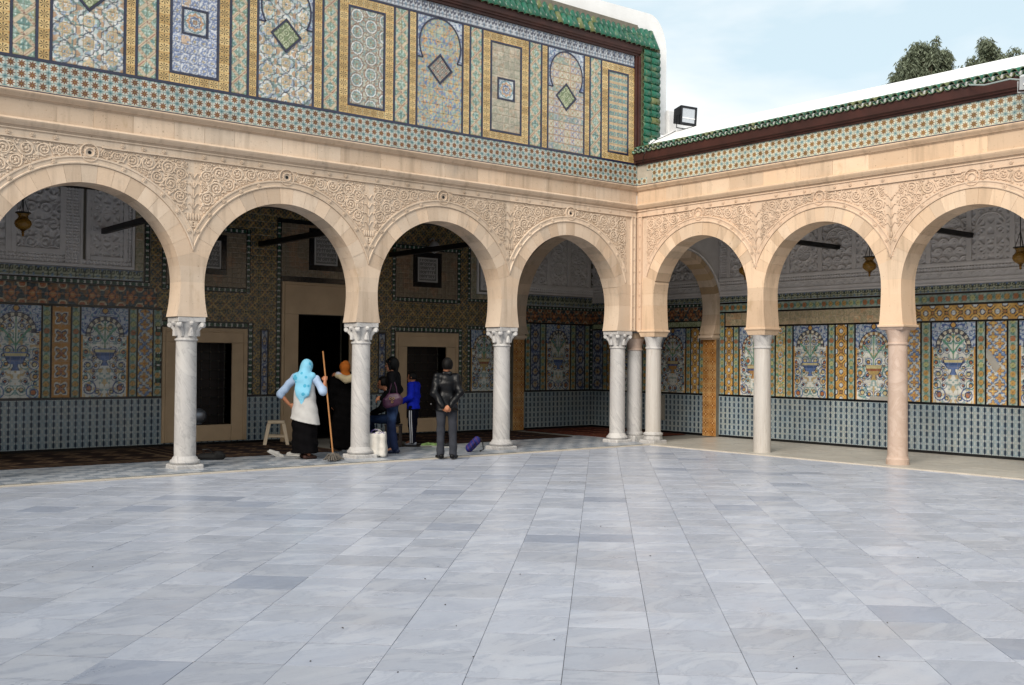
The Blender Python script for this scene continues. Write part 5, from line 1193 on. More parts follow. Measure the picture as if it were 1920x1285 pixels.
stucco(EBF, gwE, -.225, 0, 3.525, 4.65, 'fret', res=.015); stucco(EBF, gwE, .42, D1, 3.525, 4.65, 'leaf', dep=.045, seed=4)
for i, (z0, lab) in enumerate(((.27, ''),)):
    b = MB(); b.fbox(EBF, 1.62, 2.06, .30, .88, 0, .03); o = b.obj('inscription_slab', simple('grey_inscribed_slab', '#8d8a80', .7, .15, 30, .5), gwE, bevel=.004); o['label'] = 'grey inscribed slab set into the blue dado'
# repairs where tiles were lost
b = MB(); b.prism(EBF, [(-6.28, 1.62), (-6.10, 1.90), (-6.03, 1.95), (-6.03, 1.78), (-6.20, 1.52)], 0, .0125); b.fbox(EBF, -4.2, -3.72, .955, 1.03, 0, .0125); b.obj('mortar_patch', simple('grey_patch', '#9b9891', .9, .1, 6), gwE)
# ceilings, and unseen walls added to keep sky light out of the gallery ends
b = MB(); b.box(-16.2, TH - .002, TH - .002, D1, 4.66, 4.78); o = b.obj('ceiling', M_ceil); o['kind'] = 'structure'
b = MB(); b.box(TH - .002, D2, -12, D1, 4.655, 4.775); o = b.obj('ceiling', M_plaster); o['kind'] = 'structure'
b = MB(); b.box(-16.4, -16.2, -.4, D1, -.1, 5.3); b.box(-.2, D2, -12.2, -12, -.1, 5.9); o = b.obj('sky_block_wall', M_white); o['kind'] = 'structure'

# arches across the galleries --------------------------------------
def transverse(F, a0, a1, c, R_, zc, hs, feet, lab, mat):
    t = thing('transverse_arch', lab, 'arch'); Ro = R_ + .13; t0 = .16; nv = 19; dt = (PI - 2 * t0) / nv
    for k in range(nv):
        p0, p1 = t0 + k * dt, t0 + (k + 1) * dt; poly = [(c + R_ * math.cos(q), zc + R_ * math.sin(q)) for q in np.linspace(p0, p1, 5)] + [(c + Ro * math.cos(q), zc + Ro * math.sin(q)) for q in np.linspace(p1, p0, 4)]
        b = MB(); b.prism(F, poly, -TH + .004, -.004, 0, True); b.obj('voussoir', mat[k % 2] if k < nv * .35 or k > nv * .65 else mat[0], t, bevel=.004)
    arc = [(c + Ro * math.cos(q), zc + Ro * math.sin(q)) for q in np.linspace(PI - t0, t0, 36)]; za = zc + Ro * math.sin(t0)
    poly = [(a0, za)] + [q for q in arc if q[0] > a0 + .005 and q[0] < a1 - .005] + [(a1, za), (a1, 4.655), (a0, 4.655)]
    b = MB(); b.prism(F, poly, -TH + .03, -.02, 0, True); b.obj('arch_wall', M_stucco, t)
    if True:
        b = MB(); vs = [F.p(c + (Ro + .05 + .10 * j) * math.cos(q), zc + (Ro + .05 + .10 * j) * math.sin(q), -.005) for j in (0,) for q in np.linspace(.25, PI - .25, 24)]; b.tube([v for v in vs if v[2] < 4.64], .022, 6); b.obj('arch_moulding', M_stucco, t, smooth=True)
    def hw(z): k = (zc - z) / (zc - ZS); return R_ - (R_ - hs) * k * abs(k) if z < zc else math.sqrt(max(R_ * R_ - (z - zc) ** 2, 0))
    zl = zc + R_ * math.sin(t0)
    for s, ft in zip((-1, 1), feet):
        edge = a0 if s < 0 else a1
        for za_, zb_ in ((ZS, 2.48), (2.48, 2.72), (2.72, zl)):
            zz = np.linspace(za_, zb_, 5); poly = [(c + s * hw(z), z) for z in zz] + ([(edge, za)] if zb_ == zl else [(edge, zb_)]) + [(edge, za_)]
            b = MB(); b.prism(F, poly, -TH + .004, -.004, 0, True); b.obj('pier_stone', mat[0], t, bevel=.004)
    return t
M_band = stone('ochre_limestone', '#b39a78', '#bda486', '#a88c66')
tE = transverse(NF, TH, D2, 1.43, 1.12, 2.83, 1.0, (0, 1), 'striped limestone arch spanning the sunlit gallery behind the corner columns', (M_stone, M_band))
tN = transverse(EF, TH, D1, 2.25, 1.78, 2.68, 1.66, (0, 1), 'shaded limestone arch spanning the dark gallery to its back wall', (M_stone, M_stone))
for nm, F, a0, a1, t, w_ in (('E', EBF, .02, .40, tE, .27), ('N', NBF, -.0, .33, tN, .2)):
    b = MB(); b.fbox(F, a0, a1, .012, 2.16, -.01, .10); b.obj('pilaster', M_grout, t); joined_tiles(F, t, 'pilaster_tile', [(a0, a1, .02, 2.16)], M_pil, .19, .108)
    b = MB(); b.fbox(F, a0, a1, 2.16, 2.285, -.01, w_ - .05); b.fbox(F, a0 - .02, a1 + .02, 2.19, 2.255, -.01, w_); b.obj('impost', M_stone, t, bevel=.02)
for (F, x0, x1) in ((NBF, 0, .33),): 
    b = MB()

# tie beams
for c in N_COLS[1:5]:
    b = MB(); z = 3.93; b.box(c - .045, c + .045, TH - .05, D1 - .0, z - .055, z + .045); o = b.obj('tie_beam', M_dark, bevel=.006); tag(o, f'dark wooden tie beam across the shaded gallery, meeting the wall {dict(zip(N_COLS[1:5], ("right of the right window", "left of the doorway", "left of the left window", "beyond the left edge")))[c]}', 'tie beam', 'tie beams of the galleries')
for c, wh in zip(E_COLS[1:4], ('behind the white streaked column', 'behind the rose column', 'beyond the right edge')):
    b = MB(); z = 3.98; b.box(TH - .05, D2, c - .04, c + .04, z - .05, z + .04); o = b.obj('tie_beam', M_dark, bevel=.006); tag(o, f'dark tie beam across the sunlit gallery, {wh}', 'tie beam', 'tie beams of the galleries')
# ------------------------------------------------------------------ people: one smooth-union surface per body, clothes as shells of their own
def snets(f, org, res):
    s = f < 0; nx, ny, nz_ = f.shape
    c = sum(s[i:nx - 1 + i, j:ny - 1 + j, k:nz_ - 1 + k].astype(np.int8) for i in (0, 1) for j in (0, 1) for k in (0, 1))
    I = np.argwhere((c > 0) & (c < 8)); idx = -np.ones(c.shape, np.int64); idx[tuple(I.T)] = np.arange(len(I))
    acc = np.zeros((len(I), 3)); cnt = np.zeros(len(I))
    for ax in range(3):
        o = [a for a in range(3) if a != ax]
        for u in (0, 1):
            for v in (0, 1):
                p = I.copy(); p[:, o[0]] += u; p[:, o[1]] += v; q = p.copy(); q[:, ax] += 1
                a, b = f[tuple(p.T)], f[tuple(q.T)]; m = (a < 0) != (b < 0); t = np.where(m, a / np.where(np.abs(a - b) < 1e-12, 1, a - b), 0)
                pt = p.astype(float); pt[:, ax] += t; acc[m] += pt[m]; cnt[m] += 1
    V = acc / cnt[:, None] * res + org; Q = []
    for ax in range(3):
        o = [(ax + 1) % 3, (ax + 2) % 3]; sl0 = [slice(None)] * 3; sl1 = [slice(None)] * 3; sl0[ax] = slice(0, -1); sl1[ax] = slice(1, None)
        a, b = s[tuple(sl0)], s[tuple(sl1)]; E_ = np.argwhere(a != b); E_ = E_[(E_[:, o[0]] > 0) & (E_[:, o[1]] > 0) & (E_[:, o[0]] < f.shape[o[0]] - 1) & (E_[:, o[1]] < f.shape[o[1]] - 1)]
        ids = []
        for u, v in ((-1, -1), (0, -1), (0, 0), (-1, 0)): p = E_.copy(); p[:, o[0]] += u; p[:, o[1]] += v; ids.append(idx[tuple(p.T)])
        q = np.stack(ids, 1); fl_ = ~a[tuple(E_.T)]; q[fl_] = q[fl_][:, ::-1]; Q.append(q)
    return V, np.concatenate(Q)
def sdf_obj(name, prims, mat, parent, res=.014, k=.03, cut=None, fold=0.0, seed=0, colour=None):
    """prims: (a, b, ra, rb[, (sx, sy, sz)]) tapered capsules; cut(P) > 0 is removed."""
    lo = np.min([np.minimum(p[0], p[1]) - max(p[2], p[3]) * 1.25 for p in prims], 0) - .05; hi = np.max([np.maximum(p[0], p[1]) + max(p[2], p[3]) * 1.25 for p in prims], 0) + .05
    n = np.ceil((hi - lo) / res).astype(int) + 1; X, Y, Z = np.meshgrid(*[lo[i] + res * np.arange(n[i]) for i in range(3)], indexing='ij'); d = None
    for p in prims:
        a, b = np.array(p[0], float), np.array(p[1], float); sc = p[4] if len(p) > 4 else (1, 1, 1); m = min(sc)
        q = [(X - a[0]) / sc[0], (Y - a[1]) / sc[1], (Z - a[2]) / sc[2]]; e = (b - a) / np.array(sc); L2 = max(e @ e, 1e-9)
        h = np.clip((q[0] * e[0] + q[1] * e[1] + q[2] * e[2]) / L2, 0, 1)
        g = (np.sqrt((q[0] - h * e[0]) ** 2 + (q[1] - h * e[1]) ** 2 + (q[2] - h * e[2]) ** 2) - (p[2] + (p[3] - p[2]) * h)) * m
        if d is None: d = g
        else: t = np.clip(.5 + .5 * (d - g) / k, 0, 1); d = d * (1 - t) + g * t - k * t * (1 - t)
    if fold: d = d + fold * (np.sin(X * 31 + Z * 9 + seed + 2 * np.sin(Z * 7)) * np.sin(Y * 27 + seed * 2 + Z * 5) + .6 * np.sin(Z * 38 + X * 12 + seed) + .4 * np.sin(X * 17 - Z * 21 + 1.7 * np.sin(X * 11 + seed)))
    if cut is not None: d = np.maximum(d, cut(X, Y, Z))
    V, Q = snets(d, lo, res)
    return raw_obj(name, V, Q, mat, parent, smooth=True)
def fabric(name, col, rough=.8, sheen=.2, var=.15, sc=9, spec=.06): return simple(name, col, rough, var, sc, .2, 0, spec, 60)
SKIN = simple('skin_tan', '#a06a4c', .55, .06, 8, .05); SKIN2 = simple('skin_olive', '#94634a', .55, .06, 8, .05)
HAIR = simple('black_hair', '#070606', .55, .3, 40, .3, 0, .15); LEATHER = simple('black_leather', '#07080c', .4, .3, 6, .9, 0, .22, 9); SHOE = simple('black_shoe', '#070708', .45, .3, 6, .1, 0, .2)

def joints(**o):
    j = dict(head=(0, .02, 1.545), neck=(0, 0, 1.40), chest=(0, 0, 1.27), waist=(0, 0, 1.03), hip=(0, 0, .92),
             rs=(.175, 0, 1.36), re=(.215, -.02, 1.09), rw=(.22, .04, .86), ls=(-.175, 0, 1.36), le=(-.215, -.02, 1.09), lw=(-.22, .04, .86),
             rh=(.088, 0, .88), rk=(.095, .02, .48), ra=(.10, 0, .085), lh=(-.088, 0, .88), lk=(-.095, .02, .48), la=(-.10, 0, .085)); j.update(o); return {k: np.array(v, float) for k, v in j.items()}
def body(t, j, skin, turn=0.0, res=.015):
    T = lambda v: np.array(v, float); hc = j['head']; c, s = math.cos(turn), math.sin(turn)
    H_ = lambda x, y, z: hc + T((x * c - y * s, x * s + y * c, z))
    P = [(j['hip'], j['waist'], .135, .115, (1, .72, 1)), (j['waist'], j['chest'], .115, .145, (1, .68, 1)), (j['chest'], j['neck'], .13, .055, (1, .75, 1)), (j['neck'], hc - T((0, 0, .04)), .052, .052)]
    for q in 'rl': P += [(j[q + 's'], j[q + 'e'], .052, .042), (j[q + 'e'], j[q + 'w'], .041, .028), (j[q + 'h'], j[q + 'k'], .085, .058), (j[q + 'k'], j[q + 'a'], .056, .04), (j[q + 'a'], j[q + 'a'] + T((0, .14, -.045)), .042, .032)]
    P += [(H_(0, 0, .03), H_(0, -.005, .03), .093, .093, (.86, 1.05, 1.12)), (H_(0, .035, -.05), H_(0, .05, -.06), .055, .045), (H_(0, .10, .012), H_(0, .118, -.012), .010, .014), (H_(.078, 0, .0), H_(.08, -.005, .02), .014, .016), (H_(-.078, 0, .0), H_(-.08, -.005, .02), .014, .016)]
    o = sdf_obj('body', P, skin, t, res, .02)
    b = MB()
    for x in (-.032, .032): b.ball(H_(x, .090, .018), .011, 6)
    b.obj('eyes', HAIR, t); b = MB(); b.tube([H_(-.022, .098, -.048), H_(0, .106, -.046), H_(.022, .098, -.048)], .009, 5); b.obj('mouth', simple('lips', '#7a4038', .5, .1, 9, 0), t)
    return H_
def hair(t, H_, mat, inf=.014, face=.045, low=-.03, nm='hair', extra=()):
    P = [(H_(0, -.005, .035), H_(0, -.01, .035), .093 + inf, .093 + inf, (.88, 1.05, 1.12))] + list(extra)
    hc = H_(0, 0, 0); fx, fy = (H_(0, 1, 0) - hc)[:2]
    def cut(X, Y, Z):
        fwd = (X - hc[0]) * fx + (Y - hc[1]) * fy; return np.minimum(fwd - face + np.maximum(0, (hc[2] + .075 - Z)) * .0, hc[2] + .085 - Z + 0 * fwd) if not extra else np.minimum(fwd - face, hc[2] + .085 - Z)
    def cut2(X, Y, Z): return np.maximum(cut(X, Y, Z), (hc[2] + low) - Z)
    return sdf_obj(nm, P, mat, t, .011, .02, cut2)
def hand(t, w, d, n, skin, curl=.6, side=1, nm='hand'):
    """palm and five bent fingers; d = finger direction, n = palm normal (the way the fingers curl)."""
    w, d, n = [np.array(v, float) for v in (w, d, n)]; d /= np.linalg.norm(d); n = n - d * (n @ d); n /= np.linalg.norm(n); s = np.cross(d, n) * side
    P = [(w, w + d * .075, .024, .030, (1, 1, 1)), (w + d * .04 + s * .018, w + d * .08 + s * .024, .02, .016), (w + d * .04 - s * .018, w + d * .08 - s * .024, .02, .016)]
    for i, L_ in enumerate((.068, .078, .072, .056)):
        r = w + d * .082 + s * (.027 - .018 * i); a = curl * .7; k1 = r + (d * math.cos(a) + n * math.sin(a)) * L_ * .45; a2 = curl * 1.5; k2 = k1 + (d * math.cos(a2) + n * math.sin(a2)) * L_ * .32; a3 = curl * 2.1; k3 = k2 + (d * math.cos(a3) + n * math.sin(a3)) * L_ * .25
        P += [(r, k1, .0095, .0088), (k1, k2, .0088, .008), (k2, k3, .008, .007)]
    r = w + d * .03 + s * .028; k1 = r + (d * .7 + s * .6 + n * .3) * .035; k2 = k1 + (d * .9 + n * .5) * .032; P += [(r, k1, .013, .011), (k1, k2, .011, .009)]
    return sdf_obj(nm, P, skin, t, .0048, .006)
def sleeve(j, q, e, to='w', cuff=1.0):
    s_, el, wr = j[q + 's'], j[q + 'e'], j[q + 'w']
    P = [(s_, el, .06 + e, .05 + e)]
    if to == 'w': P.append((el, el + (wr - el) * .93, .048 + e, .036 + e))
    elif to == 'm': P.append((el, el + (wr - el) * .25, .05 + e, .05 + e))
    return P
def torso(j, e, hem, flare=0.0):
    return [(j['waist'], j['chest'], .125 + e, .150 + e, (1, .70, 1)), (j['chest'], j['neck'] + np.array((0, 0, -.01)), .142 + e, .062 + e * .6, (1, .76, 1)), (j['rs'], j['ls'], .058 + e, .058 + e), (j['waist'], np.array((j['hip'][0], j['hip'][1], hem)), .13 + e, .15 + e + flare, (1, .76, 1))]
def trousers(j, e, ank=.1):
    P = [(j['hip'] + np.array((0, -.01, .06)), j['hip'], .13 + e, .135 + e, (1, .78, 1))]
    for q in 'rl': P += [(j[q + 'h'], j[q + 'k'], .09 + e, .066 + e), (j[q + 'k'], j[q + 'a'] + np.array((0, -.005, .0)), .064 + e, .062 + e)]
    return P
def shoes(t, j, mat, ang=(0, 0)):
    for q, a in zip('rl', ang):
        p = j[q + 'a']; dv = np.array((math.sin(a), math.cos(a), 0)); z = np.array((0, 0, p[2] - .085))
        b0 = np.array((p[0], p[1], 0)) + z
        sdf_obj('shoe', [(b0 - dv * .05 + (0, 0, .045), b0 + dv * .06 + (0, 0, .04), .045, .042), (b0 + dv * .06 + (0, 0, .035), b0 + dv * .16 + (0, 0, .025), .042, .032)], mat, t, .011, .02, lambda X, Y, Z: b0[2] + .002 - Z)

def man_leather():
    t = thing('person', 'man in black leather jacket seen from behind, hands clasped behind his back', 'person', (-5.345, -.80, .012), math.radians(-39 + 4), kind='thing')
    j = joints(rs=(.155, 0, 1.36), ls=(-.155, 0, 1.36), re=(.215, -.10, 1.10), rw=(.055, -.185, .885), le=(-.215, -.10, 1.10), lw=(-.055, -.19, .875), ra=(.115, 0, .085), la=(-.10, .02, .085), rk=(.105, .02, .48))
    H_ = body(t, j, SKIN2, .45); hair(t, H_, HAIR, .016, .05, -.045)
    lz = lambda X, Y, Z: np.maximum(.80 - Z, Z - 1.455)
    sdf_obj('jacket', torso(j, .022, .76, .035) + sleeve(j, 'r', .014) + sleeve(j, 'l', .014), LEATHER, t, .012, .022, lz, .008, 3)
    sdf_obj('collar', [(np.array((-.05, -.045, 1.43)), np.array((.05, -.045, 1.43)), .035, .035), (np.array((.05, -.045, 1.43)), np.array((.075, .03, 1.41)), .034, .03), (np.array((-.05, -.045, 1.43)), np.array((-.075, .03, 1.41)), .034, .03)], LEATHER, t, .01, .02)
    tr = fabric('slate_trousers', '#34363c', .85); sdf_obj('trousers', trousers(j, .004), tr, t, .013, .03, lambda X, Y, Z: .035 - Z, .004, 1)
    hand(t, j['rw'], (-.85, .05, -.35), (0, 1, .1), SKIN, .5, 1); hand(t, j['lw'], (.85, -.1, -.45), (0, 1, .1), SKIN, .7, -1)
    shoes(t, j, SHOE, (.35, -.35)); b = MB(); b.ball((-.265, -.08, .92), .014, 6)
    b.obj('watch', simple('steel', '#b8b8b8', .3, .1, 9, 0, 1), t); return t
man_leather()

def woman_mop():
    t = thing('person', 'woman in pale blue headscarf and white vest holding a mop, hand on hip', 'person', (-7.30, .50, .012), math.radians(-39 - 6), kind='thing')
    t.scale = (.975,) * 3
    j = joints(hip=(0, 0, .92), waist=(.0, -.02, 1.03), chest=(.0, -.02, 1.26), neck=(.01, 0, 1.40), head=(.02, .03, 1.535), rs=(.19, -.01, 1.345), re=(.33, -.04, 1.15), rw=(.345, .0, 1.315), ls=(-.185, -.01, 1.36), le=(-.40, -.10, 1.10), lw=(-.25, -.05, .92), ra=(.07, -.03, .085), la=(-.03, .13, .085))
    H_ = body(t, j, SKIN, -.1)
    blue = fabric('pale_blue_blouse', '#9fb4cf', .85, var=.08); vest = fabric('white_knit_vest', '#b5b4b2', .9, var=.07); skirt = fabric('black_skirt', '#0a090b', .85)
    sdf_obj('blouse', [(j['rs'], j['ls'], .068, .068), (j['rs'], j['re'], .07, .066), (j['re'], j['re'] + (j['rw'] - j['re']) * .18, .064, .06), (j['ls'], j['le'], .07, .064), (j['le'], j['le'] + (j['lw'] - j['le']) * .12, .06, .058), (j['chest'], j['neck'], .13, .08, (1, .76, 1))], blue, t, .013, .03, None, .008, 2)
    sdf_obj('vest', [(np.array((.0, -.02, 1.33)), np.array((.0, -.02, 1.05)), .165, .175, (1.0, .74, 1)), (np.array((.0, -.02, 1.05)), np.array((.01, -.02, .55)), .18, .265, (1, .78, 1)), (np.array((.11, -.02, 1.36)), np.array((-.11, -.02, 1.36)), .07, .07)], vest, t, .013, .03, lambda X, Y, Z: np.maximum(.635 - X * .22 - Z, -1), .004, 7)
    sdf_obj('skirt', [(np.array((0, 0, .95)), np.array((0, 0, .6)), .15, .205, (1, .8, 1)), (np.array((0, 0, .6)), np.array((0, 0, .02)), .205, .235, (1, .8, 1))], skirt, t, .015, .03, lambda X, Y, Z: .10 - Z, .009, 4)
    sc = Mat('flowered_blue_scarf', .8, .2); n = sc.voro(9, sc.objc()); sc.color(sc.mix(sc.ramp(n, .34, .26), lin('#7fc0dc'), lin('#4aa3c4'))); sc.bump(sc.noise(14, 3, .6, sc.objc()), .25, .02)
    A = lambda *v: np.array(v, float)
    sdf_obj('headscarf', [(H_(0, -.0, .04), H_(0, -.02, .03), .112, .112, (.9, 1.08, 1.14)), (H_(0, -.05, .0), A(.0, -.10, 1.36), .09, .11, (1, .8, 1)), (A(.0, -.10, 1.36), A(-.0, -.16, 1.12), .135, .095, (1.2, .5, 1)), (A(0, -.15, 1.12), A(-.01, -.17, .90), .07, .012, (1, .5, 1)), (A(.13, -.04, 1.40), A(-.13, -.04, 1.40), .07, .07), (A(.0, -.1, 1.36), A(.09, -.13, 1.2), .09, .04, (1, .6, 1))], sc.mat, t, .011, .03, lambda X, Y, Z: np.where(Z > 1.42, Y - .095, Y - .08), .0035, 5)
    hand(t, j['rw'], (-.05, .35, .8), (-.2, 1, -.1), SKIN, 1.25, 1); hand(t, j['lw'], (.75, .25, -.25), (.2, .8, -.2), SKIN, .5, -1)
    sh = simple('brown_sandal', '#3a221a', .6, .2, 8, .1); shoes(t, j, sh, (.6, .7)); return t, j
wm, wj = woman_mop()

def robe_woman():
    t = thing('person', 'woman in long black robe and orange headscarf standing in the doorway', 'person', (-5.80, 1.78, .012), math.radians(-39 + 12), kind='thing'); t.scale = (.97,) * 3
    j = joints(head=(0, .03, 1.52)); H_ = body(t, j, SKIN2); A = lambda *v: np.array(v, float)
    rb = fabric('black_robe', '#0b0a0b', .9); sdf_obj('robe', torso(j, .045, .9, .03) + sleeve(j, 'r', .035) + sleeve(j, 'l', .035) + [(A(0, 0, 1.0), A(0, 0, .03), .185, .27, (1, .8, 1))], rb, t, .015, .04, lambda X, Y, Z: .02 - Z, .009, 9)
    sdf_obj('headscarf', [(H_(0, 0, .04), H_(0, -.02, .035), .11, .11, (.92, 1.08, 1.1)), (H_(0, -.04, -.02), A(0, -.03, 1.38), .085, .085), (A(.05, -.03, 1.39), A(-.05, -.03, 1.39), .07, .07)], fabric('orange_scarf', '#b4662a', .85), t, .011, .03, lambda X, Y, Z: np.where(Z > 1.4, Y - .1, Y - .09), .004, 2)
    hand(t, j['rw'], (0, .2, -1), (-1, .2, 0), SKIN, .4, 1); hand(t, j['lw'], (0, .2, -1), (1, .2, 0), SKIN, .4, -1); return t
robe_woman()
def hugging_person():
    t = thing('person', 'person in cream pullover reaching round the orange headscarf, mostly hidden behind the column', 'person', (-5.66, 1.47, .012), math.radians(51), kind='thing'); t.scale = (.97,) * 3
    j = joints(ls=(-.15, .05, 1.37), le=(-.17, .25, 1.32), lw=(-.06, .42, 1.41)); H_ = body(t, j, SKIN2, .0); hair(t, H_, simple('dark_red_knit', '#3a0f10', .8, .2, 20, .2), .018, .06, -.03, 'knit_cap')
    cr = fabric('cream_pullover', '#b9ab8c', .9); sdf_obj('pullover', torso(j, .03, .86, .0) + sleeve(j, 'r', .022) + sleeve(j, 'l', .02), cr, t, .014, .03, lambda X, Y, Z: .82 - Z, .008, 5)
    sdf_obj('cuff', [(j['le'] + (j['lw'] - j['le']) * .55, j['lw'] - np.array((0, .01, 0)), .056, .06)], fabric('white_cuff', '#b9bccb', .85), t, .011, .02)
    sdf_obj('trousers', trousers(j, .006), fabric('dark_trousers', '#14141a', .85), t, .014, .03, lambda X, Y, Z: .03 - Z, .004, 2)
    hand(t, j['lw'], (.5, 1, .1), (.6, -.2, -.6), SKIN, .6, -1); hand(t, j['rw'], (0, .2, -1), (-1, .2, 0), SKIN, .4, 1); shoes(t, j, SHOE); return t
hugging_person()
def seated_man():
    t = thing('person', 'dark haired man in black suit jacket and jeans, sitting and facing the doorway', 'person', (-4.78, 1.78, .012), math.radians(50.8 + 90 - 10), kind='thing')
    t.rotation_euler[2] = math.radians(52)
    dz = -.37; up = lambda x, y, z: (x, y, z + dz)
    j = joints(head=up(0, .16, 1.55), neck=up(0, .07, 1.405), chest=up(0, .03, 1.27), waist=up(0, -.01, 1.03), hip=up(0, -.02, .92), rs=up(.175, .05, 1.36), re=up(.22, .16, 1.10), rw=up(.12, .36, 1.0), ls=up(-.175, .05, 1.36), le=up(-.22, .16, 1.10), lw=up(-.10, .36, 1.0), rh=up(.09, 0, .90), rk=(.13, .42, .52), ra=(.12, .36, .085), lh=up(-.09, 0, .90), lk=(-.13, .44, .52), la=(-.12, .46, .085))
    H_ = body(t, j, SKIN2, .1); hair(t, H_, HAIR, .02, .055, -.02)
    st = fabric('black_suit', '#0b0b0d', .85); sdf_obj('jacket', torso(j, .03, .50, .02) + sleeve(j, 'r', .02) + sleeve(j, 'l', .02), st, t, .014, .03, lambda X, Y, Z: np.maximum(.44 - Z, Z - 1.09 - .0 * X), .008, 6)
    sdf_obj('shirt_collar', [(np.array(up(-.045, .07, 1.42)), np.array(up(.045, .07, 1.42)), .045, .045), (np.array(up(0, .1, 1.42)), np.array(up(0, .14, 1.3)), .03, .02)], fabric('white_shirt', '#b8b8b5', .8), t, .01, .02)
    jn = fabric('faded_denim', '#1a2740', .85, var=.3); sdf_obj('jeans', trousers(j, .006), jn, t, .014, .03, lambda X, Y, Z: .03 - Z, .004, 3)
    hand(t, j['rw'], (-.3, .8, -.2), (-.4, .1, -1), SKIN, .6, 1); hand(t, j['lw'], (.3, .8, -.2), (.4, .1, -1), SKIN, .6, -1); shoes(t, j, SHOE, (.1, -.1)); return t
sm = seated_man()
def jeans_woman():
    t = thing('person', 'woman with black hair, black jacket and blue jeans standing in profile beside the column', 'person', (-5.50, .62, .012), math.radians(51 - 6), kind='thing')
    j = joints(le=(-.21, -.07, 1.10), lw=(-.12, .17, .97), re=(.21, -.06, 1.10), rw=(.10, .20, .98), la=(-.10, -.06, .085), ra=(.09, .07, .085), lk=(-.095, .0, .48), rk=(.095, .05, .48))
    H_ = body(t, j, simple('skin_fair', '#b07a60', .55, .06, 8, .05), .12)
    A = lambda *v: np.array(v, float)
    hair(t, H_, HAIR, .02, .03, -.13, 'hair', [(H_(0, -.05, -.02), H_(0, -.055, -.10), .07, .05)])
    sdf_obj('fringe', [(H_(-.05, .085, .075), H_(.05, .085, .075), .028, .028), (H_(-.07, .05, .05), H_(-.075, .03, -.06), .03, .02), (H_(.07, .05, .05), H_(.075, .03, -.06), .03, .02)], HAIR, t, .01, .02)
    jk = fabric('black_jacket', '#0d0d10', .7); sdf_obj('jacket', torso(j, .028, .84, .01) + sleeve(j, 'r', .02) + sleeve(j, 'l', .02) + [(A(-.05, -.03, 1.41), A(.05, -.03, 1.41), .055, .055)], jk, t, .013, .03, lambda X, Y, Z: .86 - Z, .008, 3)
    dn = Mat('blue_denim', .85, .2); x, y, z = dn.xyz(dn.objc()); q = dn.math('ABSOLUTE', z - .72); n = dn.noise(5, 4, .6, dn.objc()); dn.color(dn.mix(dn.math('MULTIPLY', dn.ramp(q, .22, .0), dn.ramp(n, .4, .65)), lin('#131f3c'), lin('#3d557e'))); dn.bump(dn.noise(60, 2, .5, dn.objc()), .15, .005)
    sdf_obj('jeans', trousers(j, .006), dn.mat, t, .013, .03, lambda X, Y, Z: .03 - Z, .004, 8)
    hand(t, j['lw'], (.1, .9, -.2), (.4, 0, -1), SKIN, .7, -1); hand(t, j['rw'], (-.2, .9, -.1), (-.4, 0, -1), SKIN, .7, 1); shoes(t, j, simple('dark_blue_shoe', '#14203a', .6, .2, 8, .1)); return t
jw = jeans_woman()
def boy():
    t = thing('person', 'boy in bright blue jacket and dark track trousers with white side stripe', 'person', (-4.23, 1.86, .012), math.radians(51 - 14), kind='thing'); t.scale = (.86, .86, .845)
    j = joints(head=(0, .04, 1.535), re=(.21, -.01, 1.1), rw=(.15, .2, .98), le=(-.215, .0, 1.1), lw=(-.17, .2, 1.0), la=(-.09, -.02, .085), ra=(.1, .05, .085))
    H_ = body(t, j, SKIN2, .1); hair(t, H_, HAIR, .012, .05, -.03)
    bl = fabric('bright_blue_jacket', '#1626a8', .6); sdf_obj('jacket', torso(j, .03, .84, .01) + sleeve(j, 'r', .024) + sleeve(j, 'l', .024) + [(np.array((-.05, -.03, 1.41)), np.array((.05, -.03, 1.41)), .05, .05)], bl, t, .013, .03, lambda X, Y, Z: .83 - Z, .008, 3)
    nv = fabric('navy_track_trousers', '#0c0e1c', .75); sdf_obj('trousers', trousers(j, .008), nv, t, .013, .03, lambda X, Y, Z: .03 - Z, .004, 3)
    b = MB(); ly = [(-.205, .80, .0), (-.19, .65, .005), (-.172, .48, .0), (-.172, .3, -.01), (-.172, .06, -.015)]
    for dy in (-.022, .022):
        b.tube([(x - .003, y + dy, z) for x, z, y in ly], .011, 6)
    b.obj('side_stripe', fabric('white_stripe', '#c0c2c8', .8), t)
    hand(t, j['lw'], (.2, .9, 0), (.4, 0, -1), SKIN2, .7, -1); hand(t, j['rw'], (-.2, .9, 0), (-.4, 0, -1), SKIN2, .7, 1); shoes(t, j, simple('white_trainer', '#8f95a0', .6, .2, 8, .1)); return t
boy()
# ------------------------------------------------------------------ things on the floor and in hands
bpy.context.view_layer.update()
# mop: pole through the woman's right hand
hp = wm.matrix_world @ (Vector(wj['rw']) + Vector((-.005, .045, .075)))
foot = Vector((-7.10, -.10, .10)); dirv = (hp - foot).normalized(); top = foot + dirv * 1.78
t = thing('mop', 'wooden handled mop with grey string head, held upright by the woman in the headscarf', 'mop', (foot.x, foot.y, .012)); L0 = Vector((foot.x, foot.y, .012))
b = MB(); b.tube([foot - L0, top - L0], [.0135, .0125], 8); b.obj('pole', simple('mop_wood', '#9a6a3c', .55, .15, 9, .1), t, smooth=True)
b = MB(); rv = random.Random(3); b.lathe([(.03, .06), (.045, .07), (.045, .12), (.025, .14)], k=10)
for k in range(46):
    a = rv.random() * 6.28; r = rv.uniform(.07, .19); z = rv.uniform(.012, .04)
    b.tube([(.02 * math.cos(a), .02 * math.sin(a), .11), (r * .45 * math.cos(a), r * .45 * math.sin(a), .09 + rv.uniform(-.02, .02)), (r * .85 * math.cos(a + .1), r * .7 * math.sin(a + .1), z + .01), (r * math.cos(a + .2), r * .8 * math.sin(a + .2), z)], [.013, .014, .013, .008], 5)
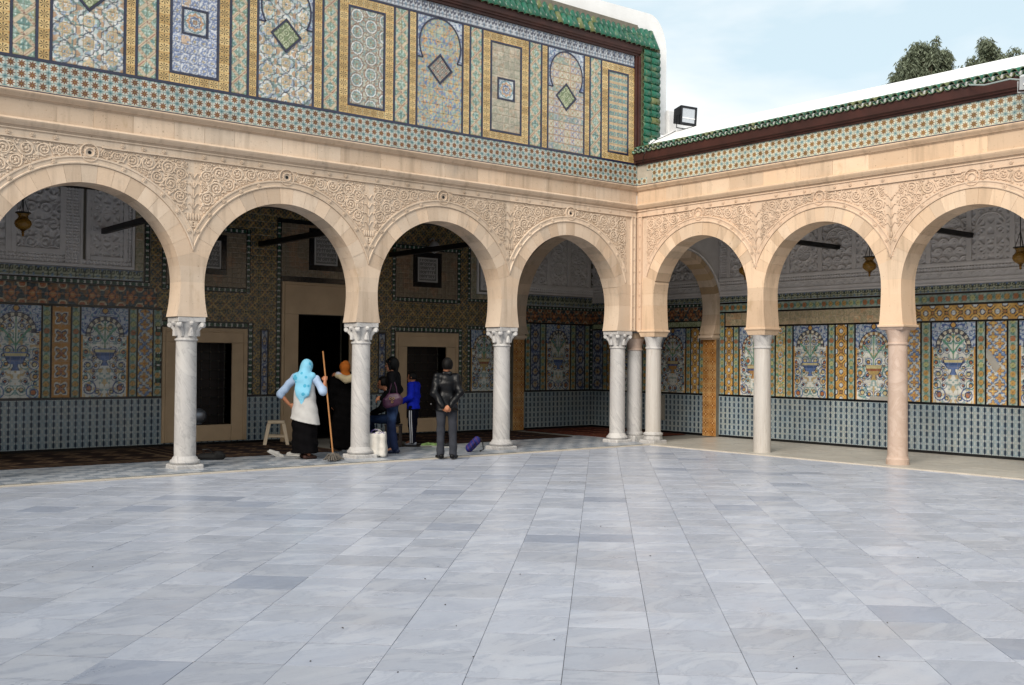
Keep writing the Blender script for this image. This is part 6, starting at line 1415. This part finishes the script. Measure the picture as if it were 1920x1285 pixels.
stuff(b.obj('string_head', simple('wet_grey_string', '#5a554f', .9, .25, 14, .3), t, smooth=True))

# plastic stool
t = thing('stool', 'cream plastic stool with splayed legs beside the doorway', 'stool', (-6.38, 3.36, .012), math.radians(-26)); t.scale = (1.05, 1.05, 1.02); mp_ = simple('cream_plastic', '#c6b59c', .4, .05, 4, .02)
b = MB(); b.box(-.155, .155, -.155, .155, .40, .46); b.obj('seat', mp_, t, bevel=.018)
for sx in (-1, 1):
    for sy in (-1, 1):
        b = MB(); q = lambda x, y, z, w_: [(x - w_, y - w_, z), (x + w_, y - w_, z), (x + w_, y + w_, z), (x - w_, y + w_, z)]
        b.hexa(q(sx * .205, sy * .205, 0, .03) + q(sx * .13, sy * .13, .405, .034)); b.obj('leg', mp_, t, bevel=.006)
for s, ax in ((-1, 0), (1, 0), (-1, 1), (1, 1)):
    b = MB(); a = .175
    if ax == 0: b.box(-a, a, s * a - .012, s * a + .012, .15, .185)
    else: b.box(s * a - .012, s * a + .012, -a, a, .151, .184)
    b.obj('stretcher', mp_, t, bevel=.005)
t = thing('stool', 'low dark wooden stool under the seated man', 'stool', (sm.location.x, sm.location.y, .012), sm.rotation_euler.z)
b = MB(); b.box(-.17, .17, -.2, .12, .39, .425); b.obj('seat', M_wood2, t, bevel=.01)
for sx in (-1, 1):
    for y in (-.17, .09): b = MB(); b.box(sx * .14 - .02, sx * .14 + .02, y - .02, y + .02, 0, .39); b.obj('leg', M_wood2, t, bevel=.004)
t = thing('bucket', 'blue plastic bucket half hidden behind the woman with the mop', 'bucket', (-5.98, 3.05, .012)); mb_ = simple('blue_plastic', '#2f5690', .4, .08, 4, .02)
b = MB(); b.lathe([(.11, 0), (.112, .005), (.15, .29), (.158, .30), (.158, .315), (.146, .315), (.108, .02), (0.01, .018)], k=24, cap=False); b.obj('body', mb_, t, smooth=True)
b = MB(); b.tube([(.155 * math.cos(a), .155 * math.sin(a) * .5 - .06, .30 + .10 * math.sin(a) * 0 - .05 * math.sin(a)) for a in np.linspace(0, PI, 12)], .006, 6); b.obj('handle', M_dark, t, smooth=True)

# handbag hanging on the woman's near shoulder
M4 = jw.matrix_world; pp = M4 @ Vector((-.33, -.07, .93))
t = thing('handbag', 'purple leather handbag hanging from the shoulder of the woman in jeans', 'handbag', pp, jw.rotation_euler.z); t.scale = (.82, .78, .84)
pur = simple('purple_leather', '#3a1c33', .45, .25, 6, .6, 0, .3, 16); A = lambda *v: np.array(v, float)
sdf_obj('body', [(A(0, -.13, .03), A(0, .13, -.02), .095, .11, (.55, 1, 1)), (A(0, -.1, .12), A(0, .10, .10), .05, .06, (.6, 1, 1)), (A(0, -.16, -.02), A(0, .15, -.08), .06, .06, (.7, 1, 1))], pur, t, .01, .03, None, .004, 3)
b = MB(); b.tube([(-.0, -.1, .13), (.05, -.06, .30), (.13, .02, .44), (.15, .06, .47)], .011, 6); b.tube([(0, .10, .12), (.05, .06, .30), (.13, .05, .44), (.15, .07, .47)], .011, 6); b.obj('strap', pur, t, smooth=True)
b = MB()
for y, z in ((-.03, .06), (.04, .055), (.0, -.01)): b.tube([(-.068 + .0 * y, y + .022 * math.cos(a), z + .022 * math.sin(a)) for a in np.linspace(0, 2 * PI, 11)], .006, 5)
b.obj('buckle', simple('pale_brass', '#b59a62', .3, .1, 9, 0, 1), t)

# woven sack behind the second column
t = thing('sack', 'white woven plastic sack with purple print standing behind the column', 'bag', (-6.13, .13, .012), math.radians(-39))
wv = Mat('woven_white', .6, .3); x, y, z = wv.xyz(wv.objc()); n = wv.noise(6, 4, .6, wv.objc()); wv.color(wv.mix(wv.math('MULTIPLY', wv.ramp(z, .395, .415), wv.ramp(wv.noise(14, 3, .6, wv.objc()), .48, .54)), wv.mix(wv.ramp(n, .3, .7), lin('#b3afa8'), lin('#c6c3bd')), lin('#3c2f72'))); wv.bump(n, .6, .03)
sdf_obj('body', [(A(x_, y_, .05), A(x_ * .92, y_ * .8, .40), .055, .045) for x_ in (-.12, 0, .12) for y_ in (-.07, .07)] + [(A(0, 0, .1), A(0, 0, .36), .1, .09)], wv.mat, t, .011, .045, lambda X, Y, Z: np.maximum(.002 - Z, Z - .42 - .012 * np.sin(X * 33 + 1) - X * .12), .005, 3)
for y_ in (-.06, .06): b = MB(); b.tube([(-.10, y_, .38), (-.09, y_ * 1.1, .44), (-.04, y_ * 1.2, .465), (.03, y_ * 1.2, .46), (.07, y_ * 1.1, .43), (.08, y_, .38)], .006, 5); b.obj('handle', wv.mat, t, smooth=True)
# blue backpack tipped over behind the third column
t = thing('bag', 'blue and purple school bag tipped against the floor by the third column', 'bag', (-4.22, .0, .012), math.radians(-39)); t.scale = (.68, .7, .78)
bb_ = Mat('blue_purple_nylon', .6, .3); x, y, z = bb_.xyz(bb_.objc()); k = bb_.math('GREATER_THAN', bb_.math('FRACT', (x + z * .6) * 9.0), .72); bb_.color(bb_.mix(k, lin('#20246a'), lin('#4a2a58'))); bb_.bump(bb_.noise(12, 3), .3, .02)
sdf_obj('body', [(A(-.05, 0, .09), A(.14, .02, .26), .105, .10, (1, .75, 1)), (A(-.07, -.05, .08), A(.05, -.06, .19), .07, .07)], bb_.mat, t, .011, .03, lambda X, Y, Z: .002 - Z, .004, 2)
b = MB(); b.tube([(.16, .03, .33), (.24, .03, .33), (.30, .02, .22), (.32, .02, .06), (.22, .02, .02)], .016, 6); b.tube([(-.03, -.11, .05), (.06, -.125, .15), (.13, -.12, .24)], .007, 5); b.obj('strap', simple('black_webbing', '#0f0f14', .7, .2, 9, .1), t, smooth=True)
# dark bundle beside the first column
t = thing('bundle', 'black cloth bag lying on the floor right of the leftmost column', 'bag', (-8.62, 1.20, .012), math.radians(-39))
sdf_obj('body', [(A(-.14, 0, .05), A(.14, .02, .06), .075, .085, (1, .9, .8)), (A(.1, 0, .09), A(.2, 0, .07), .05, .04)], simple('black_cloth', '#0c0c0d', .8, .2, 9, .3), t, .012, .03, lambda X, Y, Z: .002 - Z, .007, 4)
b = MB(); b.tube([(-.1, -.02, .11), (-.12, -.05, .17), (-.02, -.06, .18), (.04, -.03, .12)], .008, 6); b.obj('handle', M_dark, t, smooth=True)

def shoe_obj(lab, x, y, rz, mat, sole, grp, lace=None, sc=1.0, tip=0):
    t = thing('shoe', lab, 'shoe', (x, y, .012), rz, grp); t.scale = (sc,) * 3; t.rotation_euler[0] = tip
    sdf_obj('upper', [(A(0, -.08, .05), A(0, .0, .05), .04, .036), (A(0, 0, .045), A(0, .12, .03), .036, .03, (1.1, 1, 1))], mat, t, .009, .02, lambda X, Y, Z: np.maximum(.015 - Z, np.where(Y < -.01, Z - .075, -1)), .002, 1)
    sdf_obj('sole', [(A(0, -.085, .012), A(0, .12, .012), .043, .042, (1, 1, .45))], sole, t, .009, .01, lambda X, Y, Z: .0 - Z)
    if lace is not None: b = MB(); [b.tube([(-.03, y_, .062 - y_ * .2), (0, y_ + .005, .078 - y_ * .25), (.03, y_, .062 - y_ * .2)], .005, 5) for y_ in (.0, .025, .05)]; b.obj('lace', lace, t)
wh = simple('white_slipper', '#b7b6b2', .7, .08, 8, .15); tn = simple('green_trainer', '#7d9a5a', .7, .3, 18, .15); bk_ = simple('black_trainer', '#15181c', .7, .2, 12, .1)
shoe_obj('white slipper lying on its side left of the woman with the mop', -7.50, 1.12, 1.0, wh, wh, 'white slippers', sc=1.1, tip=.5); shoe_obj('white slipper nearest the woman with the mop', -7.22, 1.00, .4, wh, wh, 'white slippers', sc=1.1)
shoe_obj('green and white trainer nearest the boy', -4.22, 1.36, 1.2, tn, wh, 'trainers left on the floor', wh); shoe_obj('green and white trainer of a pair on the floor, further from the boy', -4.08, 1.22, .8, tn, wh, 'trainers left on the floor', wh)
shoe_obj('black trainer with white sole next to the man in leather', -4.06, .98, .9, bk_, wh, 'trainers left on the floor', wh); shoe_obj('black trainer turned sideways behind the pair of green ones', -3.92, 1.12, 2.0, bk_, wh, 'trainers left on the floor', wh)
t = thing('mat', 'small black doormat under the boy', 'mat', (-4.35, 1.75, .012), math.radians(-39)); b = MB(); b.box(-.42, .42, -.3, .3, 0, .012); b.obj('pad', M_dark, t, bevel=.004)

# carpets
def carpet(lab, x0, x1, y0, y1, base, c2, c3, P=.5):
    m = Mat('carpet', .95, .1); x, y, z = m.xyz(m.pos()); ex = m.math('MINIMUM', x - x0, x1 - x); ey = m.math('MINIMUM', y - y0, y1 - y); e = m.math('MINIMUM', ex, ey)
    fx = m.math('FRACT', x / P) - .5; fy = m.math('FRACT', y / P) - .5; d = m.math('ADD', m.math('ABSOLUTE', fx), m.math('ABSOLUTE', fy))
    c = m.mix(m.math('GREATER_THAN', d, .5), lin(base), lin(c2)); c = m.mix(m.math('LESS_THAN', m.math('ABSOLUTE', d - .34), .05), c, lin(c3)); c = m.mix(m.math('LESS_THAN', d, .12), c, lin(c3))
    bd = m.math('LESS_THAN', e, .28); q = m.math('FRACT', (x + y) * 7.0); c = m.mix(bd, c, m.mix(m.math('GREATER_THAN', q, .5), lin(c2), lin(base))); c = m.mix(m.math('LESS_THAN', m.math('ABSOLUTE', e - .28), .025), c, lin(c3)); c = m.mix(m.math('LESS_THAN', m.math('ABSOLUTE', e - .06), .02), c, lin(c3))
    c = m.mul(c, m.grey(m.ramp(m.noise(40, 3), .3, .7, .75, 1.15))); m.color(c); m.bump(m.noise(120, 2), .3, .01)
    b = MB(); b.box(x0, x1, y0, y1, .012, .026); o = b.obj('carpet', m.mat, bevel=.004); return tag(o, lab, 'carpet', 'carpets along the shaded gallery')
carpet('long brown patterned carpet below the blue vase panels at the left', -13.5, -8.75, 1.42, 4.0, '#3d2a22', '#241914', '#6a5a46', .62)
carpet('brown patterned carpet between the left window and the doorway', -8.7, -6.05, 1.42, 4.0, '#3a2a24', '#22191a', '#64523f', .5)
carpet('dark carpet below the right window', -3.85, -.15, 1.75, 4.0, '#2e1c1a', '#1c1214', '#54412f', .55)
carpet('dull red carpet in the corner of the gallery', .32, 2.5, .85, 3.95, '#5a2a20', '#43201a', '#6d4a36', .55)

# hanging lamps
amber = Mat('amber_glass', .12, .6); amber.color(lin('#9a7432')); amber.set('Transmission Weight', .55); amber.set('IOR', 1.3); amber.set('Alpha', 1.0); amber = amber.mat
brass = simple('old_brass', '#7a5a2c', .35, .2, 9, .05, 1)
def lamp(lab, x, y, zb):
    t = thing('hanging_lamp', lab, 'lamp', (x, y, zb), 0, 'glass lamps hanging in the galleries')
    b = MB(); b.tube([(0, 0, .36), (0, 0, 4.655 - zb)], .008, 6)
    for k in range(3):
        a = k * 2.094; b.tube([(.085 * math.cos(a), .085 * math.sin(a), .335), (.03 * math.cos(a), .03 * math.sin(a), .50), (0, 0, .62)], .005, 5)
    b.obj('chain', M_dark, t)
    b = MB(); b.lathe([(.10, .325), (.112, .33), (.112, .345), (.10, .35)], k=24); b.obj('rim', M_dark, t, smooth=True)
    b = MB(); b.lathe([(.02, .075), (.06, .085), (.105, .12), (.125, .165), (.118, .21), (.08, .25), (.066, .275), (.075, .30), (.098, .328)], k=28, cap=False); b.obj('glass', amber, t, smooth=True)
    b = MB(); b.lathe([(.045, .22), (.05, .235), (.03, .26), (.012, .30)], k=14); b.obj('burner', brass, t, smooth=True)
    b = MB(); b.lathe([(.012, -.02), (.02, .0), (.014, .02), (.026, .04), (.018, .055), (.05, .078)], k=14); b.obj('finial', brass, t, smooth=True)
lamp('amber glass lamp hanging in the shaded gallery at the left', -11.33, 2.0, 3.53)
lamp('amber glass lamp hanging under the arch between the streaked and rose columns', 1.5, -4.43, 3.27)
lamp('amber glass lamp cut by the right edge of the picture', 1.5, -7.17, 3.23)
lamp('amber glass lamp half hidden behind the arch beside the corner columns', 1.5, -1.60, 3.36)
t = thing('wall_light', 'whitish caged light fixed high on the wall over the right carved slab', 'light', (-2.35, D1 - .02, 4.12)); pw = simple('pale_enamel', '#b8b6b6', .4, .1, 6, .05)
b = MB(); b.tube([(0, 0, .2), (0, -.12, .24), (-.02, -.2, .18)], .018, 6); b.obj('arm', pw, t, smooth=True)
b = MB(); b.lathe([(.02, .16), (.05, .15), (.09, .10), (.13, .03), (.135, .02)], (-.03, -.22, 0), 20, cap=False); b.obj('shade', pw, t, smooth=True)
b = MB(); [b.tube([(-.03 + .125 * math.cos(a), -.22 + .125 * math.sin(a), .03), (-.03 + .11 * math.cos(a), -.22 + .11 * math.sin(a), -.06), (-.03, -.22, -.11)], .004, 5) for a in np.linspace(0, 2 * PI, 11)[:-1]]; b.obj('cage', pw, t)

# flood lights and cables
def flood(lab, loc, rz, tilt, w_, h_, frame):
    t = thing('floodlight', lab, 'floodlight', loc, rz, 'floodlights'); t.rotation_euler = (tilt, 0, rz)
    refl = simple('floodlight_glass', '#c9ccd0', .12, .03, 3, 0, .55, .8); 
    b = MB(); b.hexa([(-w_ / 2, -.02, -h_ / 2), (w_ / 2, -.02, -h_ / 2), (w_ / 2 - .04, .24, -h_ / 2 + .05), (-w_ / 2 + .04, .24, -h_ / 2 + .05), (-w_ / 2, -.02, h_ / 2), (w_ / 2, -.02, h_ / 2), (w_ / 2 - .04, .24, h_ / 2 - .05), (-w_ / 2 + .04, .24, h_ / 2 - .05)]); b.obj('housing', frame, t, bevel=.01)
    b = MB(); e = .05
    for r in ((-w_ / 2, -w_ / 2 + e, -h_ / 2, h_ / 2), (w_ / 2 - e, w_ / 2, -h_ / 2, h_ / 2), (-w_ / 2 + e, w_ / 2 - e, -h_ / 2, -h_ / 2 + e), (-w_ / 2 + e, w_ / 2 - e, h_ / 2 - e, h_ / 2)): b.box(r[0], r[1], -.045, -.021, r[2], r[3])
    b.obj('rim', frame, t, bevel=.005)
    b = MB(); b.box(-w_ / 2 + e, w_ / 2 - e, -.032, -.0215, -h_ / 2 + e * 1.2, h_ / 2 - e); b.obj('glass', refl, t)
    b = MB(); b.tube([(-w_ / 2 + .05, -.034, -h_ * .12), (w_ / 2 - .05, -.034, -h_ * .12)], .012, 6); b.obj('tube', M_white, t)
    b = MB(); b.tube([(-w_ / 2 - .015, .05, 0), (-w_ / 2 - .015, .05, -h_ / 2 - .06), (w_ / 2 + .015, .05, -h_ / 2 - .06), (w_ / 2 + .015, .05, 0)], .012, 5); b.obj('bracket', frame, t)
flood('black floodlight standing on the white roof by the corner', (1.0, -.48, 6.80), math.radians(-8), .08, .44, .40, simple('black_housing', '#0b0d14', .4, .2, 6, .05))
flood('pale framed floodlight under the eave, cut by the right edge', (-.42, -8.24, 5.73), math.radians(-62), .5, .34, .20, simple('pale_housing', '#b9bcbd', .5, .1, 6, .05))
b = MB(); b.tube([(.95, -.2, 6.53), (.45, -.35, 6.32), (.1, -.42, 6.18), (-.16, -.45, 6.02), (-.22, -.42, 5.86), (-.15, -.3, 5.74), (-.03, -.22, 5.70)], .008, 6); o = b.obj('cable', M_dark, smooth=True); tag(o, 'thin cable running from the roof down over the green eave by the corner', 'cable')
b = MB(); b.tube([(.1, -6.95, 6.1), (-.2, -7.2, 5.92), (-.33, -7.5, 5.84), (-.38, -7.9, 5.84), (-.4, -8.1, 5.78)], .012, 6); o = b.obj('cable', simple('grey_cable', '#8f9a98', .6, .1, 6, 0), smooth=True); tag(o, 'pale cable drooping along the eave to the floodlight at the right edge', 'cable')

# trees behind the white roof: loose hanging eucalyptus foliage
leafm = Mat('eucalyptus_leaf', .55, .3); k = leafm.attr('rnd'); leafm.color(leafm.mix(k, lin('#434b3a'), lin('#727b66'))); leafm = leafm.mat
bark = simple('grey_bark', '#6d6052', .9, .2, 6, .4)
def tree(lab, base, blobs, seed, n):
    t = thing('eucalyptus_tree', lab, 'tree', base, 0, 'trees behind the white roof'); rg = np.random.default_rng(seed); bz = np.array(base)
    b = MB(); top = np.mean([q[0] for q in blobs], 0) - bz; b.tube([(0, 0, 0), top * .35 + (.15, 0, 0), top * .7, top], [.32, .26, .17, .05], 8)
    for c, r in blobs: cc = np.array(c) - bz; b.tube([top * .5, (top * .5 + cc) / 2 + (0, .2, .2), cc], [.13, .08, .03], 6)
    b.obj('trunk', bark, t, smooth=True)
    V = []; tot = sum(q[1] ** 2 for q in blobs)
    sub_ = []                                                     # every bough carries a few drooping sprays with gaps between them
    for c, r in blobs:
        for q in range(int(9 + 14 * r)):
            d = rg.normal(size=3); d /= np.linalg.norm(d); sub_.append((np.array(c) + d * r * rg.uniform(.35, 1.0) * (1, 1, .95), rg.uniform(.16, .34) * (.6 + .5 * r)))
    tw = MB()
    for c, r in sub_[::2]: cc = c - bz; tw.tube([top * .8, (top * .8 + cc) / 2 + (0, 0, .15), cc], [.03, .02, .006], 4)
    stuff(tw.obj('twigs', bark, t)); blobs = sub_; tot = sum(q[1] ** 2 for q in blobs)
    for c, r in blobs:
        m = int(n * r * r / tot); d = rg.normal(size=(m, 3)); d /= np.linalg.norm(d, axis=1)[:, None]; rad = r * np.cbrt(rg.uniform(.12, 1, m)) * (1 + .16 * np.sin(d[:, 0] * 7 + seed) * np.sin(d[:, 2] * 6 + d[:, 1] * 5)); p = np.array(c) - bz + d * rad[:, None] * (1, 1, 1.25)
        L_ = rg.uniform(.16, .34, m); wd = rg.uniform(.014, .026, m); az = rg.uniform(0, 2 * PI, m); dn = np.stack([np.cos(az) * .55, np.sin(az) * .55, -rg.uniform(.3, 1.1, m)], 1); dn /= np.linalg.norm(dn, axis=1)[:, None]; sd = np.cross(dn, rg.normal(size=(m, 3))); sd /= np.linalg.norm(sd, axis=1)[:, None]
        L_ = L_ * .66; V.append(np.stack([p, p + dn * (L_ * .5)[:, None] + sd * wd[:, None], p + dn * L_[:, None], p + dn * (L_ * .5)[:, None] - sd * wd[:, None]], 1))
    V = np.concatenate(V); m = len(V); o = raw_obj('crown', V.reshape(-1, 3), np.arange(m * 4).reshape(m, 4), leafm, t); o.data.attributes.new('rnd', 'FLOAT', 'FACE').data.foreach_set('value', rg.random(len(o.data.polygons)).astype(np.float32))
# crown blobs are placed in the world where the trees stand, about 20 m beyond the roof
tree('larger grey green tree rising behind the white roof', (16.8, 3.0, -.2), [((16.1, 3.65, 10.6), .55), ((16.5, 3.4, 10.7), .8), ((16.8, 3.15, 11.55), .62), ((16.95, 3.05, 11.2), .8), ((17.2, 2.8, 10.6), .85), ((16.25, 3.55, 11.2), .42), ((17.45, 2.55, 10.9), .45), ((15.8, 4.0, 10.4), .42), ((16.7, 3.2, 10.4), .9), ((16.45, 3.5, 11.6), .25), ((17.25, 2.8, 11.75), .3), ((16.85, 3.1, 12.0), .5), ((16.6, 3.3, 11.9), .35)], 4, 30000)
tree('smaller tree top at the far right behind the white roof', (18.7, 1.4, -.2), [((18.5, 1.8, 11.6), .55), ((18.9, 1.45, 11.5), .6), ((18.2, 2.0, 11.2), .55), ((19.2, 1.2, 11.4), .5), ((18.4, 1.85, 12.1), .22), ((17.9, 2.3, 11.0), .42)], 9, 12000)

# crumbs of grit and dry leaf bits on the marble
b = MB(); rv = random.Random(12)
for k in range(22):
    zf, la = rv.uniform(5.6, 13), rv.uniform(-.42, .42); x, y = camxy + fw2 * zf + rt2 * la * zf; r = rv.uniform(.004, .013); a = rv.random() * 6.28
    b.add([(x + r * math.cos(a + q) * (1 if i % 2 else .6), y + r * math.sin(a + q), .001 + (.004 if i == 1 else 0)) for i, q in enumerate((0, 1.4, 2.9, 4.4))] + [(x, y, .007)], [(0, 1, 4), (1, 2, 4), (2, 3, 4), (3, 0, 4)])
o = b.obj('debris', simple('dark_grit', '#2c2722', .9, .3, 20, 0)); tag(o, kind='stuff')

# ground and the far surroundings
b = MB(); b.box(-400, 400, -400, 400, -.6, -.35); o = b.obj('ground', simple('sandy_ground', '#9a8a70', .95, .15, .3, .2)); o['kind'] = 'structure'
